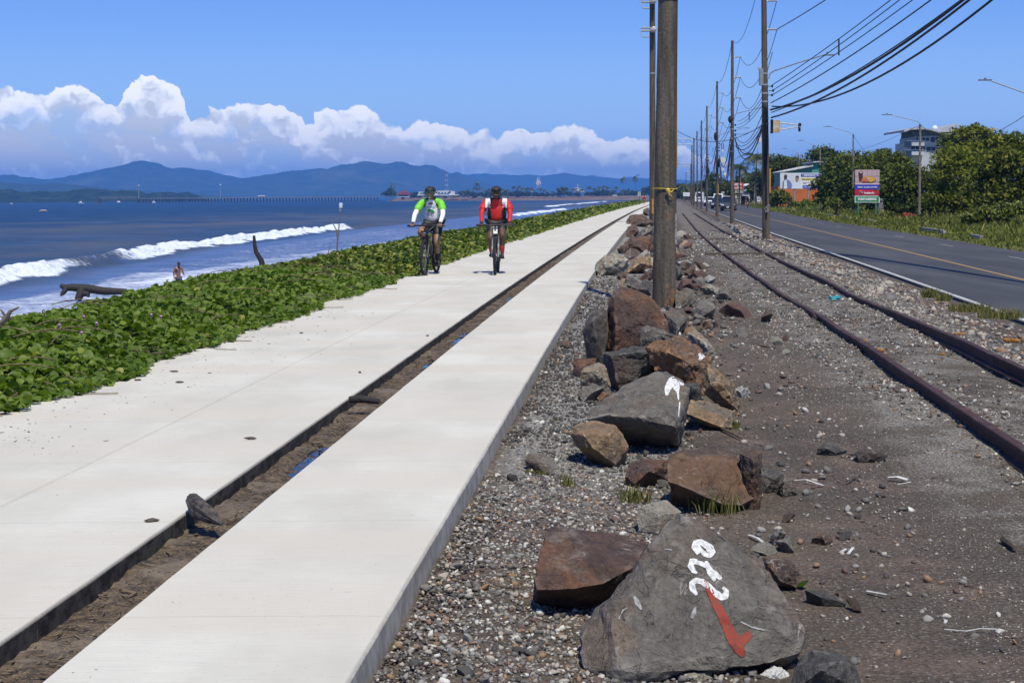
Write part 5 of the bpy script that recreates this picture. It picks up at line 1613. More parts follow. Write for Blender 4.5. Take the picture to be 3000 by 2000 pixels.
def build_vines():
 um = mat('vine_underlayer', (.020, .026, .010), .95, .4, 9, 0, col2=(.035, .026, .016))  # dark sheet under the leaves so no ground shows through
 yv = np.concatenate([np.arange(8, 40, .25), np.arange(40, 120, 1.5), np.arange(120, 411, 8)])
 ts = np.linspace(0, 1, 9)
 T, Y = np.meshgrid(ts, yv)
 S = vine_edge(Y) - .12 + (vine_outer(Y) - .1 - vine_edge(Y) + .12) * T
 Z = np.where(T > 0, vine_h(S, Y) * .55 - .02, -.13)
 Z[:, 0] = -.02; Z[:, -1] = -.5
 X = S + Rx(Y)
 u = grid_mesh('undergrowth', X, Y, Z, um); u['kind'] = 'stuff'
 P_, R2, S_, T_ = [], [], [], []
 X, Y = sample_band(lambda y: Rx(y) + vine_outer(y) - .15, lambda y: Rx(y) + vine_edge(y) + .05, 8.5, 400,
     lambda y: np.interp(y, [8.5, 16, 28, 45, 90, 180, 400], [560, 500, 330, 160, 46, 12, 4]), 60000)
 s = X - Rx(Y)
 h = vine_h(s, Y)
 size = np.interp(Y, [8, 20, 40, 90, 180, 400], [.080, .075, .09, .15, .27, .5]) * np.exp(nrng.normal(0, .22, len(X)))
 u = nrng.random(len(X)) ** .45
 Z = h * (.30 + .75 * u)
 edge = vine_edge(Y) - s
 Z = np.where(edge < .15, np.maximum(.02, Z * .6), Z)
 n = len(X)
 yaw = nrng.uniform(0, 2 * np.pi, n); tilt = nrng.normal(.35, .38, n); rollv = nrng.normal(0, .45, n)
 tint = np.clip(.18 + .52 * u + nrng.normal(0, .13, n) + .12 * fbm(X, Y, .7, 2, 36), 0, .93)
 dead = nrng.random(n) < .012; tint[dead] = 1.0
 def make(idx, templates, name, parent=None):
  V = []; F = []; T2 = []; off = 0
  tid = nrng.integers(0, len(templates), len(idx))
  for k, (tv, tf) in enumerate(templates):
   ii = idx[tid == k]
   if not len(ii): continue
   loc = (tv[None] - np.array([.3, 0, 0])) * size[ii, None, None]
   cy, sy = np.cos(tilt[ii]), np.sin(tilt[ii]); cr, sr = np.cos(rollv[ii]), np.sin(rollv[ii]); ca, sa = np.cos(yaw[ii]), np.sin(yaw[ii])
   x, y, z = loc[..., 0], loc[..., 1], loc[..., 2]
   y, z = y * cr[:, None] - z * sr[:, None], y * sr[:, None] + z * cr[:, None]
   x, z = x * cy[:, None] - z * sy[:, None], x * sy[:, None] + z * cy[:, None]
   x, y = x * ca[:, None] - y * sa[:, None], x * sa[:, None] + y * ca[:, None]
   w = np.stack([x + X[ii, None], y + Y[ii, None], z + Z[ii, None]], -1)
   V.append(w.reshape(-1, 3)); F.append((tf[None] + (np.arange(len(ii)) * len(tv))[:, None, None] + off).reshape(-1, 4))
   T2.append(np.repeat(tint[ii], len(tv))); off += len(ii) * len(tv)
  return np_mesh(name, np.concatenate(V), np.concatenate(F), VINE_M, parent=parent, attrs={'tint': np.concatenate(T2)}, smooth=True)
 near = Y < 30
 score = np.where(near, size / Y * (u > .55), 0)
 big = np.argsort(-score)[:260]
 rest = np.ones(n, bool); rest[big] = False
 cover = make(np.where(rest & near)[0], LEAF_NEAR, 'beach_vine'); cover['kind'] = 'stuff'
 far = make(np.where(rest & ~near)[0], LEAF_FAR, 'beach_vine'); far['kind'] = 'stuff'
 # the leaves that show largest, each a piece of the vine cover
 tm = []
 for tv, tf in LEAF_NEAR:
  me = bpy.data.meshes.new('leaf'); me.from_pydata((tv - np.array([.3, 0, 0])).tolist(), [], tf.tolist()); me.update()
  smooth_mesh(me); me.materials.append(VINE_M)
  a = me.attributes.new('tint', 'FLOAT', 'POINT'); a.data.foreach_set('value', np.full(len(tv), .0, np.float32)); tm.append(me)
 VL = leaf_material('vine_leaf_large', [(0, (.050, .090, .011)), (.5, (.094, .150, .018)), (1, (.16, .22, .030))], .32, .5, .25)
 for me in tm: me.materials[0] = VL
 for q, i in enumerate(big):
  o = bpy.data.objects.new('leaf', tm[q % len(tm)]); COL.objects.link(o); o.parent = cover
  o.location = (X[i], Y[i], Z[i] + .02); o.scale = (size[i],) * 3
  M = Matrix.Rotation(yaw[i], 3, 'Z') @ Matrix.Rotation(-tilt[i], 3, 'Y') @ Matrix.Rotation(rollv[i], 3, 'X')
  o.rotation_euler = M.to_euler()
 # runners creeping over the concrete
 vm = mat('vine_runner', (.16, .12, .06), .8, .3, 20)
 mb = MB()
 for k in range(60):
  y = 8.5 + 30 * rnd.random() ** 1.4
  s0 = float(vine_edge(np.array([y]))[0]) - .3
  p = np.array([float(Rx(y)) + s0, y, .10]); d = np.array([rnd.uniform(.2, .9), rnd.uniform(-1, 1)])
  pts = [p]
  L = rnd.uniform(.35, .85); nst = 7
  for i in range(nst):
   d = d + np.array([rnd.gauss(0, .4), rnd.gauss(0, .4)]); d /= np.linalg.norm(d)
   p = p + np.array([d[0] * L / nst, d[1] * L / nst, 0]); s_ = p[0] - float(Rx(p[1]))
   p[2] = .012 if s_ > -3.7 else .05 + .05 * rnd.random()
   pts.append(p.copy())
  mb.tube(pts, .0045, 4)
 for k in range(40):
  y = rnd.uniform(12, 30); s_ = rnd.uniform(-6, -4)
  x = float(Rx(y)) + s_; z = float(vine_h(np.array([s_]), np.array([y]))[0])
  a = rnd.uniform(0, 6.28)
  mb.tube([(x + math.cos(a) * t * .7, y + math.sin(a) * t * .7, z + .03 + .22 * t * (1 - t)) for t in (0, .25, .5, .75, 1)], .006, 4)
 r_ = mb.obj('vine_runners', vm); r_['kind'] = 'stuff'
 fm = mat('pink_flower', (.46, .20, .46), .6, .15, 30)
 for i, (px, py) in enumerate(((245, 935), (282, 955), (442, 930), (470, 935), (238, 983), (173, 960))):
  p = G(px, py, .36)
  mb = MB()
  mb.tube([p, p + np.array([.01, -.02, .035])], [.004, .012], 8)
  mb.obj('flower', fm, None, base=p)
  tag(bpy.data.objects[-1] if 0 else COL.objects[-1], 'small pink trumpet flower among the green vine leaves', 'flower', 'pink flowers in the vines')
build_vines()
# ------------------------------------------------------------------ driftwood, sticks and litter
def build_driftwood():
 bk = mat('charred_driftwood', (.014, .012, .011), .75, .35, 12, .8, 40, col2=(.034, .029, .025), stretch=(1, 5, 5))
 gw = mat('grey_driftwood', (.20, .17, .14), .85, .3, 10, .7, 40, col2=(.09, .07, .055), stretch=(2, 7, 7))
 # burnt log in the drain
 def f3(x, y): return (500 + x / 3.618, 1380 + y / 3.618)
 Y = 7.62
 def log_at(path, radii, seed):
  n = 28; L = 26
  pth = [np.array(p) for p in path]; tt = np.linspace(0, 1, len(pth))
  pts = [np.array([np.interp(u, tt, [p[k] for p in pth]) for k in range(3)]) for u in np.linspace(0, 1, L)]
  rr = [float(np.interp(u, tt, radii)) for u in np.linspace(0, 1, L)]
  mb = MB().tube(pts, rr, n)
  for i_, v in enumerate(mb.v[:L * n]):
   a = i_ % n; c = pts[i_ // n]
   g = 1 + .30 * mnoise.noise((a * .9, (i_ // n) * .07, seed)) + .18 * mnoise.noise((a * 2.3, (i_ // n) * .12, seed + 5)) + .10 * mnoise.noise((a * .3, (i_ // n) * .6, seed + 9))
   mb.v[i_] = tuple(c + (np.array(v) - c) * g)
  return mb
 top = P(*f3(215, 262), 7.74); mid = P(*f3(300, 395), 7.60); low = P(*f3(420, 475), 7.5); tip = P(*f3(540, 560), 7.45)
 mb = log_at([top, P(*f3(235, 300), 7.7), mid, low, tip], [.014, .034, .046, .037, .005], 3)
 o = mb.obj('driftwood_log', mat('burnt_wood', (.10, .082, .068), .7, .4, 26, 1.0, 60, col2=(.016, .014, .013), stretch=(1, 1, .25)), base=mid, smooth=25)
 tag(o, 'charred driftwood stump leaning out of the drain channel', 'driftwood', 'driftwood')
 # cut log end across the drain farther on
 a = P(1024, 1170, 11.75); b = P(1112, 1176, 11.7)
 mb = MB(); mb.tube([a, a + (b - a) * .4 + np.array([0, 0, .012]), b], [.026, .030, .022], 10)
 root = thing('driftwood_branch', 'dark branch with a fresh orange cut end lying across the drain', 'driftwood', a, 'driftwood')
 mb.obj('bark', bk, root, smooth=50)
 MB().tube([a - (b - a) * .012, a], [.024, .027], 10).obj('cut_face', mat('fresh_cut_wood', (.50, .22, .06), .7, .2, 20), root)
 # black forked log on the beach
 def f4(x, y): return (150 + x / 3.618, 680 + y / 3.618)
 Yb = 78.0
 mb = MB()
 mb.tube([P(*f4(100, 560), Yb), P(*f4(140, 590), Yb), P(*f4(220, 585), Yb + .2), P(*f4(400, 600), Yb + .4), P(*f4(560, 625), Yb + .5), P(*f4(800, 630), Yb + .6)], [.10, .17, .19, .22, .20, .15], 10)
 mb.tube([P(*f4(165, 585), Yb), P(*f4(130, 640), Yb - .2), P(*f4(100, 672), Yb - .3)], [.16, .12, .06], 8)
 mb.tube([P(*f4(318, 600), Yb + .2), P(*f4(318, 640), Yb + .1), P(*f4(280, 720), Yb)], [.20, .22, .16], 8)
 mb.tube([P(*f4(330, 650), Yb + .1), P(*f4(395, 655), Yb - .1), P(*f4(390, 690), Yb - .1)], [.16, .13, .06], 8)
 o = mb.obj('driftwood_log', bk, base=P(*f4(318, 650), Yb), smooth=60)
 tag(o, 'black forked tree trunk washed up at the edge of the surf', 'driftwood', 'driftwood')
 # dark stump sticking up behind the vines
 b = G(770, 790, -.3); Ys = b[1]
 mb = MB(); mb.tube([b, P(766, 765, Ys), P(750, 738, Ys), P(746, 718, Ys), P(744, 690, Ys)], [.085, .075, .06, .05, .035], 9)
 mb.tube([P(746, 724, Ys), P(742, 720, Ys)], [.03, .01], 5)
 o = mb.obj('dead_stump', bk, base=b, smooth=50); tag(o, 'dark bent stump sticking up out of the vines before the surf', 'stump', 'driftwood')
 # forked stick with a bottle on top
 def f5(x, y): return (850 + x / 6.532, 560 + y / 6.532)
 b = G(987.8, 772, -.05); Ys = b[1]
 root = thing('forked_stick', 'thin forked stick planted in the vines with an upturned bottle on top', 'stick', b)
 mb = MB(); mb.tube([b, P(*f5(900, 1180), Ys), P(*f5(905, 960), Ys), P(*f5(925, 800), Ys), P(*f5(945, 560), Ys), P(*f5(958, 390), Ys)], [.022, .022, .02, .016, .014, .012], 7)
 mb.tube([P(*f5(908, 920), Ys), P(*f5(885, 740), Ys), P(*f5(845, 670), Ys), P(*f5(812, 600), Ys), P(*f5(775, 525), Ys)], [.017, .015, .014, .012, .005], 6)
 mb.obj('stick', gw, root, smooth=50)
 pl, nt = newmat('clear_plastic'); nt.set(nt.b.inputs['Base Color'], (.62, .70, .80, 1)); nt.set(nt.b.inputs['Roughness'], .15); nt.set(nt.b.inputs['Alpha'], .75)
 mb = MB(); mb.tube([P(*f5(960, 395), Ys), P(*f5(962, 375), Ys), P(*f5(966, 345), Ys), P(*f5(968, 300), Ys), P(*f5(973, 240), Ys), P(*f5(974, 225), Ys)], [.013, .016, .042, .045, .045, .036], 12)
 mb.obj('bottle', pl, root, smooth=50)
 MB().tube([P(*f5(966, 338), Ys), P(*f5(967, 322), Ys)], .047, 12).obj('bottle_label', mat('dark_label', (.05, .05, .06), .5), root)
 b = G(*f5(725, 1290), -.0)
 o = MB().tube([b, P(*f5(735, 1150), b[1]), P(*f5(768, 1035), b[1])], [.016, .014, .006], 6).obj('dead_stick', gw, base=b); tag(o, 'short grey stick standing left of the forked bottle stick', 'stick', 'driftwood')
 # grey weathered wood in the vines
 b = P(455, 885, 20.4)
 root = thing('weathered_log', 'grey weathered driftwood log lying among the vines', 'driftwood', b, 'driftwood')
 for k in range(5):
  a_ = P(405 + k * 6, 880 + k * 6, 20.4 - .1 * k); c_ = P(486 + k * 3, 884 + k * 3.4, 20.4 - .1 * k); m_ = P(448 + k * 3, 872 + k * 5, 20.4 - .1 * k)
  MB().tube([a_, m_, c_], [.012, .026, .014], 6).obj('split_branch', gw, root, smooth=50)
 MB().tube([P(440, 878, 20.3), P(455, 871, 20.3), P(466, 864, 20.3)], [.02, .016, .004], 5).obj('split_branch', gw, root)
 b = P(28, 920, 15.5)
 mb = MB()
 mb.tube([P(0, 950, 15.5), P(20, 930, 15.5), P(30, 912, 15.5), P(55, 900, 15.5)], [.03, .028, .02, .008], 6)
 mb.tube([P(18, 932, 15.5), P(8, 915, 15.5), P(0, 905, 15.5)], [.02, .014, .006], 5)
 o = mb.obj('bare_branch', gw, base=b, smooth=50); tag(o, 'bare grey branch in the vines at the left edge', 'driftwood', 'driftwood')
build_driftwood()
def build_litter():
 wd = mat('wood_chip', (.095, .075, .058), .9, .4, 30)
 # bits swept on to the concrete; too small to pick apart
 mb = MB(); cr = []
 for k in range(330):
  y = 9.5 + 14 * rnd.random() ** 1.5
  s_ = -3.55 + abs(rnd.gauss(0, .55))
  if s_ > -2.35 and rnd.random() < .7: continue
  if s_ > -1.35: continue
  L = math.exp(rnd.gauss(math.log(.0065), .5))
  cr.append((float(Rx(y)) + s_, y, .003, L))
 for k in range(110):
  y = 5 + 50 * rnd.random() ** 1.8; s_ = rnd.choice((rnd.uniform(-3.5, -1.32), rnd.uniform(-.98, -.04)))
  L = .0025 + .0028 * rnd.random()
  cr.append((float(Rx(y)) + s_, y, .002, L))
 cr = np.array(cr)
 scatter('wood_crumbs', cr[:, :3], cr[:, 3], [(v * np.array([1, .6, .35]), f) for v, f in STONE_T], wd, tilt=.1, stretch=1 + 1.6 * nrng.random(len(cr)) ** 2)
 # leaf litter and husks washed into the drain
 ym = 4.8 + 34 * nrng.random(2600) ** 1.6; sm = -1.29 + .27 * nrng.random(2600)
 hm_ = mat('drain_litter', (.21, .155, .10), .9, .3, 9, col2=(.075, .05, .03))
 scatter('drain_litter', np.stack([Rx(ym) + sm, ym, np.full(2600, -.078)], -1), .006 * np.exp(nrng.normal(0, .5, 2600)) * (1 + ym / 20), [(v * np.array([1, .5, .4]), f) for v, f in STONE_T], hm_, tilt=.2, stretch=1 + 2.5 * nrng.random(2600) ** 2)
 # larger bits, one by one
 items = [((447, 1523), .075, .035, 'dark crumpled scrap of bark alone on the concrete left of the charred stump', 0), ((525, 1119), .10, .02, 'thin grey stick on the concrete below the vines', .1), ((403, 1112), .055, .025, 'short brown chip below the vine edge by the dark pebble', .2),
   ((288, 1122), .05, .025, 'brown chip below the yellow scrap', .4), ((345, 1114), .02, .04, 'black cork-like chip standing below the vine edge', 1.4), ((510, 1087), .10, .03, 'dark flat piece of bark nearest the vine edge', .1),
   ((734, 1284), .09, .015, 'lone splinter in the middle of the concrete', .05), ((882, 975), .055, .02, 'small dark chip far out on the concrete', .3), ((1252, 983), .05, .016, 'dark splinter near the drain edge', 0), ((1055, 1090), .03, .025, 'dark leaf scrap left of the drain', 0)]
 for (px, py), L, w, lb, rz in items:
  p = G(px, py, .008)
  tv, tf = ico_arrays(2, int(px), (L * .55, w * .6, .012), .5)
  mb = MB().add([tuple(p + np.array(Matrix.Rotation(rz, 3, 'Z') @ Vector(q))) for q in tv], tf.tolist())
  tag(mb.obj('bark_piece', wd, base=p), lb, 'bark piece', 'bits of wood on the concrete')
 p = G(309, 1093, .012)
 mb = MB().box(p, (.13, .035, .012), rz=.1); mb.box(p + np.array([.03, -.006, .010]), (.06, .03, .014), rz=-.2)
 tag(mb.obj('plastic_scrap', mat('orange_plastic', (.62, .27, .01), .5, .1, 10), base=p), 'yellow-orange plastic scrap at the edge of the vines', 'litter', 'litter')
 wm = mat('white_litter', (.50, .50, .47), .6, .12, 20)
 for pts, w, lb in (([(2327, 1406), (2362, 1410), (2412, 1421)], .022, 'crumpled white plastic strip right of the grey stones'), ([(2605, 1398), (2630, 1402), (2660, 1405)], .045, 'crumpled white rag out on the dirt'),
     ([(2195, 1566), (2220, 1582), (2248, 1596)], .02, 'white paper scrap above the painted boulder'), ([(2630, 1418), (2668, 1417)], .014, 'white strip just below the crumpled rag'),
     ([(2768, 1842), (2830, 1856), (2870, 1840), (2920, 1850)], .010, 'pale curved piece of string on the dirt'), ([(2540, 1730), (2595, 1748)], .018, 'pale wooden splinter on the dirt'), ([(2460, 1618), (2478, 1614)], .02, 'white scrap in the dirt, left of two'),
     ([(2484, 1622), (2499, 1610)], .02, 'white scrap in the dirt, right of two'), ([(2097, 979), (2128, 984)], .06, 'white-topped block lying on the dirt right of the heap')):
  q = [G(x, y, -.158) for x, y in pts]
  mb = MB(); mb.tube([p_ + np.array([0, 0, .012 * (i % 2)]) for i, p_ in enumerate(q)], w * .40, 5, flat=.35)
  tag(mb.obj('litter_scrap', wm, base=q[0]), lb, 'litter', 'litter')
 p = G(2349, 1708, -.16)
 q = [G(2328, 1718, -.16), G(2350, 1700, -.14), G(2370, 1698, -.13), G(2352, 1716, -.15)]
 o = MB().add(q, [(0, 3, 2, 1)]).add([x - np.array([0, 0, .004]) for x in q], [(0, 1, 2, 3)]).obj('fallen_leaf', VINE_M, base=p); tag(o, 'single green leaf lying behind the painted boulder', 'leaf')
 br = mat('dry_twig', (.11, .085, .06), .9, .3, 20)
 for pts, r, lb in (([(2020, 1232), (2100, 1252), (2175, 1290)], .014, 'dark twig lying in front of the orange-brown block'), ([(2016, 942), (2050, 930), (2080, 922)], .02, 'gnarled dark root piece right of the heap'),
     ([(2480, 1412), (2525, 1392)], .006, 'thin black twig on the dirt near the white rag'), ([(2208, 1012), (2275, 1022)], .012, 'dark stick on the dirt right of the heap'), ([(2940, 1590), (2975, 1615)], .02, 'flat brown stick at the right edge')):
  q = [G(x, y, -.16) for x, y in pts]
  o = MB().tube([a + np.array([0, 0, r]) for a in q], [r, r * .9, r * .5][:len(q)] if len(q) == 3 else [r, r * .6], 6).obj('twig', br, base=q[0]); tag(o, lb, 'twig', 'twigs on the dirt')
 for (px, py, w, lb) in ((2578, 1028, .06, 'orange lump of rusty debris beside the near rail'), (2528, 1000, .03, 'small orange lump inside the track'), (2760, 1040, .035, 'small ochre lump between the rails'), (2970, 1000, .08, 'ochre lump at the right edge past the far rail'), (2810, 980, .05, 'ochre lump beside the far rail')):
  p = G(px, py, -.15)
  mb = MB()
  for k in range(5): mb.ell(p + np.array([rnd.uniform(-w, w), rnd.uniform(-w, w), .01]), (w * .5, w * .4, w * .35), 7, 5)
  o = mb.obj('rust_lump', mat('rust_debris', (.32, .15, .035), .9, .3, 30, .5, 60), base=p); tag(o, lb, 'debris', 'orange debris by the rails')
 p = G(2444, 873, -.15); o = MB().box(p, (.16, .1, .05), rz=.4).box(p + np.array([.06, 0, .02]), (.09, .12, .04), rz=-.4).obj('plastic_scrap', mat('teal_plastic', (.08, .38, .42), .5), base=p); tag(o, 'small teal plastic scrap between the rails', 'litter', 'litter')
 # tufts
 gm = leaf_material('dry_grass', [(0, (.05, .06, .015)), (.5, (.11, .12, .03)), (1, (.22, .17, .07))], .3, .7, .2)
 def tuft(label, p, r, n, h, name='grass_tuft'):
  V = []; F = []; T = []
  for k in range(int(n * 1.8)):
   a = rnd.uniform(0, 6.28); d = r * math.sqrt(rnd.random())
   b = np.array([p[0] + d * math.cos(a), p[1] + d * math.sin(a), p[2] - .01])
   hh = h * rnd.uniform(.5, 1.2); lean = rnd.uniform(.1, .8) * hh; la = rnd.uniform(0, 6.28)
   w = .0017 * (1 + p[1] / 12)
   i = len(V)
   m1 = b + np.array([lean * .35 * math.cos(la), lean * .35 * math.sin(la), hh * .65]); t = b + np.array([lean * math.cos(la), lean * math.sin(la), hh])
   V += [b + np.array([-w, 0, 0]), b + np.array([w, 0, 0]), m1 + np.array([-w * .8, 0, 0]), m1 + np.array([w * .8, 0, 0]), t, t + np.array([.001, 0, 0])]
   F += [(i, i + 1, i + 3, i + 2), (i + 2, i + 3, i + 5, i + 4)]; T += [rnd.random() * .9] * 6
  o = np_mesh(name, V, F, gm, base=p, attrs={'tint': T}); tag(o, label, 'grass tuft', 'grass tufts between the stones')
 for (px, py, r, n, h, lb) in ((2100, 1490, .16, 70, .13, 'dry grass tuft at the foot of the large brown boulder'), (1860, 1462, .09, 40, .08, 'small green tuft by the flat tan slab'), (1570, 1385, .07, 160, .03, 'mossy tuft in front of the rounded grey stone'),
       (1590, 1232, .16, 200, .035, 'green moss patch in the white gravel by the path edge'), (2150, 1248, .04, 24, .06, 'tiny yellow-green tuft beside the dark twig'), (2725, 870, .14, 90, .16, 'green tuft on the road shoulder, left of two'),
       (2765, 880, .12, 70, .13, 'green tuft on the road shoulder, right of two'), (1750, 893, .14, 90, .05, 'moss patch on the ground left of the thick pole'), (2930, 930, .3, 160, .14, 'dark dry tuft beside the far rail at the right'),
       (2840, 910, .3, 160, .12, 'dark weeds on the road shoulder beyond the far rail'), (1660, 1420, .05, 22, .07, 'small dry tuft in the gravel left of the boulders')):
  tuft(lb, G(px, py, -.15), r, n, h)
build_litter()
# ------------------------------------------------------------------ verge grass
def build_verge():
 gm = leaf_material('verge_grass', [(0, (.065, .080, .018)), (.4, (.13, .145, .032)), (.7, (.20, .205, .050)), (1, (.30, .27, .09))], .3, .8, .1)
 X, Y = sample_band(lambda y: ROADR(y) + .05, lambda y: ROADR(y) + np.interp(y, [50, 100, 200, 330], [14, 15, 17, 16]), 48, 330, lambda y: np.interp(y, [48, 90, 150, 330], [40, 26, 12, 3]), 60000)
 n = len(X)
 d = X - ROADR(Y)
 h = np.interp(d, [0, .6, 3, 8, 15], [.05, .12, .17, .30, .50]) * np.exp(nrng.normal(0, .35, n)) * (1 + .5 * fbm(X, Y, .35, 3, 41))
 w = np.interp(Y, [48, 100, 330], [.03, .05, .14]) * np.exp(nrng.normal(0, .3, n))
 z = gz(X, Y) + fbm(X, Y, .3, 3, 8) * .12 - .03
 a = nrng.uniform(0, 2 * np.pi, n); le = nrng.normal(0, .3, (n, 2)) * h[:, None]
 b = np.stack([X, Y, z], -1)
 s = np.stack([np.cos(a) * w, np.sin(a) * w * .5, np.zeros(n)], -1)
 m = b + np.stack([le[:, 0] * .4, le[:, 1] * .4, h * .6], -1); t = b + np.stack([le[:, 0], le[:, 1], h], -1)
 V = np.stack([b - s, b + s, m + s * 1.2, m - s * 1.2, t + s * .2, t - s * .2], 1).reshape(-1, 3)
 i = np.arange(n)[:, None] * 6
 F = np.concatenate([i + np.array([0, 1, 2, 3]), i + np.array([3, 2, 4, 5])], 0)
 tint = np.clip(.5 + .35 * fbm(X, Y, .25, 3, 42) + nrng.normal(0, .2, n), 0, .98)
 o = np_mesh('verge_grass', V, F, gm, attrs={'tint': np.repeat(tint, 6)}); o['kind'] = 'stuff'
build_verge()
# ------------------------------------------------------------------ trees
TREE_M = {
 'dark': leaf_material('tree_leaf_dark', [(0, (.020, .031, .005)), (.35, (.050, .070, .010)), (.7, (.092, .115, .017)), (1, (.15, .16, .03))], .28, .7, .12),
 'olive': leaf_material('tree_leaf_olive', [(0, (.034, .045, .006)), (.35, (.086, .106, .014)), (.7, (.150, .165, .023)), (1, (.22, .22, .04))], .3, .7, .12),
 'yellow': leaf_material('bush_leaf_yellow', [(0, (.04, .055, .008)), (.4, (.09, .115, .018)), (.8, (.16, .18, .03)), (1, (.26, .27, .06))], .3, .45, .35),
 'palm': leaf_material('palm_leaf', [(0, (.022, .036, .010)), (.5, (.055, .075, .022)), (1, (.15, .15, .045))], .25, .45, .4)}
BARK = mat('bark', (.11, .09, .07), .95, .3, 8, .6, 40, stretch=(4, 4, 1))
def crown_arrays(blobs, n, leaf, clump, seed, dens_low=.7, flat=.55):
 """leaf faces in clumps through the volume of several ellipsoids"""
 r = np.random.default_rng(seed)
 vol = np.array([b[3] * b[4] * b[5] for b in blobs]); vol = vol ** .8 / (vol ** .8).sum()
 V = []; T = []
 nc = max(10, n // 34)
 cid = r.choice(len(blobs), nc, p=vol)
 cc = np.zeros((nc, 3)); 
 for k in range(nc):
  b = blobs[cid[k]]
  d = r.normal(size=3); d /= np.linalg.norm(d)
  if d[2] < -.2 and r.random() < dens_low: d[2] = -d[2] * .6
  rad = r.uniform(.45, 1.0) ** .5 * r.uniform(.82, 1.12)
  cc[k] = np.array(b[:3]) + d * np.array(b[3:6]) * rad
 ctint = np.clip(r.normal(.48, .2, nc), .02, .95)
 ci = r.integers(0, nc, n)
 csz = clump * r.uniform(.6, 1.4, nc)
 off = r.normal(size=(n, 3)); off /= np.linalg.norm(off, axis=1)[:, None]
 off *= (r.random(n) ** .45 * csz[ci])[:, None]; off[:, 2] *= flat
 c = cc[ci] + off
 nrm = r.normal(size=(n, 3)); nrm[:, 2] = np.abs(nrm[:, 2]) * .9 + .25
 nrm += off / (csz[ci][:, None] + 1e-6) * .6
 nrm /= np.linalg.norm(nrm, axis=1)[:, None]
 ref = r.normal(size=(n, 3))
 a = np.cross(nrm, ref); a /= np.linalg.norm(a, axis=1)[:, None]
 b2 = np.cross(nrm, a)
 sz = leaf * np.exp(r.normal(0, .3, n))[:, None]
 q = np.stack([c - a * sz, c - b2 * sz * .55, c + a * sz, c + b2 * sz * .55 + nrm * sz * .1], 1).reshape(-1, 3)
 t = np.clip(ctint[ci] + r.normal(0, .12, n) + .12 * (off[:, 2] / clump), 0, .97)  # leaves high in a clump are paler: top highlights painted into the tint
 F = np.arange(n * 4).reshape(-1, 4)
 return q, F, np.repeat(t, 4), cc
def tree(label, Y, foot, blobs_px, n, leaf, clump, kind='dark', seed=1, name='broadleaf_tree', cat='tree', group='trees along the far side of the road', trunks=1, depth=.8):
 """blobs_px: (px, py, radius_x_px, radius_y_px, dY)"""
 b = P(foot[0], foot[1], Y)
 zg = float(gz(b[0], b[1])); b[2] = zg
 root = thing(name, label, cat, b, group)
 k = Y / FPX
 blobs = []
 for px, py, rx, ry, dy in blobs_px:
  c = P(px, py, Y + dy)
  blobs.append((*c, rx * k, rx * k * depth, ry * k))
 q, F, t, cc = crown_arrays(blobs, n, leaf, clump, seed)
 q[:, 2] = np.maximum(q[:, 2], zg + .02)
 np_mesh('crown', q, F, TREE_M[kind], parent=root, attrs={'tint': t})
 mb = MB(); r = random.Random(seed)
 cen = np.mean([bb[:3] for bb in blobs], 0)
 for s in range(trunks):
  f = b + np.array([r.uniform(-.5, .5) * (s > 0), r.uniform(-.3, .3), -.1])
  mid = f + (cen - f) * .5 + np.array([r.uniform(-.3, .3), 0, 0])
  mb.tube([f, f + (mid - f) * .5 + np.array([r.uniform(-.15, .15), 0, 0]), mid], [.16, .12, .09], 8)
  for i in range(7):
   e = cc[r.randrange(len(cc))]
   m2 = mid + (e - mid) * .5 + np.array([r.uniform(-.3, .3), r.uniform(-.3, .3), r.uniform(-.2, .3)])
   mb.tube([mid, m2, e], [.08, .05, .015], 5)
 mb.obj('trunk', BARK, root, smooth=50)
 return root
def frond_arrays(L, droop, seed, width=.33, n=13):
 r = random.Random(seed)
 vs = []; fs = []
 pts = [np.array([L * t * (1 - .18 * droop * t), 0, L * (.42 * t - (.42 + .75 * droop) * t * t)]) for t in np.linspace(0, 1, n + 1)]
 for i in range(n):
  a, b = pts[i], pts[i + 1]; o = len(vs)
  vs += [a + np.array([0, -.012, 0]), a + np.array([0, .012, 0]), b + np.array([0, .01, 0]), b + np.array([0, -.01, 0])]
  fs.append((o, o + 1, o + 2, o + 3))
  t = (i + .5) / n
  w = width * L * (math.sin(math.pi * (.12 + .86 * t)) ** .7)
  for sd in (-1, 1):
   for q in (0, .5):
    p0 = a + (b - a) * q; p1 = a + (b - a) * (q + .42)
    tip = p0 + (b - a) * 1.3 + np.array([0, sd * w * r.uniform(.75, 1.05), -w * r.uniform(.25, .75)])
    o = len(vs); vs += [p0, p1, tip + (b - a) * .1, tip]; fs.append((o, o + 1, o + 2, o + 3))
 return np.array(vs), np.array(fs)
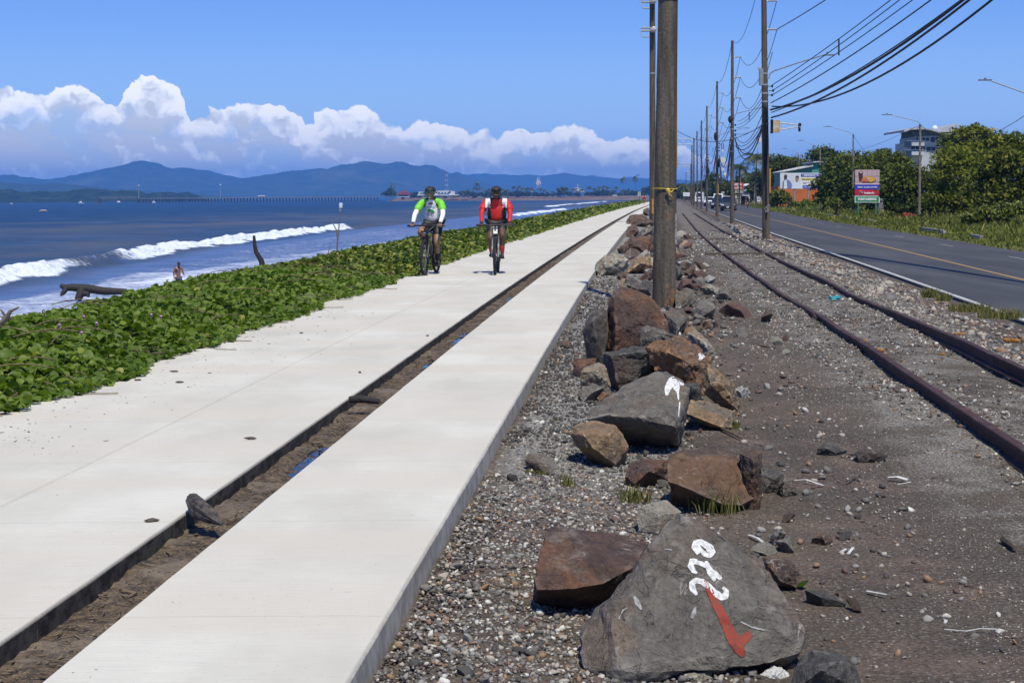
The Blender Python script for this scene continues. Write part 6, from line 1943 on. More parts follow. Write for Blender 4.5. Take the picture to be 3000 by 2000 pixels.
def palm(label, Y, foot, top, L, seed, nf=15, group='palms along the road', parts=True):
 b = P(foot[0], foot[1], Y); t = P(top[0], top[1], Y)
 zg = float(gz(b[0], b[1])); b[2] = zg
 root = thing('palm_tree', label, 'palm tree', b, group)
 m_ = b + (t - b) * .5 + np.array([.25 * math.sin(seed), 0, 0])
 MB().tube([b, m_, t], [.20, .15, .12], 8).obj('trunk', BARK, root, smooth=50)
 r = random.Random(seed)
 V = []; F = []
 for k in range(nf):
  a = 2 * math.pi * k / nf + r.uniform(-.25, .25); el = r.uniform(-.35, .9)
  vs, fs = frond_arrays(L * r.uniform(.85, 1.1), .5 + .5 * r.random(), seed * 31 + k)
  M = np.array((Matrix.Rotation(a, 3, 'Z') @ Matrix.Rotation(-el * .9, 3, 'Y')))
  w = vs @ M.T + t
  if parts:
   np_mesh('frond', w, fs, TREE_M['palm'], parent=root, attrs={'tint': np.full(len(w), r.uniform(.1, .95))})
  else:
   F.append(fs + sum(len(x) for x in V)); V.append(w)
 if not parts:
  np_mesh('crown', np.concatenate(V), np.concatenate(F), TREE_M['palm'], parent=root, attrs={'tint': np.repeat(nrng.random(nf) * .9, len(V[0]))})
 return root
def build_trees():
 tree('dark round tree between the long billboard and the food billboard', 178, (2398, 615), [(2455, 545, 58, 60, 0), (2430, 580, 40, 30, -1), (2490, 575, 38, 34, 0), (2450, 500, 40, 34, 1), (2470, 600, 45, 18, 0), (2420, 545, 36, 28, -1)], 8200, .17, .9, 'dark', 11)
 tree('tall tree rising behind the wave-roofed building, feathery top against the sky', 150, (2850, 632), [(2815, 425, 58, 36, 0), (2855, 395, 56, 32, 1), (2775, 468, 42, 28, 0), (2830, 460, 80, 50, 2), (2890, 425, 50, 34, 1), (2800, 385, 30, 16, 0)], 8200, .15, .75, 'olive', 12)
 tree('broad dark mangrove-like tree right behind the tall street lamp', 128, (2720, 640), [(2690, 560, 70, 68, 0), (2640, 575, 60, 58, 1), (2740, 560, 66, 70, 0), (2700, 610, 85, 32, -1), (2650, 520, 48, 40, 1)], 10500, .14, .75, 'dark', 13)
 tree('large olive-green tree filling the middle of the right-hand thicket', 118, (2830, 645), [(2810, 520, 80, 80, 0), (2850, 590, 90, 55, -1), (2780, 590, 70, 50, 0), (2860, 470, 70, 50, 1), (2800, 460, 50, 36, 1)], 12000, .13, .7, 'olive', 14)
 tree('large spreading tree at the right edge, branch tips against the sky', 108, (2960, 650), [(2940, 500, 85, 75, 0), (3000, 480, 80, 70, 1), (2920, 580, 80, 62, 0), (3010, 580, 90, 70, 0), (2950, 430, 56, 40, 1), (2985, 415, 40, 26, 1), (2935, 515, 44, 48, 1), (2880, 520, 44, 44, 1)], 13000, .13, .75, 'olive', 15)
 tree('dense tree behind the food billboard and the town sign', 160, (2600, 630), [(2590, 520, 60, 60, 0), (2560, 570, 60, 55, 0), (2620, 580, 50, 50, 0), (2545, 500, 45, 40, 1), (2600, 470, 46, 30, 1)], 8600, .16, .85, 'dark', 16)
 tree('tree with a light rounded top behind the food billboard, farther back', 215, (2530, 612), [(2530, 490, 60, 45, 0), (2480, 485, 45, 38, 0), (2570, 480, 50, 40, 0), (2500, 530, 60, 50, 0), (2640, 480, 40, 30, 0), (2610, 500, 40, 36, 0)], 6000, .21, 1.1, 'olive', 17)
 tree('umbrella-shaped tree standing tall behind the green warehouse', 262, (2412, 605), [(2412, 455, 42, 22, 0), (2388, 466, 28, 17, 0), (2440, 466, 30, 17, 0), (2420, 490, 40, 28, 0)], 3000, .22, 1.2, 'dark', 18)
 tree('dark tree left of the long billboard, over the roadside', 270, (2272, 600), [(2280, 500, 36, 46, 0), (2262, 530, 34, 40, 0), (2300, 490, 40, 30, 0), (2340, 490, 40, 28, 2), (2270, 570, 30, 28, 0)], 5200, .22, 1.2, 'dark', 19)
 tree('leafy shrub in front of the orange wall under the long billboard', 235, (2285, 604), [(2276, 576, 26, 18, 0), (2302, 588, 16, 10, 0), (2262, 590, 20, 15, 0)], 2600, .2, .8, 'olive', 20, name='shrub', cat='shrub', trunks=2)
 tree('low bush along the foot of the orange wall', 230, (2362, 606), [(2350, 599, 34, 8, 0), (2385, 600, 30, 9, 0), (2335, 601, 20, 7, 0)], 1900, .2, .7, 'olive', 21, name='shrub', cat='shrub', trunks=2)
 tree('tree behind the orange seafood sign and small house', 345, (2235, 596), [(2228, 530, 30, 40, 0), (2250, 555, 28, 34, 0), (2212, 560, 22, 26, 0)], 3000, .28, 1.3, 'dark', 22)
 tree('dark tree behind the pickup, left of the seafood sign', 420, (2128, 594), [(2128, 556, 22, 26, 0), (2142, 568, 18, 20, 0), (2112, 572, 14, 18, 0)], 2000, .33, 1.5, 'dark', 23)
 tree('yellow-green bush glowing at the foot of the right-hand thicket', 92, (2880, 656), [(2850, 640, 30, 16, 0), (2890, 628, 32, 20, 0), (2935, 622, 30, 22, 0), (2975, 618, 28, 22, 0)], 3600, .10, .42, 'yellow', 24, name='shrub', cat='shrub', trunks=2)
 tree('yellow-leaved sapling standing alone in the verge left of the food billboard', 140, (2446, 627), [(2446, 598, 17, 15, 0), (2438, 588, 8, 8, 0), (2452, 610, 10, 8, 0)], 260, .14, .5, 'yellow', 25, name='sapling', cat='sapling')
 tree('thin dark sapling hugging the lamp post beside the food billboard', 150, (2506, 625), [(2506, 600, 7, 16, 0)], 130, .15, .4, 'dark', 26, name='sapling', cat='sapling')
 # backdrop at the end of the road
 sp = [(2085, 545, 30, 36, 560), (2050, 560, 26, 28, 620), (2020, 566, 24, 24, 680), (2000, 562, 16, 26, 760), (1975, 566, 20, 20, 820), (2105, 560, 24, 30, 500), (2150, 560, 22, 30, 470), (2180, 552, 24, 34, 440), (2200, 560, 20, 28, 400)]
 for i, (x, y, rx, ry, Y) in enumerate(sp):
  tree(['hazy tree at the end of the road, nearest its bend', 'hazy tree over the far roadway', 'small hazy tree behind the far poles', 'hazy tree just right of the thick pole', 'faintest tree behind the thick pole', 'tree behind the fourth pole and the pickup',
   'tree behind the second pole', 'tree behind the seafood sign, left part', 'tree between seafood sign and pale lamp'][i], Y, (x, 592), [(x, y, rx, ry, 0), (x + rx * .6, y + 12, rx * .6, ry * .6, 0)], 1300, .45, 2.0, 'dark', 40 + i, group='trees at the end of the road')
 # palms
 palm('coconut palm standing clear against the sky right of the second pole', 330, (2165, 594), (2166, 492), 3.2, 3)
 palm('big coconut palm just left of the nearest roadside pole', 300, (2216, 596), (2217, 462), 3.6, 4)
 palm('coconut palm right of the nearest roadside pole, over the dark tree', 310, (2303, 594), (2306, 470), 3.4, 5)
 palm('shorter coconut palm half hidden behind the nearest roadside pole', 320, (2268, 596), (2270, 488), 3.2, 6)
 palm('lone small palm high above the trees, left of the wave-roofed building', 330, (2583, 600), (2583, 441), 1.9, 7)
 palm('palm crown poking through the trees behind the umbrella-shaped tree', 240, (2446, 600), (2446, 478), 2.6, 8)
 palm('palm over the roof of the small house', 360, (2196, 594), (2198, 512), 3.0, 9)
 for i, (x, y, Y) in enumerate(((2008, 545, 600), (1996, 552, 640), (2063, 535, 560), (2120, 540, 520))):
  palm(['hazy palm among the far poles', 'hazy palm nearest the thick pole', 'hazy palm at the end of the road', 'hazy palm behind the pickup'][i], Y, (x, 590), (x, y), 3.2, 20 + i, 12, 'palms at the end of the road', False)
build_trees()
# ------------------------------------------------------------------ text helper
def text_mesh(txt, size, parent, m, loc, name='lettering', rx=math.pi / 2, rz=0.0, bold=0.0, shear=0.0, sx=1.0, align='CENTER', thick=.01, ry=0.0):
 cu = bpy.data.curves.new('lettering', 'FONT')
 cu.body = txt; cu.size = size; cu.align_x = align; cu.align_y = 'CENTER'; cu.extrude = thick; cu.offset = bold; cu.shear = shear
 cu.resolution_u = 2
 tmp = bpy.data.objects.new('tmp_text', cu)
 me = bpy.data.meshes.new_from_object(tmp)
 bpy.data.objects.remove(tmp); bpy.data.curves.remove(cu)
 M = Matrix.Rotation(rz, 4, 'Z') @ Matrix.Rotation(rx, 4, 'X') @ Matrix.Rotation(ry, 4, 'Y') @ Matrix.Diagonal((sx, 1, 1, 1))
 me.transform(M)
 o = link(me, name, m, parent)
 b = BASE[parent.name]
 o.location = (loc[0] - b[0], loc[1] - b[1], loc[2] - b[2])
 return o
def flat(name, col, rough=.6):
 return mat(name, col, rough, .04, 4)
def poly_panel(parent, name, pts, m, Y, th=.01):
 """flat printed shape standing at depth Y"""
 return MB().prism([P(x, y, Y) for x, y in pts], (0, th, 0)).obj(name, m, parent)
def rect(x0, y0, x1, y1): return [(x0, y1), (x1, y1), (x1, y0), (x0, y0)]
def g1(l): return [(2260 + x / 6.5333, 460 + y / 6.5333) for x, y in l]
# ------------------------------------------------------------------ signs and billboards
WHITEP = flat('sign_white', (.70, .70, .70)); BLUEP = flat('sign_blue', (.015, .035, .42)); REDP = flat('sign_red', (.42, .012, .035)); GREENP = flat('sign_green', (.012, .22, .075))
YELP = flat('sign_yellow', (.66, .58, .10)); SKINB = flat('print_skin_dark', (.055, .030, .020)); SKINL = flat('print_skin_light', (.32, .17, .115)); JACK = flat('print_jacket', (.16, .20, .36))
PALEP = flat('print_pale', (.58, .60, .64))
def build_signs():
 # food billboard with the town sign
 Y = 138.0
 b = P(2540, 636, Y); b[2] = float(gz(b[0], b[1]))
 root = thing('roadside_billboard', 'tall billboard with plate of food and drink above a green town sign', 'billboard', b)
 k = Y / FPX
 # 'panel' in crop coordinates
 poly_panel(root, 'food_picture', g1(rect(1602, 244, 2070, 530)), flat('print_rose', (.46, .33, .33)), Y, .06)
 for x in (1720, 1832, 1925, 2018): poly_panel(root, 'tile_line', g1(rect(x, 246, x + 4, 365 if x > 1800 else 300)), flat('print_line', (.16, .10, .11)), Y - .012)
 poly_panel(root, 'tile_line', g1(rect(1604, 366, 2068, 371)), MATS['print_line'], Y - .012)
 poly_panel(root, 'table_edge', g1(rect(1604, 486, 2068, 494)), MATS['print_line'], Y - .012)
 poly_panel(root, 'table_top', g1([(1604, 528), (2068, 528), (2068, 496), (1604, 496)]), flat('print_table', (.60, .45, .45)), Y - .012)
 poly_panel(root, 'drink_glass', g1([(1680, 465), (1745, 465), (1752, 290), (1735, 275), (1685, 280), (1664, 300)]), flat('print_cola', (.070, .014, .016)), Y - .02)
 poly_panel(root, 'glass_shine', g1([(1690, 290), (1735, 285), (1738, 305), (1692, 310)]), PALEP, Y - .03)
 poly_panel(root, 'plate', g1([(1730, 470), (1800, 500), (1940, 500), (2005, 460), (1990, 420), (1760, 420)]), flat('print_plate', (.10, .06, .045)), Y - .02)
 poly_panel(root, 'chips', g1([(1770, 440), (1900, 480), (1990, 455), (1975, 400), (1900, 372), (1790, 370), (1745, 400)]), flat('print_chips', (.62, .33, .05)), Y - .032)
 poly_panel(root, 'fried_food', g1([(1715, 455), (1745, 485), (1840, 470), (1880, 430), (1850, 392), (1770, 395), (1730, 425)]), flat('print_fried', (.50, .17, .06)), Y - .044)
 poly_panel(root, 'sauce', g1([(1830, 415), (1870, 432), (1880, 415), (1845, 402)]), PALEP, Y - .052)
 poly_panel(root, 'sauce', g1([(1740, 485), (1800, 485), (1795, 455), (1755, 460)]), REDP, Y - .052)
 poly_panel(root, 'blue_band', g1(rect(1600, 532, 2070, 620)), BLUEP, Y, .06)
 poly_panel(root, 'red_band', g1(rect(1598, 622, 2072, 736)), REDP, Y, .06)
 poly_panel(root, 'town_sign_border', g1(rect(1596, 744, 2072, 872)), WHITEP, Y, .06)
 poly_panel(root, 'town_sign', g1(rect(1610, 757, 2058, 858)), GREENP, Y - .012)
 text_mesh('Disfrutá los sabores locales', 6.0 * k, root, WHITEP, P(*g1([(1835, 577)])[0], Y - .02), bold=.006, sx=.86)
 text_mesh('PedidosYa', 7.6 * k, root, WHITEP, P(*g1([(1868, 690)])[0], Y - .02), bold=.010, shear=.12, sx=.92)
 mb = MB()
 L = [P(x, y, Y - .02) for x, y in g1([(1693, 712), (1690, 660), (1722, 656), (1745, 672), (1740, 690), (1715, 694)])]
 mb.tube(L, .085, 6, flat=.25); mb.obj('letter_logo', WHITEP, root)
 text_mesh('PUNTARENAS', 8.6 * k, root, WHITEP, P(*g1([(1834, 809)])[0], Y - .022), bold=.016, sx=.98)
 for x in (1662, 1998):
  a = P(*g1([(x, 876)])[0], Y + .05); f = P(*g1([(x, 1120)])[0], Y + .05); f[2] = min(f[2], float(gz(f[0], f[1])) - .1)
  MB().tube([f, P(*g1([(x, 260)])[0], Y + .12)], .075, 8).obj('post', flat('green_post', (.05, .17, .10)), root, smooth=50)
 # long billboard in front of the warehouse
 Y = 236.0; k = Y / FPX
 b = P(2330, 604, Y); b[2] = float(gz(b[0], b[1]))
 root = thing('campaign_billboard', 'long white billboard with two men and blue text boxes over the orange wall', 'billboard', b)
 poly_panel(root, 'board', g1(rect(168, 306, 960, 612)), WHITEP, Y, .1)
 poly_panel(root, 'pale_print', g1(rect(178, 318, 560, 606)), PALEP, Y - .02)
 poly_panel(root, 'printed_jacket', g1([(205, 606), (215, 480), (240, 440), (280, 425), (330, 440), (370, 475), (395, 540), (380, 606)]), JACK, Y - .035)
 poly_panel(root, 'printed_shirt', g1([(240, 606), (250, 445), (290, 430), (300, 606)]), WHITEP, Y - .05)
 poly_panel(root, 'printed_head', g1([(255, 440), (243, 400), (243, 355), (265, 335), (290, 338), (302, 360), (298, 410), (275, 442)]), SKINB, Y - .06)
 poly_panel(root, 'printed_shirt', g1([(395, 606), (410, 520), (450, 490), (500, 485), (560, 530), (585, 606)]), flat('print_shirt_blue', (.62, .66, .74)), Y - .035)
 poly_panel(root, 'printed_head', g1([(465, 465), (460, 400), (480, 372), (515, 372), (528, 400), (515, 455), (485, 478)]), SKINL, Y - .05)
 poly_panel(root, 'printed_hair', g1([(458, 400), (470, 362), (510, 358), (532, 385), (520, 392), (480, 385)]), flat('print_hair', (.02, .015, .012)), Y - .06)
 poly_panel(root, 'blue_band', g1(rect(565, 322, 950, 380)), BLUEP, Y - .02)
 poly_panel(root, 'yellow_band', g1(rect(570, 403, 900, 445)), YELP, Y - .02)
 poly_panel(root, 'blue_band', g1([(600, 606), (940, 606), (940, 525), (595, 545)]), BLUEP, Y - .02)
 text_mesh('RESTAURACIÓN', 5.6 * k, root, WHITEP, P(*g1([(628, 352)])[0], Y - .035), bold=.02, align='LEFT')
 text_mesh('¡Gobernemos de verdad', 4.2 * k, root, flat('print_text', (.12, .11, .05)), P(*g1([(584, 425)])[0], Y - .035), align='LEFT', bold=.008)
 text_mesh('nosotros sí podemos', 2.6 * k, root, MATS['print_line'], P(*g1([(604, 488)])[0], Y - .03), align='LEFT')
 text_mesh('escuchar', 2.6 * k, root, MATS['print_line'], P(*g1([(604, 508)])[0], Y - .03), align='LEFT')
 text_mesh('Restauración', 4.0 * k, root, WHITEP, P(*g1([(640, 575)])[0], Y - .035), align='LEFT', bold=.01)
 for x, y in ((604, 352), (626, 575)):
  c = P(*g1([(x, y)])[0], Y - .04)
  mb = MB()
  for q in range(8):
   a = q * math.pi / 4; mb.tube([c + np.array([math.cos(a) * .10, 0, math.sin(a) * .10]), c + np.array([math.cos(a) * .16, 0, math.sin(a) * .16])], .03, 4)
  mb.obj('star_emblem', PALEP, root)
 for x in (437, 700):
  MB().tube([P(*g1([(x, 830)])[0], Y + .2), P(*g1([(x, 560)])[0], Y + .2)], .12, 8).obj('post', STEEL, root)
 # seafood sign
 Y = 350.0; k = Y / FPX
 f2_ = lambda l: [(2040 + x / 9.8, 500 + y / 9.8) for x, y in l]
 b = P(2158, 597, Y); b[2] = float(gz(b[0], b[1]))
 root = thing('seafood_sign', 'orange seafood stall sign with white capitals and menu boards beneath', 'sign', b)
 poly_panel(root, 'board', f2_(rect(1010, 345, 1352, 540)), flat('sign_orange', (.38, .075, .022)), Y, .08)
 text_mesh('CEVICHES', 5.6 * k, root, WHITEP, P(*f2_([(1180, 405)])[0], Y - .03), bold=.02)
 text_mesh('DEL', 2.6 * k, root, WHITEP, P(*f2_([(1200, 460)])[0], Y - .03), bold=.01)
 text_mesh('PUERTO', 5.6 * k, root, WHITEP, P(*f2_([(1200, 502)])[0], Y - .03), bold=.02)
 poly_panel(root, 'white_stripe', f2_(rect(1110, 365, 1280, 378)), WHITEP, Y - .02)
 for x0, y0, x1, y1 in ((1110, 555, 1170, 640), (1190, 555, 1240, 650), (1260, 560, 1330, 640), (1110, 700, 1170, 800), (1190, 730, 1300, 800), (1110, 830, 1200, 930), (1220, 820, 1310, 930)):
  poly_panel(root, 'menu_board', f2_(rect(x0, y0, x1, y1)), flat('menu_cream', (.42, .41, .36)), Y, .05)
  poly_panel(root, 'menu_print', f2_(rect(x0 + 14, y0 + 22, x1 - 12, y0 + 40)), flat('menu_print', (.12, .10, .06)), Y - .02)
 for x in (1030, 1345):
  MB().tube([P(*f2_([(x, 960)])[0], Y + .1), P(*f2_([(x, 345)])[0], Y + .1)], .09, 6).obj('post', STEEL, root)
 # small white sign with two panels behind the truck
 Y = 390.0
 b = P(2117, 592, Y); root = thing('small_sign', 'small white sign with dark marks behind the dark pickup', 'sign', b)
 poly_panel(root, 'board', f2_(rect(725, 605, 802, 750)), WHITEP, Y, .06)
 mb = MB()
 for i in range(4):
  mb.tube([P(*f2_([(742 + i * 12, 640 + i * 6)])[0], Y - .03), P(*f2_([(760 + i * 9, 660 + i * 14)])[0], Y - .03)], .07, 4)
 mb.obj('print_mark', flat('print_black', (.02, .02, .02)), root)
 MB().tube([P(*f2_([(730, 940)])[0], Y + .08), P(*f2_([(735, 605)])[0], Y + .08)], .07, 6).obj('post', STEEL, root)
 # blue and white service sign
 Y = 330.0
 b = P(2222, 597, Y); root = thing('service_sign', 'white roadside sign with a blue square left of the nearest pole', 'sign', b)
 poly_panel(root, 'board', f2_(rect(1745, 745, 1832, 885)), WHITEP, Y, .06)
 poly_panel(root, 'blue_square', f2_(rect(1762, 757, 1818, 842)), BLUEP, Y - .02)
 poly_panel(root, 'white_figure', f2_(rect(1780, 768, 1800, 815)), WHITEP, Y - .04)
 MB().tube([P(*f2_([(1790, 960)])[0], Y + .08), P(*f2_([(1790, 745)])[0], Y + .08)], .06, 6).obj('post', STEEL, root)
 # distant white hoarding right of the thick pole
 Y = 520.0
 b = P(2011, 590, Y); root = thing('white_hoarding', 'blank-looking white hoarding far down the track', 'billboard', b)
 poly_panel(root, 'board', rect(2001.5, 564, 2021, 575), WHITEP, Y, .1)
 poly_panel(root, 'faint_print', rect(2004, 567.5, 2018, 570.5), PALEP, Y - .03)
 for x in (2004, 2018): MB().tube([P(x, 596, Y + .15), P(x, 566, Y + .15)], .12, 6).obj('post', POLE_M, root)
 # double sign on a post beside the path, far off
 b = G(1874, 601, -.05); Y = b[1]
 root = thing('path_sign', 'small twin-panel sign on a post beside the far end of the path', 'sign', b)
 for x0, x1 in ((1868.5, 1872.5), (1873.2, 1877)):
  poly_panel(root, 'panel', rect(x0, 561.5, x1, 575), flat('sign_grey_green', (.30, .34, .30)), Y, .05)
 MB().tube([b, P(1874, 560, Y + .08)], .05, 6).obj('post', POLE_M, root)
build_signs()
# ------------------------------------------------------------------ buildings on the right
def build_buildings():
 # warehouse
 Y = 246.0
 b = P(2340, 604, Y); b[2] = float(gz(b[0], b[1]))
 root = thing('warehouse', 'green-gabled warehouse with an orange lower wall behind the long billboard', 'warehouse', b)
 om = mat('orange_wall', (.48, .135, .030), .85, .10, .6)
 gm, nt = newmat('green_cladding')
 w = nt.new('ShaderNodeTexWave'); nt.set(w.inputs['Vector'], nt.objco()); w.inputs['Scale'].default_value = 3.2
 nt.set(nt.b.inputs['Base Color'], nt.mix(w.outputs[0], (.05, .21, .16), (.075, .28, .22))); nt.set(nt.b.inputs['Roughness'], .6)
 def wall(name, pts, m, dy, th): return MB().prism([P(x, y, Y + dy) for x, y in pts], (0, th, 0)).obj(name, m, root)
 wall('orange_wall', g1([(130, 980), (1080, 980), (1080, 560), (130, 560)]), om, 0, 9)
 wall('green_gable', g1([(235, 558), (1060, 558), (1045, 110), (950, 82), (830, 98), (800, 170), (420, 265), (240, 290)]), gm, .05, 8.8)
 rm = mat('white_roof', (.55, .55, .56), .6, .15, 2)
 wall('roof_edge', g1([(215, 292), (800, 180), (806, 155), (220, 276)]), rm, -.5, 9.6)
 wall('roof_edge', g1([(800, 112), (940, 96), (1045, 130), (1048, 108), (942, 76), (802, 94)]), rm, -.5, 9.6)
 wall('roof_vent', g1([(728, 160), (800, 145), (802, 108), (730, 116)]), mat('dark_slate', (.05, .055, .06), .7), -.4, 3)
 # modern block with wave roof
 Y = 300.0
 f6 = lambda l: [(2600 + x / 4.2375, 330 + y / 4.2375) for x, y in l]
 b = P(2740, 600, Y); b[2] = float(gz(b[0], b[1]))
 root = thing('apartment_block', 'modern grey apartment block with a wavy overhanging roof behind the trees', 'building', b)
 wl = mat('render_grey', (.44, .46, .50), .7, .08, .4); gl = mat('blue_glass', (.022, .040, .085), .35, .1, .5, spec=.25); dkm = mat('dark_bluish_upper', (.10, .13, .19), .8, .1, 1)  # last one: dark bluish glass tone of the upper wall, shared by the strut
 def blk(name, pts, m, dy, th): return MB().prism([P(x, y, Y + dy) for x, y in pts], (0, th, 0)).obj(name, m, root)
 blk('wall', f6([(288, 900), (1250, 900), (1250, 255), (345, 300), (345, 362), (288, 366)]), wl, 0, 12)
 blk('upper_wall', f6([(400, 300), (800, 300), (800, 275), (640, 262), (500, 225), (410, 215), (350, 225), (345, 300)]), dkm, .1, 11)
 top = []
 for i in range(15):
  t = i / 14
  x = 205 + 600 * t
  y = 205 - 22 * math.sin(math.pi * min(1, t / .55)) if t < .55 else 205 + 60 * sm01((t - .5) / .42) - 4
  if t < .1: y = 215 - 90 * t
  top.append((x, float(y)))
 rpts = top[::-1] + [(x, y + (26 if x < 420 else 16)) for x, y in top]
 blk('wave_roof', f6(rpts), mat('grey_roof', (.40, .40, .42), .55, .15, 1), -2.0, 16)
 blk('back_roof', f6([(590, 235), (880, 250), (880, 140), (840, 140), (600, 225)]), MATS['grey_roof'], 4, 9)
 blk('right_roof', f6([(1180, 215), (1380, 215), (1370, 190), (1190, 195)]), MATS['grey_roof'], 0, 12)
 blk('strut', f6([(355, 300), (375, 300), (325, 235), (300, 232)]), dkm, -1.2, .5)
 for x0, y0, x1, y1 in ((352, 302, 418, 362), (425, 306, 522, 356), (535, 300, 650, 372), (668, 312, 775, 362), (290, 413, 400, 482), (410, 413, 470, 482), (482, 420, 600, 480), (830, 320, 960, 400)):
  f_ = blk('window', f6(rect(x0, y0, x1, y1)), wl, -.12, .2)
  o = MB().prism([P(x, y, Y - .16) for x, y in f6(rect(x0 + 5, y0 + 5, x1 - 5, y1 - 5))], (0, .1, 0)).obj('pane', gl, f_)
  MB().prism([P(x, y, Y - .2) for x, y in f6(rect((x0 + x1) / 2 - 3, y0 + 4, (x0 + x1) / 2 + 3, y1 - 4))], (0, .1, 0)).obj('mullion', wl, f_)
 for y0 in (362, 478):
  bl = blk('balcony', f6([(285, y0 + 50), (460, y0 + 50), (460, y0), (290, y0)]), wl, -1.6, 1.8)
  MB().prism([P(x, y, Y - 1.9) for x, y in f6(rect(238, y0 - 2, 300, y0 + 72))], (0, 1.8, 0)).obj('glass_front', gl, bl)
  MB().tube([P(*f6([(240, y0 - 12)])[0], Y - 1.7), P(*f6([(460, y0 - 12)])[0], Y - 1.7)], .05, 5).obj('rail', mat('blue_rail', (.05, .10, .30), .4), bl)
 for x in (400, 452, 545): MB().tube([P(*f6([(x, 295)])[0], Y - .1), P(*f6([(x, 225)])[0], Y - .1)], .07, 5).obj('glazing_bar', STEEL, root)
 MB().ell(P(*f6([(588, 196)])[0], Y + 3), (.55, .5, .55), 10, 8).obj('roof_dish', WHITEP, root)
 # small house and bus shelter
 f2_ = lambda l: [(2040 + x / 9.8, 500 + y / 9.8) for x, y in l]
 Y = 372.0
 b = P(2185, 595, Y); root = thing('small_house', 'small house with white sloping eaves right of the orange seafood sign', 'house', b)
 MB().prism([P(x, y, Y) for x, y in f2_([(1385, 980), (1530, 980), (1530, 400), (1385, 450)])], (0, 6, 0)).obj('wall', mat('house_wall', (.20, .20, .22), .8, .15, 1), root)
 for l in ([(1390, 452), (1535, 388), (1535, 368), (1388, 430)], [(1375, 585), (1530, 530), (1530, 510), (1370, 565)]):
  MB().prism([P(x, y, Y - .8) for x, y in f2_(l)], (0, 7, 0)).obj('roof', WHITEP, root)
 MB().prism([P(x, y, Y - .1) for x, y in f2_(rect(1410, 462, 1490, 515))], (0, .1, 0)).obj('window', gl, root)
 Y = 326.0
 b = P(2185, 600, Y); b[2] = float(gz(b[0], b[1]))
 root = thing('bus_shelter', 'small roadside shelter with an orange wall panel and white pipe frame', 'bus shelter', b)
 MB().prism([P(x, y, Y) for x, y in f2_(rect(1400, 690, 1472, 1000))], (0, .2, 0)).obj('orange_panel', mat('orange_panel', (.50, .22, .05), .7, .1, 2), root)
 MB().prism([P(x, y, Y + .1) for x, y in f2_(rect(1312, 720, 1402, 1000))], (0, 1.6, 0)).obj('dark_interior', mat('shelter_dark', (.025, .025, .028), .8), root)
 MB().prism([P(x, y, Y - .6) for x, y in f2_([(1310, 700), (1560, 700), (1560, 685), (1320, 676)])], (0, 2.4, 0)).obj('roof', mat('shelter_roof', (.16, .16, .17), .7), root)
 MB().tube([P(*f2_([(1312, 712)])[0], Y - .7), P(*f2_([(1515, 722)])[0], Y - .7), P(*f2_([(1528, 745)])[0], Y - .7), P(*f2_([(1522, 880)])[0], Y - .7)], .07, 6).obj('pipe_frame', WHITEP, root)
 b = P(2233, 601, 300); b[2] = float(gz(b[0], b[1]))
 o = MB().tube([b, b + np.array([0, 0, .8])], [.2, .18], 10).obj('orange_barrel', mat('orange_barrel', (.55, .11, .03), .6), base=b); tag(o, 'orange barrel in the grass left of the nearest roadside pole', 'barrel')
 b = P(2644, 628, 120); b[2] = float(gz(b[0], b[1]))
 mb = MB(); rr_ = random.Random(4)
 for q in range(9):
  tv, tf = ico_arrays(1, 700 + q, (rr_.uniform(.2, .5), .35, rr_.uniform(.12, .3)), .4)
  mb.add((tv + b + np.array([rr_.uniform(-.9, 1.1), rr_.uniform(-.2, .2), .15 + .25 * rr_.random()])).tolist(), tf.tolist())
 o = mb.obj('rubbish_heap', mat('red_rubbish', (.26, .035, .03), .8, .35, 6, .6, 20), base=b); tag(o, 'red rubbish heap at the edge of the thicket left of the tall lamp', 'rubbish')
 b = P(2579, 620, 150); b[2] = float(gz(b[0], b[1]))
 o = MB().tube([b, b + np.array([.1, 0, .9]), b + np.array([.05, 0, 1.5])], [.36, .3, .2], 9).obj('tree_stump', mat('pale_bark', (.22, .20, .18), .95, .3, 5, .6, 30), base=b, smooth=50); tag(o, 'pale thick stump behind the right post of the food billboard', 'stump')
 # tyre standing in front of the orange wall
 b = P(2316, 598, 228)
 mb = MB(); ring = [b + np.array([.36 * math.cos(a), 0, .36 * math.sin(a)]) for a in np.linspace(0, 2 * math.pi, 17)]
 mb.tube(ring, .11, 6); o = mb.obj('old_tyre', mat('tyre_rubber', (.018, .018, .018), .8), base=b); tag(o, 'old tyre standing in the grass below the long billboard', 'tyre')
build_buildings()
# ------------------------------------------------------------------ masts
def lattice(label, px, y0, y1, Y, w0, w1, bands=True, dishes=(), name='radio_mast'):
 a = P(px, y0, Y); t = P(px, y1, Y)
 root = thing(name, label, 'mast', a, 'radio masts')
 rd = mat('mast_red', (.36, .04, .035), .6); wh = mat('mast_white', (.62, .62, .62), .6)
 n = 8
 for k in range(n):
  mb = MB(); u0, u1 = k / n, (k + 1) / n
  wa, wb = w0 + (w1 - w0) * u0, w0 + (w1 - w0) * u1
  p, q = a + (t - a) * u0, a + (t - a) * u1
  r = max(.08, Y * .00008)
  c = [(-1, -1), (1, -1), (1, 1), (-1, 1)]
  for (sx, sy) in c: mb.tube([p + np.array([sx * wa, sy * wa, 0]), q + np.array([sx * wb, sy * wb, 0])], r, 4)
  for i in range(4):
   (x0, y0_), (x1, y1_) = c[i], c[(i + 1) % 4]
   mb.tube([p + np.array([x0 * wa, y0_ * wa, 0]), q + np.array([x1 * wb, y1_ * wb, 0])], r * .6, 3)
  mb.obj('mast_section', rd if (k % 2 and bands) else wh, root)
 for (dy, dx, r) in dishes:
  p = P(px + dx, dy, Y - 1.2)
  MB().tube([p, p + np.array([0, .5, 0])], [r, r * .8], 12).obj('dish', wh, root, smooth=40)
 return root
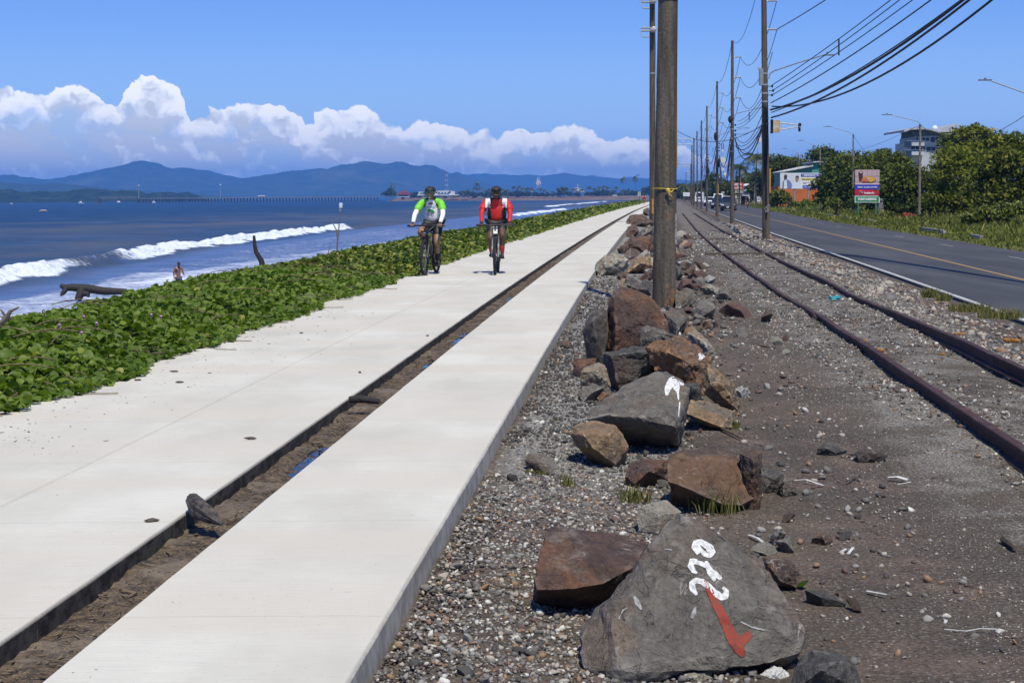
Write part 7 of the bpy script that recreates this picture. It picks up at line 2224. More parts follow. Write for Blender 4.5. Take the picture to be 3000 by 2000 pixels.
lattice('red and white radio mast on the far point, behind the green rider', 1308, 560, 504, 2150, 2.0, 1.1)
lattice('white radio mast with a round dish on the far point, right of the red rider', 1577.5, 552, 519, 2250, 2.2, 2.0, False, ((536, 0, 3.6), (541, 3, 1.2), (527, -2, 1.2)))
lattice('thin antenna mast on the pale roof far along the shore', 1692.5, 552, 540, 2200, 1.0, .3, False)
lattice('lattice mast hung with white dishes between the second and third poles', 2117, 592, 420, 640, .7, .4, True, ((441, 0, .5), (469, 0, 1.3), (482, 7, .7), (496, 1, .6), (510, 8, .7)))
lattice('red and white mast top showing just left of the nearest roadside pole', 2232, 590, 398, 700, 1.8, 1.6, True, ((470, 2, 1.6), (410, -4, 1.2)))
lattice('cluster of red and white antennas above the trees by the umbrella-shaped tree', 2356, 590, 449, 640, 3.2, 3.0, True)
# ------------------------------------------------------------------ far point across the bay: low land, wood, palms, houses
def build_point():
 sandm = forest_hill_material('shore_sand', (.12, .085, .07), (.20, .15, .125), .06, 0)
 Y0 = 2080
 outline = [(1092, 586), (1130, 585), (1300, 584.5), (1500, 584.5), (1700, 585), (1850, 587), (1990, 590), (2100, 594)]
 xs = np.array([P(x, y, Y0)[0] for x, y in outline])
 xv = np.linspace(xs[0], xs[-1] + 900, 160); t = np.linspace(0, 1, 12)
 Xg, T = np.meshgrid(xv, t)
 front = np.interp(xv, [xs[0], xs[0] + 60, xs[-1]], [60, 0, -160])
 Yg = Y0 + front[None] + T * 420 + 10 * fbm(Xg, Xg * 0, .01, 3, 50)
 Z = -4.6 + 6.2 * sm01(T * 3.2) * sm01((Xg - xs[0]) / 25) + .9 * fbm(Xg, Yg, .02, 3, 51) * (T > 0)
 Z = np.where(T > .96, -4.6, Z)
 o = grid_mesh('sandy_point', Xg, Yg, Z, sandm); o['kind'] = 'structure'
 # beach foam line at its foot belongs to the sea's own foam; the wood behind
 far = leaf_material('far_leaf', [(0, (.016, .028, .009)), (.5, (.036, .055, .016)), (1, (.085, .105, .034))], .25, .7, .2)
 B = []
 r = random.Random(5)
 k = 2150 / FPX
 prof = [(1128, 556), (1150, 553), (1170, 566), (1215, 562), (1260, 566), (1330, 568), (1350, 556), (1380, 560), (1440, 562), (1500, 560), (1530, 556), (1560, 562), (1620, 562), (1648, 548), (1670, 560), (1720, 562), (1760, 555), (1800, 560), (1840, 556), (1880, 552), (1920, 556), (1990, 552), (2080, 548), (2150, 556)]
 px_ = [p[0] for p in prof]; py_ = [p[1] for p in prof]
 for i in range(230):
  x = r.uniform(1125, 2130); yt = float(np.interp(x, px_, py_)) + r.uniform(0, 7)
  Yq = 2150 + r.uniform(-40, 120)
  yb = 579; cy = (yt + yb) / 2
  c = P(x, cy, Yq)
  B.append((*c, r.uniform(6, 15) * k, 6, (yb - yt) / 2 * k))
 q, F, t_, cc = crown_arrays(B, 26000, 1.15, 3.0, 77)
 o = np_mesh('far_wood', q, F, far, attrs={'tint': t_}); o['kind'] = 'stuff'
 # a few crowns that stand out, and palms
 for i, (x, y, rx, ry, lb) in enumerate(((1145, 566, 15, 14, 'dark tree clump at the left tip of the far point'), (1648, 558, 13, 11, 'round tree standing above the far wood right of the dish mast'), (1770, 566, 20, 11, 'broad tree in the far wood near its right part'),
           (1900, 560, 18, 14, 'hazy tree of the far wood just left of the thin pole'))):
  tree(lb, 2120, (x, 583), [(x, y, rx, ry, 0)], 700, 1.2, 3.0, 'dark', 90 + i, group='trees on the far point')
 pts = []
 xx = 1355
 while xx < 1850:
  pts.append((xx, 566 + r.uniform(-4, 6))); xx += r.uniform(9, 22)
 pts += [(1252, 562), (1268, 565), (1398, 556), (1826, 548), (1862, 546), (1150, 556)]
 proto = None
 for i, (x, y) in enumerate(pts):
  if proto is None:
   proto = palm('small feathery palm standing in the wood on the far point', 2095, (x, 584), (x, y), 5.2, 60, 13, 'palms on the far point', False)
   hb = (584 - y)
  else:
   b = P(x, 584, 2095 + r.uniform(-6, 10)); b[2] = -1
   s = max(.6, (584 - y) / hb)
   copy_tree(proto, b, r.uniform(0, 6.28), scale=(1.0, 1.0, s))
 # houses
 wm = mat('hotel_white', (.58, .57, .54), .8, .1, .05); rr = mat('red_roof', (.30, .045, .035), .8, .15, .1); dk = mat('window_dark', (.05, .06, .08), .3)
 def house(label, cat, blocks, roofs, wins, Y, name='building'):
  b = P(blocks[0][0], 583, Y); root = thing(name, label, cat, b, None)
  for x0, y0, x1, y1 in blocks: MB().prism([P(x, y, Y) for x, y in rect(x0, y0, x1, y1)], (0, 14, 0)).obj('wall', wm, root)
  for poly, m in roofs: MB().prism([P(x, y, Y - 1.5) for x, y in poly], (0, 17, 0)).obj('roof', m, root)
  for x0, y0, x1, y1 in wins: MB().prism([P(x, y, Y - .3) for x, y in rect(x0, y0, x1, y1)], (0, .4, 0)).obj('window', dk, root)
 house('long white stepped hotel on the far point behind the green rider', 'building', [(1226, 562, 1250, 571), (1244, 558, 1282, 574), (1280, 559, 1320, 567), (1316, 560, 1332, 572)], [([(1240, 560), (1250, 552), (1254, 560)], rr), ([(1222, 573), (1345, 573), (1345, 570), (1222, 570)], wm)],
  [(1248 + 9 * i, 563, 1253 + 9 * i, 566) for i in range(8)] + [(1230, 565, 1245, 568)], 2105)
 house('red-roofed seaside pavilion near the left tip of the far point', 'building', [(1164, 569, 1200, 578)], [([(1160, 570), (1204, 570), (1192, 564), (1184, 558), (1178, 558), (1172, 564)], rr)], [(1168, 571, 1196, 575)], 2100, 'pavilion')
 house('low white shed at the left tip of the far point', 'building', [(1132, 574, 1150, 580)], [([(1130, 574.5), (1152, 574.5), (1152, 572.5), (1130, 572.5)], dk)], [], 2098, 'shed')
 house('pale flat-roofed block above the far wood, left of the thin pole', 'building', [(1682, 550, 1694, 560), (1694, 553, 1712, 562)], [], [(1685, 552, 1692, 555), (1697, 555, 1709, 558)], 2260)
 house('white cottage low on the far shore, left of the path sign', 'building', [(1795, 571, 1808, 578)], [], [], 2092, 'cottage')
 house('small stone tower above the far wood beside the red rider', 'building', [(1555, 552, 1561, 562)], [([(1554, 552), (1562, 552), (1558, 547)], rr)], [], 2260, 'tower')
build_point()
def build_pier():
 Y = 2230
 dk = mat('pier_timber', (.055, .05, .045), .9, .2, .3); cn = mat('pier_concrete', (.17, .165, .16), .9, .15, .3)
 a, b = P(405, 580.5, Y), P(1110, 576.5, Y)
 root = thing('pier', 'long low pier on piles stretching across the bay to the far point', 'pier', a)
 d = b - a
 MB().box((a + b) / 2 - np.array([0, 0, .4]), (np.hypot(d[0], d[1]), 7, 1.1), rz=math.atan2(d[1], d[0])).obj('deck', cn, root)
 for k in range(74):
  p = a + d * (k + .5) / 74
  MB().box((p[0], p[1], (p[2] - 6) / 2 - .2), (1.0, 5, p[2] + 5.2)).obj('pile', dk, root)
 for k in range(18):
  p = a + d * (k + .5) / 18
  MB().tube([p, p + np.array([0, 0, 3.2])], .12, 4).obj('lamp_post', cn, root)
 # conveyor trestle at the outer end
 a2, b2 = P(288, 578, Y), P(405, 577.5, Y)
 cv = MB(); cv.tube([a2, b2], .35, 4); cv.tube([a2 - np.array([0, 0, 2]), b2 - np.array([0, 0, 2])], .3, 4)
 for k in range(26):
  p = a2 + (b2 - a2) * k / 26; q = a2 + (b2 - a2) * (k + 1) / 26
  cv.tube([p, q - np.array([0, 0, 2])], .2, 3)
 cv.obj('conveyor_truss', cn, root)
 for x in (292, 350, 402): 
  p = P(x, 580, Y); MB().box((p[0], p[1], (p[2] - 5) / 2), (2.5, 5, p[2] + 4.6)).obj('pile', dk, root)
 for x, y1 in ((406.5, 543), (646, 541)):
  p, t = P(x, 580, Y), P(x, y1, Y)
  MB().tube([p, t], [.45, .25], 6).obj('light_mast', STEEL, root)
  MB().box(t, (2.2, 2.2, 1.0)).obj('lamp_cluster', WHITEP, root)
 p = P(767, 577.5, Y); 
 MB().box(p + np.array([0, 0, .2]), (8.6, 6, 1.6)).obj('shed_wall', dk, root)
 MB().prism([p + np.array([-4.8, -4, 1.0]), p + np.array([4.8, -4, 1.0]), p + np.array([4.2, -4, 2.2]), p + np.array([-4.2, -4, 2.2])], (0, 8, 0)).obj('shed_roof', WHITEP, root)
 # boats and a float
 def boat(label, px, py, L, hull, cabin):
  p = G(px, py, SEA_Z + .1)
  if p[1] > 2300 or p[1] < 0: p = P(px, py, 2200); p[2] = SEA_Z + .1
  root = thing('boat', label, 'boat', p, 'boats off the pier')
  w = L * .3
  vs = [(-L / 2, -w / 2, 1.2), (L * .3, -w / 2, 1.2), (L * .55, 0, 1.6), (L * .3, w / 2, 1.2), (-L / 2, w / 2, 1.2), (-L * .45, -w * .35, -.4), (L * .3, -w * .3, -.4), (L * .45, 0, -.3), (L * .3, w * .3, -.4), (-L * .45, w * .35, -.4)]
  vs = [(p[0] + x, p[1] + y, p[2] + z) for x, y, z in vs]
  fs = [(0, 1, 2, 3, 4), (5, 9, 8, 7, 6), (0, 5, 6, 1), (1, 6, 7, 2), (2, 7, 8, 3), (3, 8, 9, 4), (4, 9, 5, 0)]
  MB().add(vs, fs).obj('hull', hull, root)
  if cabin:
   MB().box(p + np.array([-L * .1, 0, 2.0]), (L * .4, w * .7, 1.7), taper=.8).obj('cabin', WHITEP, root)
   MB().tube([p + np.array([0, 0, 2]), p + np.array([0, 0, 6])], .12, 5).obj('boat_mast', STEEL, root)
 bl = mat('boat_blue', (.10, .22, .40), .5); wt = mat('boat_white', (.6, .6, .6), .5); ob = mat('boat_rust', (.30, .14, .08), .6)
 boat('blue and white boat by the outer end of the pier', 350, 587, 11, bl, True)
 boat('small pale boat left of the pier end', 238, 589, 8, wt, True)
 boat('rust-coloured barge under the conveyor end of the pier', 292, 587, 12, ob, False)
 boat('tiny white boat near the wooded headland at the far left', 33, 592, 4, wt, False)
 boat('small white launch by the middle of the pier', 451, 585, 5, wt, True)
 p = G(126, 619, SEA_Z + .1)
 o = MB().tube([p + np.array([-1.8, 0, 0]), p + np.array([-.6, 0, .3]), p + np.array([1.0, 0, .32]), p + np.array([2.0, 0, .1])], [.1, .4, .42, .1], 8).obj('drifting_log', mat('pale_log', (.42, .33, .24), .8), base=p, smooth=50)
 tag(o, 'pale log drifting alone on the dark water at the left', 'log')
build_pier()
# ------------------------------------------------------------------ vehicles
def vehicle(label, px, py, Y, W, H, L, body, kind='pickup', rack=False, name='pickup_truck', cat='car', group='vehicles coming along the road'):
 p = P(px, py, Y)
 root = bpy.data.objects.new(name, None); COL.objects.link(root); BASE[root.name] = np.zeros(3)
 tag(root, label, cat, group)
 gl = mat('car_glass', (.012, .016, .022), .08, .1, 1, spec=.8); ch = mat('chrome', (.55, .55, .57), .2, .05, 4, metal=.8); bk = mat('car_black', (.012, .012, .013), .6); ty = mat('tyre_rubber', (.018, .018, .018), .85)
 hl = mat('headlight_lens', (.70, .72, .75), .1, .05, 4, spec=.8); pl = mat('number_plate', (.62, .60, .58), .5)
 hz = H * .52; w = W / 2
 gc = .26
 def sideprism(pts, halfw, nm, m, tp=1.0):
  n = len(pts); vs = [(-halfw, y, z) for y, z in pts] + [(halfw * 1, y, z) for y, z in pts]
  if tp != 1.0:
   zm = max(z for _, z in pts); z0 = min(z for _, z in pts)
   vs = [(x * (1 - (1 - tp) * (z - z0) / (zm - z0)), y, z) for x, y, z in vs]
  fs = [tuple(range(n)), tuple(reversed(range(n, 2 * n)))] + [(i, i + n, (i + 1) % n + n, (i + 1) % n) for i in range(n)]
  mb = MB().add(vs, fs)
  o = mb.obj(nm, m, root)
  bm = bmesh.new(); bm.from_mesh(o.data); bmesh.ops.recalc_face_normals(bm, faces=bm.faces)
  bmesh.ops.bevel(bm, geom=bm.edges[:], offset=.045, segments=2, affect='EDGES', clamp_overlap=True)
  bm.to_mesh(o.data); bm.free(); smooth_mesh(o.data, R_(40))
  return o
 if kind == 'van':
  sideprism([(0, gc), (0, .85), (.35, H * .5), (1.0, H * .62), (L, H * .62), (L, gc)], w, 'body', body)
  sideprism([(.55, H * .5), (1.15, H), (L - .05, H), (L, H * .5)], w * .97, 'cabin', body, .9)
  ws = (.52, H * .56, 1.02, H * .93)
 else:
  sideprism([(0, gc), (-.02, .70), (.12, hz * .98), (1.15, hz * 1.05), (L, hz * 1.06), (L, gc)], w, 'body', body)
  end = L * .72 if kind == 'pickup' else L - .1
  sideprism([(1.0, hz), (1.75, H), (end - .35, H), (end, hz)], w * .93, 'cabin', body, .84)
  ws = (1.10, hz * 1.07, 1.66, H * .955)
 y0, z0, y1, z1 = ws
 MB().add([(-w * .80, y0 - .03, z0), (w * .80, y0 - .03, z0), (w * .70, y1 - .05, z1), (-w * .70, y1 - .05, z1), (-w * .80, y0, z0 - .02), (w * .80, y0, z0 - .02), (w * .70, y1, z1), (-w * .70, y1, z1)],
   [(0, 1, 2, 3), (5, 4, 7, 6), (0, 4, 5, 1), (3, 2, 6, 7), (0, 3, 7, 4), (1, 5, 6, 2)]).obj('windscreen', gl, root)
 for s in (-1, 1):
  a = w * .90
  MB().box((s * a, (y1 + L * .6) / 2, (z0 + z1) / 2), (.05, L * .6 - y1, (z1 - z0) * .72), ry=-s * .15).obj('side_window', gl, root)
  MB().box((s * w * .70, -.02, hz * .84), (W * .20, .10, .17), rz=s * .2).obj('headlight', hl, root)
  MB().box((s * (w + .10), y0 + .25, z0 + .12), (.2, .1, .16)).obj('mirror', body, root)
  for yy in (.85, L - .95):
   wh = MB().tube([(s * (w - .22), yy, .36), (s * (w + .01), yy, .36)], .36, 18).obj('wheel', ty, root, smooth=40)
   MB().tube([(s * (w - .1), yy, .36), (s * (w + .02), yy, .36)], .2, 12).obj('rim', ch, wh)
  MB().box((s * w * .68, -.05, .50), (.2, .06, .1)).obj('fog_light', hl, root)
 g = MB().box((0, -.04, hz * .80), (W * .44, .08, .26)).obj('grille', bk, root)
 for k in range(3): MB().box((0, -.085, hz * .80 - .09 + .09 * k), (W * .42, .02, .028)).obj('grille_bar', ch, g)
 MB().box((0, -.10, .48), (W * .96, .18, .24)).obj('bumper', bk if kind != 'van' else body, root)
 MB().box((0, -.20, .50), (.34, .02, .17)).obj('number_plate', pl, root)
 MB().box((0, .02, .32), (W * .8, .1, .12)).obj('skid_plate', bk, root)
 if rack:
  r_ = MB().box((0, 2.2, H + .09), (W * .8, 1.3, .05)); 
  for s in (-1, 1): r_.tube([(s * w * .72, 1.6, H + .12), (s * w * .72, 2.9, H + .12)], .03, 6)
  r_.obj('roof_rack', bk, root)
  MB().box((0, 1.55, H + .07), (W * .72, .16, .07)).obj('light_bar', WHITEP, root)
 gx = p[0]; gy = Y
 root.location = (gx, gy, -.455); root.rotation_euler = (0, 0, -math.atan(.185))
 return root
navy = mat('car_navy', (.010, .016, .040), .25, .1, 2, spec=.7); white_car = mat('car_white', (.62, .63, .64), .3, .05, 2, spec=.5); blue_car = mat('car_blue', (.012, .020, .055), .3, .1, 2, spec=.6)
vehicle('dark navy pickup with roof rack, partly behind the second roadside pole', 2132, 619, 201, 1.88, 1.80, 5.2, navy, 'pickup', True)
vehicle('dark blue car half hidden behind the third roadside pole', 2100, 611, 237, 1.8, 1.62, 4.5, blue_car, 'suv', name='car')
vehicle('white pickup beside the fourth roadside pole', 2076, 599.5, 300, 1.9, 1.72, 5.2, white_car, 'pickup')
vehicle('tall white van following behind the dark vehicles', 2103, 600, 318, 2.0, 2.35, 5.6, white_car, 'van', name='van', cat='van')
vehicle('white truck-like van farthest away between the poles', 2048, 595, 420, 2.2, 2.9, 6.5, white_car, 'van', name='van', cat='van')
# ------------------------------------------------------------------ people
def skin_mesh(name, nodes, edges, mats, parent, sub=2, paint=None, bms=None, smooth=True):
 """nodes: key -> (x, y, z, rx, ry); one continuous skinned surface"""
 keys = list(nodes)
 me = bpy.data.meshes.new('tmp_skin')
 me.from_pydata([nodes[k][:3] for k in keys], [(keys.index(a), keys.index(b)) for a, b in edges], [])
 o = bpy.data.objects.new('tmp_skin', me); COL.objects.link(o)
 md = o.modifiers.new('Skin', 'SKIN'); md.use_smooth_shade = True; md.branch_smoothing = .6
 for i, k in enumerate(keys):
  sv = me.skin_vertices[0].data[i]
  sv.radius = (nodes[k][3], nodes[k][4] if len(nodes[k]) > 4 else nodes[k][3]); sv.use_root = (i == 0)
 s2 = o.modifiers.new('Sub', 'SUBSURF'); s2.levels = sub; s2.render_levels = sub
 dg = bpy.context.evaluated_depsgraph_get(); dg.update()
 nm = bpy.data.meshes.new_from_object(o.evaluated_get(dg))
 bpy.data.objects.remove(o); bpy.data.meshes.remove(me)
 if bms:
  bm = bmesh.new(); bm.from_mesh(nm)
  for mb in bms:
   vs = [bm.verts.new(v) for v in mb.v]
   for f in mb.f:
    try: bm.faces.new([vs[i] for i in f])
    except ValueError: pass
  bmesh.ops.recalc_face_normals(bm, faces=bm.faces)
  bm.to_mesh(nm); bm.free()
 smooth_mesh(nm)
 nm.materials.clear()
 ob = link(nm, name, mats, parent)
 if paint:
  for p in nm.polygons: p.material_index = paint(p.center, p.normal)
 return ob
def head_mb(c, yaw=0.0, s=1.0, jaw=.78):
 mb = MB()
 nu, nv = 16, 12
 vs = []; fs = []
 for j in range(nv + 1):
  th = math.pi * j / nv
  for i in range(nu):
   ph = 2 * math.pi * i / nu
   x, y, z = math.sin(th) * math.cos(ph), math.sin(th) * math.sin(ph), math.cos(th)
   k = 1 - (1 - jaw) * max(0, -z) ** 1.1
   X, Yy, Z = x * .078 * k, y * .098 * (k if y > 0 else 1 - .06 * max(0, -z)), z * .120
   if y < -.55 and -.45 < z < .15 and abs(x) < .3: Yy -= .020 * (1 - abs(x) / .3) * (1 - abs(z + .18) / .34 if abs(z + .18) < .34 else 0)   # nose
   if y < -.6 and .12 < z < .35: Yy -= .006                                                                                           # brow
   if y < -.6 and -.72 < z < -.5: Yy -= .006                                                                                          # lips
   vs.append((X * s, Yy * s, Z * s))
 for j in range(nv):
  for i in range(nu):
   a, b = j * nu + i, j * nu + (i + 1) % nu
   fs.append((a, a + nu, b + nu, b))
 M = Matrix.Rotation(yaw, 3, 'Z')
 mb.add([tuple(M @ Vector(v) + Vector(c)) for v in vs], fs)
 for sx in (-1, 1):
  q = M @ Vector((sx * .078 * s, .012, -.005)) + Vector(c)
  mb.ell(q, (.012, .022, .034), 8, 6)
 return mb
def helmet(parent, c, m1, m2, s=1.1):
 mb = MB(); nu, nv = 20, 7
 vs = []; fs = []
 for j in range(nv + 1):
  th = (math.pi * .52) * j / nv
  for i in range(nu):
   ph = 2 * math.pi * i / nu
   x, y, z = math.sin(th) * math.cos(ph), math.sin(th) * math.sin(ph), math.cos(th)
   rid = 1 + .055 * math.cos(ph * 6 + math.pi) * math.sin(th) ** .8 * (1 if j < nv else .2)
   vs.append((c[0] + x * .100 * rid * s, c[1] + y * .135 * rid * s + .01, c[2] + z * .100 * s + (.018 if y < -.5 and j == nv else 0)))
 for j in range(nv):
  for i in range(nu):
   a, b = j * nu + i, j * nu + (i + 1) % nu
   fs.append((a, a + nu, b + nu, b))
 mb.add(vs, fs); fs2 = tuple(range(nv * nu, nv * nu + nu)); mb.add([vs[i] for i in fs2], [tuple(range(nu))])
 h = mb.obj('helmet', m1, parent, smooth=50)
 for ax in (-.045, -.018, .018, .045):
  MB().tube([(c[0] + ax * .9, c[1] - .118, c[2] + .035), (c[0] + ax, c[1] - .085, c[2] + .075), (c[0] + ax * 1.05, c[1] - .03, c[2] + .100)], [.006, .009, .006], 6).obj('helmet_vent', m2, h)
 MB().tube([(c[0] - .078, c[1] - .01, c[2] + .0), (c[0] - .06, c[1] - .045, c[2] - .10), (c[0], c[1] - .05, c[2] - .135), (c[0] + .06, c[1] - .045, c[2] - .10), (c[0] + .078, c[1] - .01, c[2])], .006, 5).obj('chin_strap', m1, parent)
 return h
def hand(parent, wrist, bar, side, m, tipm):
 """a gloved hand closed over the bar: palm, four fingers curled round it, thumb underneath"""
 w = np.array(wrist); b = np.array(bar)
 mb = MB()
 pm = (w * .35 + b * .65) + np.array([0, .02, .030])
 mb.tube([w, (w + pm) / 2 + np.array([0, 0, .004]), pm, b + np.array([0, -.004, .026])], [.027, .034, .040, .030], 8, flat=.62)
 mb.obj('glove', m, parent, smooth=60)
 for i, (dx, L) in enumerate(((-.034, .9), (-.012, 1.0), (.011, .96), (.033, .8))):
  x = dx * 1.0
  f = MB().tube([b + np.array([x, .012, .030]), b + np.array([x, -.020 * L, .024]), b + np.array([x, -.032 * L, -.002]), b + np.array([x, -.018 * L, -.024])], [.0115, .011, .010, .008], 6)
  f.obj('finger', tipm, parent, smooth=60)
 MB().tube([b + np.array([-side * .040, .022, .010]), b + np.array([-side * .048, .012, -.014]), b + np.array([-side * .030, -.008, -.026])], [.013, .012, .009], 6).obj('thumb', tipm, parent, smooth=60)
CAR = flat('cyc_black', (.014, .014, .015)); SKIN1 = mat('skin_tan', (.28, .15, .095), .55, .1, 20); SKIN2 = mat('skin_brown', (.105, .052, .034), .55, .1, 20)
def place(root, px, py, z=0.0, yaw=0.0, Y=None):
 p = G(px, py, z) if Y is None else P(px, py, Y)
 root.location = (p[0], p[1], z if Y is None else p[2]); root.rotation_euler = (0, 0, yaw)
def free_thing(name, label, cat, group=None):
 root = bpy.data.objects.new(name, None); COL.objects.link(root); BASE[root.name] = np.zeros(3)
 return tag(root, label, cat, group)
def bicycle(label, frame_m, accent, badge=None, crank=0.0, group='mountain bikes on the path'):
 root = free_thing('bicycle', label, 'bicycle', group)
 ty = mat('bike_tyre', (.020, .020, .021), .8, .2, 30); rim = mat('bike_rim', (.03, .03, .032), .4); sp = mat('spoke_steel', (.35, .36, .37), .35, metal=.6)
 bk = mat('bike_black', (.016, .016, .018), .45)
 for yc, nm in ((0, 'f'), (1.10, 'r')):
  ring = lambda R: [(0, yc + R * math.cos(a), .355 + R * math.sin(a)) for a in np.linspace(0, 2 * math.pi, 33)]
  wh = MB().tube(ring(.305), .012, 6, cap=False).obj('wheel', rim, root, smooth=60)
  MB().tube(ring(.328), .028, 8, cap=False).obj('tyre', ty, wh, smooth=60)
  s = MB()
  for k in range(20):
   a = 2 * math.pi * k / 20
   s.tube([((-1) ** k * .02, yc, .355), (0, yc + .30 * math.cos(a), .355 + .30 * math.sin(a))], .0022, 3)
  s.obj('spokes', sp, wh)
  MB().tube([(-.05, yc, .355), (.05, yc, .355)], .022, 8).obj('hub', bk, wh)
  kn = MB()
  for k in range(36):
   a = 2 * math.pi * k / 36
   kn.box((.012 * (-1) ** k, yc + .355 * math.cos(a), .355 + .355 * math.sin(a)), (.02, .012, .012), rx=a)
  kn.obj('tread', ty, wh)
  if nm == 'f' or True:
   MB().tube([(.03, yc, .355), (.034, yc, .355)], .08, 16).obj('brake_disc', sp, wh)
 ht, hb = (0, .30, .93), (0, .235, .78); bb = (0, .66, .33); st = (0, .86, .90); ra = (0, 1.10, .355)
 f = MB(); f.tube([ht, hb], .026, 10); f.tube([(0, .255, .83), (0, .50, .55), bb], [.026, .03, .028], 10); f.tube([(0, .29, .90), (0, .82, .80)], [.022, .018], 10); f.tube([bb, (0, .84, .82), st], [.02, .018, .015], 10)
 for s in (-1, 1):
  f.tube([bb, (s * .06, .95, .34), (s * .065, 1.10, .355)], [.014, .012, .012], 8); f.tube([(0, .82, .78), (s * .06, 1.0, .50), (s * .065, 1.10, .36)], [.012, .011, .011], 8)
 f.obj('frame', frame_m, root, smooth=50)
 fk = MB(); fk.box((0, .215, .745), (.15, .05, .055)); fk.tube([hb, (0, .21, .74)], .024, 8)
 for s in (-1, 1):
  fk.tube([(s * .062, .21, .76), (s * .062, .13, .58)], .016, 8)
  fk.tube([(s * .062, .14, .60), (s * .062, .0, .355)], [.022, .018], 8)
 fk.obj('fork', accent, root, smooth=50)
 hbm = MB(); hbm.tube([(-.37, .20, .985), (-.20, .155, .995), (-.06, .17, .985), (.06, .17, .985), (.20, .155, .995), (.37, .20, .985)], .0155, 8); hbm.tube([ht, (0, .17, .985)], .022, 8)
 h = hbm.obj('handlebar', bk, root, smooth=50)
 for s in (-1, 1):
  MB().tube([(s * .26, .17, .991), (s * .385, .203, .985)], .020, 8).obj('grip', bk, h, smooth=50)
  MB().tube([(s * .20, .14, .985), (s * .23, .10, .975), (s * .33, .12, .965)], .008, 5).obj('brake_lever', bk, h)
 MB().tube([(-.18, .12, .98), (-.10, .05, .90), (-.02, .10, .80)], .005, 4).obj('brake_cable', bk, root)
 MB().tube([(.18, .12, .98), (.10, .04, .90), (.04, .10, .80)], .005, 4).obj('brake_cable', bk, root)
 sd = MB(); sd.tube([(0, .76, .985), (0, .86, .99), (0, 1.0, .995)], [.025, .055, .075], 10, flat=.35); sd.obj('saddle', bk, root, smooth=50)
 ck = MB(); ck.tube([(.05, bb[1], bb[2]), (.055, bb[1], bb[2])], .085, 18)
 c, s_ = math.cos(crank) * .17, math.sin(crank) * .17
 ck.tube([(.06, bb[1], bb[2]), (.07, bb[1] - c, bb[2] - s_)], .012, 6); ck.tube([(-.06, bb[1], bb[2]), (-.07, bb[1] + c, bb[2] + s_)], .012, 6)
 ck.obj('crankset', bk, root)
 MB().box((.12, bb[1] - c, bb[2] - s_), (.09, .085, .018)).obj('pedal', bk, root); MB().box((-.12, bb[1] + c, bb[2] + s_), (.09, .085, .018)).obj('pedal', bk, root)
 MB().tube([(.035, 1.10, .355), (.04, 1.10, .30), (.04, 1.12, .22)], .018, 6).obj('derailleur', bk, root)
 if badge == 'plate':
  pm = flat('badge_white', (.62, .62, .62))
  b = MB(); b.box((0, .19, .885), (.085, .012, .15), rx=-.35); b.obj('number_board', pm, root)
  e = MB().tube([(.022, .176, .925), (-.005, .171, .935), (-.022, .173, .91), (.0, .18, .885), (.022, .188, .86), (.0, .196, .835), (-.022, .194, .845)], .008, 5); e.obj('letter_mark', bk, root)
 else:
  MB().box((0, .12, .90), (.16, .10, .09), taper=.7).obj('handlebar_bag', bk, root)
  MB().ell((-.045, .06, .90), (.028, .01, .026), 10, 8).obj('orange_reflector', mat('reflector_orange', (.65, .25, .01), .3), root)
 return root
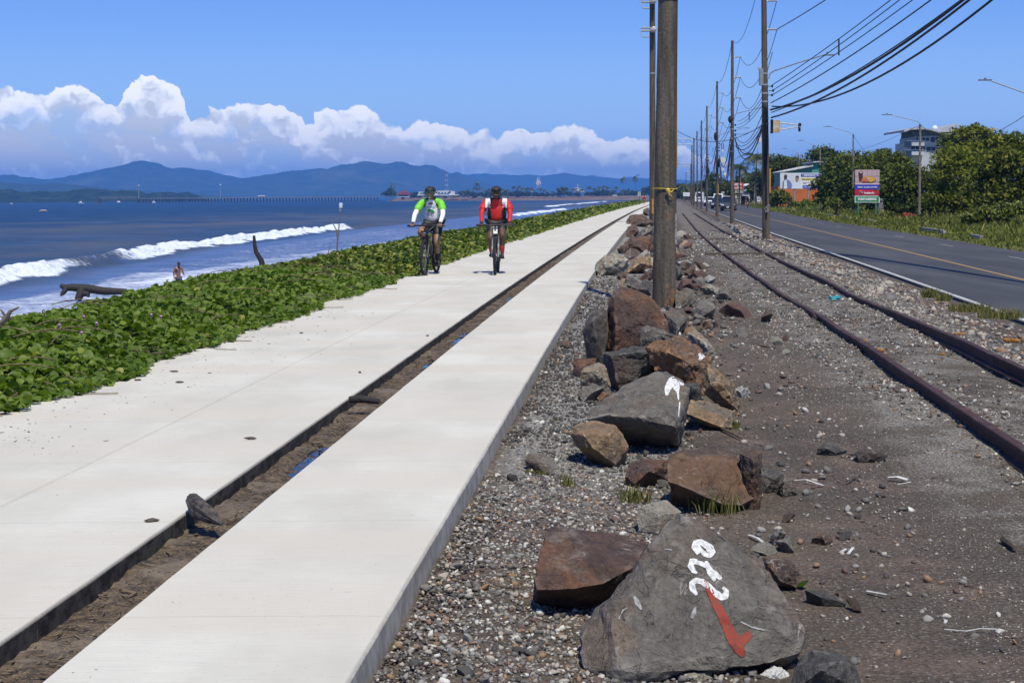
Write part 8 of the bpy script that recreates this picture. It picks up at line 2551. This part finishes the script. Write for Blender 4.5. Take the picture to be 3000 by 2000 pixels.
def rider(label, skin, feet, jersey_mats, jersey_paint, sleeve_m, shorts_m, sock_m, shoe_m, lens_m, hair_m, bulk=1.0, lean=0.0, stache=None, group='riders on the path', handx=.275, scale=1.0):
 root = free_thing('person', label, 'person', group)
 k = bulk
 N = {'pel': (0, .88, 1.05, .155 * k, .125 * k), 'waist': (0, .80, 1.20, .160 * k, .150 * k), 'chest': (0, .755, 1.37, .165 * k, .125 * k), 'top': (0, .715, 1.47, .115, .09), 'neck': (0, .67, 1.53, .062), 'skull': (0, .62, 1.59, .06)}
 E = [('pel', 'waist'), ('waist', 'chest'), ('chest', 'top'), ('top', 'neck'), ('neck', 'skull')]
 for s, nm in ((-1, 'r'), (1, 'l')):
  fy, fz, kx, ky, kz = feet[nm]
  N['sh' + nm] = (s * .185 * (.6 + .4 * k), .705, 1.45, .072, .066); N['ua' + nm] = (s * .245 * (.6 + .4 * k), .58, 1.33, .056)
  N['el' + nm] = (s * .290, .45, 1.205, .045); N['fa' + nm] = (s * .285, .335, 1.12, .042); N['wr' + nm] = (s * handx, .225, 1.035, .029); N['ha' + nm] = (s * (handx + .005), .195, 1.01, .03)
  N['hip' + nm] = (s * .095, .86, 1.0, .105 * k, .11 * k); N['th' + nm] = (s * (.095 + kx) / 2, (.86 + ky) / 2, (1.0 + kz) / 2 + .01, .088 * (.5 + .5 * k)); N['kn' + nm] = (s * kx, ky, kz, .060)
  ax, ay, az = .115, fy + .06, fz + .085
  N['ca' + nm] = (s * (kx * .6 + ax * .4), ky * .6 + ay * .4 + .03, kz * .6 + az * .4, .058); N['an' + nm] = (s * ax, ay, az, .036); N['to' + nm] = (s * (ax + .01), fy - .12, fz + .03, .03)
  E += [('top', 'sh' + nm), ('sh' + nm, 'ua' + nm), ('ua' + nm, 'el' + nm), ('el' + nm, 'fa' + nm), ('fa' + nm, 'wr' + nm), ('wr' + nm, 'ha' + nm), ('pel', 'hip' + nm), ('hip' + nm, 'th' + nm), ('th' + nm, 'kn' + nm), ('kn' + nm, 'ca' + nm), ('ca' + nm, 'an' + nm), ('an' + nm, 'to' + nm)]
 hc = (0, .60, 1.635)
 skin_mesh('body', N, E, skin, root, 2, bms=[head_mb(hc, 0, 1.06)])
 def grow(keys, d, over=None):
  r = {}
  for q in keys:
   v = list(N[q]); v[3] += d
   if len(v) > 4: v[4] += d
   r[q] = tuple(v)
  if over: r.update(over)
  return r
 # jersey
 ks = ['pel', 'waist', 'chest', 'top', 'shr', 'uar', 'shl', 'ual']
 ee = [('pel', 'waist'), ('waist', 'chest'), ('chest', 'top'), ('top', 'shr'), ('shr', 'uar'), ('top', 'shl'), ('shl', 'ual')]
 J = grow(ks, .018)
 for q in ('top', 'shr', 'shl', 'uar', 'ual'):
  J[q] = tuple(list(J[q][:3]) + [v + .016 for v in J[q][3:]])
 for s, nm in ((-1, 'r'), (1, 'l')):
  a, b = np.array(N['ua' + nm][:3]), np.array(N['el' + nm][:3]); q = a + (b - a) * .55
  J['cf' + nm] = (*q, .070); ee.append(('ua' + nm, 'cf' + nm))
 p_ = J['pel']; J['pel'] = (p_[0], p_[1] - .02, p_[2] + .03, p_[3] + .006, p_[4] + .01)
 J['col'] = (0, .68, 1.525, .078); ee.append(('top', 'col'))
 j = skin_mesh('jersey', J, ee, jersey_mats, root, 3, paint=jersey_paint)
 # arm sleeves
 for nm in 'rl':
  a, b = np.array(N['ua' + nm][:3]), np.array(N['el' + nm][:3]); q = a + (b - a) * .20
  S = {'a': (*q, .060), 'b': (*N['el' + nm][:3], .052), 'c': (*N['fa' + nm][:3], .048), 'd': (*N['wr' + nm][:3], .035)}
  skin_mesh('sleeve', S, [('a', 'b'), ('b', 'c'), ('c', 'd')], sleeve_m, root, 2)
 # shorts
 S = grow(['pel', 'hipr', 'hipl', 'thr', 'thl'], .012)
 es = [('pel', 'hipr'), ('hipr', 'thr'), ('pel', 'hipl'), ('hipl', 'thl')]
 for nm in 'rl':
  a, b = np.array(N['th' + nm][:3]), np.array(N['kn' + nm][:3]); S['hem' + nm] = (*(a + (b - a) * .55), .082); es.append(('th' + nm, 'hem' + nm))
 skin_mesh('shorts', S, es, shorts_m, root, 2)
 for s, nm in ((-1, 'r'), (1, 'l')):
  a, b = np.array(N['an' + nm][:3]), np.array(N['ca' + nm][:3])
  skin_mesh('sock', {'a': (*a, .042), 'b': (*(a + (b - a) * .55), .056), 'c': (*(a + (b - a) * .85), .062)}, [('a', 'b'), ('b', 'c')], sock_m, root, 2)
  t = np.array(N['to' + nm][:3]); heel = a + np.array([0, .05, -.05])
  skin_mesh('shoe', {'h': (*heel, .042), 'm': (*((heel + t) / 2 + np.array([0, 0, .012])), .046, .05), 't': (*(t + np.array([0, -.01, -.002])), .042, .034)}, [('h', 'm'), ('m', 't')], shoe_m, root, 2)
  hand(root, N['wr' + nm][:3], (s * (handx + .005), .185, .99), s, CAR, skin if nm == 'l' else skin)
 helmet(root, (0, .61, 1.665), CAR, flat('helmet_gloss', (.05, .05, .055)))
 # sunglasses
 g = MB()
 g.tube([(-.074, .46, 1.682), (-.062, .425, 1.682), (-.03, .404, 1.680), (0, .402, 1.682), (.03, .404, 1.680), (.062, .425, 1.682), (.074, .46, 1.682)], [.012, .020, .024, .016, .024, .020, .012], 8, flat=.5)
 g.v = [(x * 1.06, y + .086, z - .030) for x, y, z in g.v]
 g.obj('sunglasses', lens_m, root, smooth=60)
 if stache:
  MB().tube([(-.036, .500, 1.582), (0, .490, 1.592), (.036, .500, 1.582)], [.006, .010, .006], 6).obj('moustache', stache, root)
  MB().ell((0, .508, 1.538), (.028, .014, .022), 8, 6).obj('beard', stache, root)
 return root
def build_riders():
 RED = mat('jersey_red', (.52, .018, .016), .6, .10, 9, .25, 18); BLK = mat('jersey_black', (.014, .014, .015), .6, .1, 10); WHT = mat('jersey_white', (.76, .76, .77), .6, .06, 9, .25, 18); GRN = mat('jersey_green', (.17, .56, .035), .6, .08, 9, .2, 18)
 SHT = mat('shorts_black', (.012, .012, .013), .55, .1, 10); RSO = mat('sock_red', (.40, .022, .022), .7, .1, 20); BSH = mat('shoe_black', (.018, .018, .019), .5, .1, 20); SKY = flat('jersey_sky', (.10, .32, .55))
 def paint_red(c, n):
  x, y, z = abs(c.x), c.y, c.z
  if z > 1.50 and x < .09: return 1
  if .085 < x < .125 and z > 1.40 and n.y < .3: return 1
  if .125 < x < .215 and z > 1.335 and n.y < .55: return 2
  if z < 1.40 and x > .118 and x < .23 and z < 1.36: return 1
  if x < .006 and n.y < -.2: return 1
  return 0
 def paint_green(c, n):
  x, y, z = abs(c.x), c.y, c.z
  if z > 1.505 and x < .10: return 1
  lim = .075 + (1.50 - z) * .45
  if x > lim + .012 and z > 1.25: return 3
  if abs(x - lim) < .013 and z > 1.24 and n.y < .4: return 1
  if x < .006 and n.y < -.2 and z > 1.38: return 1
  if x > .135 and z < 1.2 and c.x > 0 and n.y < .2: return 4
  return 0
 r1 = rider('cyclist in a red jersey with white shoulder stripes riding towards the camera', SKIN2, {'r': (.83, .325, .125, .50, .70), 'l': (.49, .305, .125, .46, .78)}, [RED, BLK, WHT], paint_red, RED, SHT, RSO, BSH,
   mat('lens_dark', (.012, .012, .014), .1, spec=.8), None, 1.24)
 MB().tube([(-.034, .500, 1.584), (0, .490, 1.592), (.034, .500, 1.584)], [.005, .007, .005], 6).obj('moustache', mat('hair_grey', (.22, .21, .20), .8), r1)
 b1 = bicycle('black mountain bike with a white number board, under the red-shirted rider', mat('frame_black', (.018, .018, .02), .35, spec=.6), mat('fork_black_white', (.30, .30, .31), .4, .6, 8, col2=(.02, .02, .022)), 'plate', crank=.12)
 r2 = rider('cyclist in a white and lime green jersey with white arm sleeves', SKIN1, {'r': (.66, .50, .21, .50, .86), 'l': (.66, .165, .125, .585, .64)}, [WHT, BLK, WHT, GRN, SKY], paint_green, mat('sleeve_white', (.76, .76, .77), .6, .05, 9, .2, 18), SHT, CAR, BSH,
   mat('lens_mirror', (.05, .22, .20), .08, .3, 20, metal=.5), None, 1.06, stache=mat('hair_grey', (.22, .21, .20), .8))
 b2 = bicycle('black mountain bike with a small orange reflector, under the green-shirted rider', mat('frame_black', (.018, .018, .02), .35), mat('fork_black', (.04, .04, .042), .4, .2, 8), None, crank=math.pi / 2)
 # printed front of the white and green jersey
 em = flat('print_green', (.03, .27, .10)); bk = flat('print_ink', (.02, .02, .025)); bl = flat('print_blue', (.10, .22, .45))
 jb = [o for o in r2.children if o.name.startswith('jersey')][0]
 bvh = BVHTree.FromPolygons([v.co for v in jb.data.vertices], [p.vertices[:] for p in jb.data.polygons])
 def onj(x, z):
  h = bvh.ray_cast(Vector((x, -1, z)), Vector((0, 1, 0)))
  return (h[0] + h[1] * .004) if h[0] else Vector((x, .5, z))
 def stroke(name, pts, r, m):
  MB().tube([onj(x, z) for x, z in pts], r, 5, flat=.5).obj(name, m, jb)
 for i in range(4):
  stroke('printed_emblem', [(-.075 + .012 * i, 1.285 - .010 * i), (-.02, 1.312 - .014 * i), (.045, 1.290 - .012 * i), (.062, 1.268 - .006 * i)], .012, em)
 stroke('printed_line', [(-.085, 1.225), (-.03, 1.245), (.05, 1.235), (.085, 1.255)], .005, bk)
 for cx in (-.062, .025):
  stroke('printed_wheel', [(cx + .025 * math.cos(a), 1.205 + .025 * math.sin(a)) for a in np.linspace(0, 6.28, 13)], .005, bk)
 stroke('printed_line', [(-.055, 1.205), (-.02, 1.212), (.02, 1.205)], .006, bk)
 for a, b in (((-.085, 1.345), (-.07, 1.375)), ((-.068, 1.345), (-.05, 1.36)), ((-.045, 1.345), (-.03, 1.36)), ((-.025, 1.347), (-.005, 1.36)), ((0, 1.35), (.018, 1.362))):
  stroke('printed_script', [a, ((a[0] + b[0]) / 2 + .006, (a[1] + b[1]) / 2 + .008), b], .005, bk)
 for a, b in (((.03, 1.352), (.05, 1.365)), ((.055, 1.35), (.075, 1.362)), ((.04, 1.328), (.075, 1.338))):
  stroke('printed_script', [a, b], .005, bl)
 for o, px, py, yaw in ((r1, 1451, 805, -.04), (b1, 1451, 805, -.04), (r2, 1244, 807, -.17), (b2, 1244, 807, -.17)):
  place(o, px, py, 0.0, yaw)
 r1.scale = (1.0,) * 3
 # others in the distance
 p = G(1887, 598.5, 0)
 q = copy_tree(r1, tuple(p), -.1, 'small faraway cyclist in red at the end of the path', 'riders far off'); q2 = copy_tree(b1, tuple(p), -.1, 'bicycle of the faraway red cyclist at the end of the path', 'bicycles far off')
 DK = mat('shirt_dark', (.020, .022, .030), .7, .1, 8)
 r3 = rider('cyclist in dark clothes riding along the roadside near the shelter', SKIN2, {'r': (.83, .325, .125, .50, .70), 'l': (.49, .305, .125, .46, .78)}, [DK, DK, DK], lambda c, n: 0, SKIN2, DK, CAR, BSH, CAR, None, 1.0, group='riders far off')
 Yc = 238.0
 p = P(2190, 611, Yc)
 r3.location = (p[0], p[1], -.46); r3.rotation_euler = (0, 0, -.18)
 q = copy_tree(b1, (p[0], p[1], -.46), -.18, 'bicycle of the dark-clothed roadside cyclist', 'bicycles far off')
build_riders()
def build_wader():
 """man walking in the shallows, seen from behind"""
 root = free_thing('person', 'bare-backed man with a cap and shoulder bag wading at the water edge', 'person')
 N = {'pel': (0, 0, .95, .14, .11), 'waist': (0, .0, 1.08, .135, .10), 'chest': (.01, .02, 1.32, .16, .115), 'top': (.01, .02, 1.46, .11, .08), 'neck': (.01, 0, 1.53, .055), 'skull': (.02, -.02, 1.60, .06)}
 E = [('pel', 'waist'), ('waist', 'chest'), ('chest', 'top'), ('top', 'neck'), ('neck', 'skull')]
 for s, nm in ((-1, 'l'), (1, 'r')):
  N['sh' + nm] = (s * .19, .02, 1.43, .068); N['el' + nm] = (s * (.26 if s < 0 else .25), .03 - .06 * (s > 0), 1.15, .046); N['wr' + nm] = (s * .25 if s < 0 else .30, -.08, .90 if s < 0 else 1.05, .032)
  N['ha' + nm] = (s * .25 if s < 0 else .29, -.13, .83 if s < 0 else 1.06, .036)
  N['hip' + nm] = (s * .09, 0, .90, .10); N['kn' + nm] = (s * .10, -.06 * s - .04, .50, .062); N['an' + nm] = (s * .10, .08 * s, .09, .04); N['to' + nm] = (s * .11, .08 * s - .15, .04, .035)
  E += [('top', 'sh' + nm), ('sh' + nm, 'el' + nm), ('el' + nm, 'wr' + nm), ('wr' + nm, 'ha' + nm), ('pel', 'hip' + nm), ('hip' + nm, 'kn' + nm), ('kn' + nm, 'an' + nm), ('an' + nm, 'to' + nm)]
 skin_mesh('body', N, E, mat('skin_sunburnt', (.21, .085, .048), .6, .1, 15), root, 2, bms=[head_mb((.02, -.03, 1.665))])
 SH = mat('shorts_grey', (.06, .07, .09), .8, .2, 10)
 S = {k: tuple(list(N[k][:3]) + [c + .015 for c in N[k][3:]]) for k in ('pel', 'hipl', 'hipr')}
 S['al'] = (-.10, -.02, .62, .095); S['ar'] = (.10, -.05, .62, .095)
 skin_mesh('shorts', S, [('pel', 'hipl'), ('hipl', 'al'), ('pel', 'hipr'), ('hipr', 'ar')], SH, root, 2)
 cp = MB().ell((.02, -.02, 1.715), (.088, .105, .075), 12, 8); cp.box((.02, -.15, 1.70), (.13, .12, .015)); cp.obj('cap', CAR, root, smooth=50)
 bg = MB().box((-.12, .135, 1.22), (.11, .07, .34), rz=.2, taper=.8); bg.tube([(-.12, .15, 1.38), (-.10, .02, 1.52), (-.05, -.13, 1.36)], .022, 6); bg.obj('shoulder_bag', mat('canvas_bag', (.42, .38, .30), .9), root, smooth=40)
 MB().box((-.30, -.05, .74), (.13, .10, .18), taper=.7).obj('white_bag', flat('bag_white', (.65, .65, .65)), root)
 p = P(523, 800, 86.0)
 root.location = (p[0], 86.0, SEA_Z - .06); root.rotation_euler = (0, 0, .35 + math.pi * 0)
build_wader()
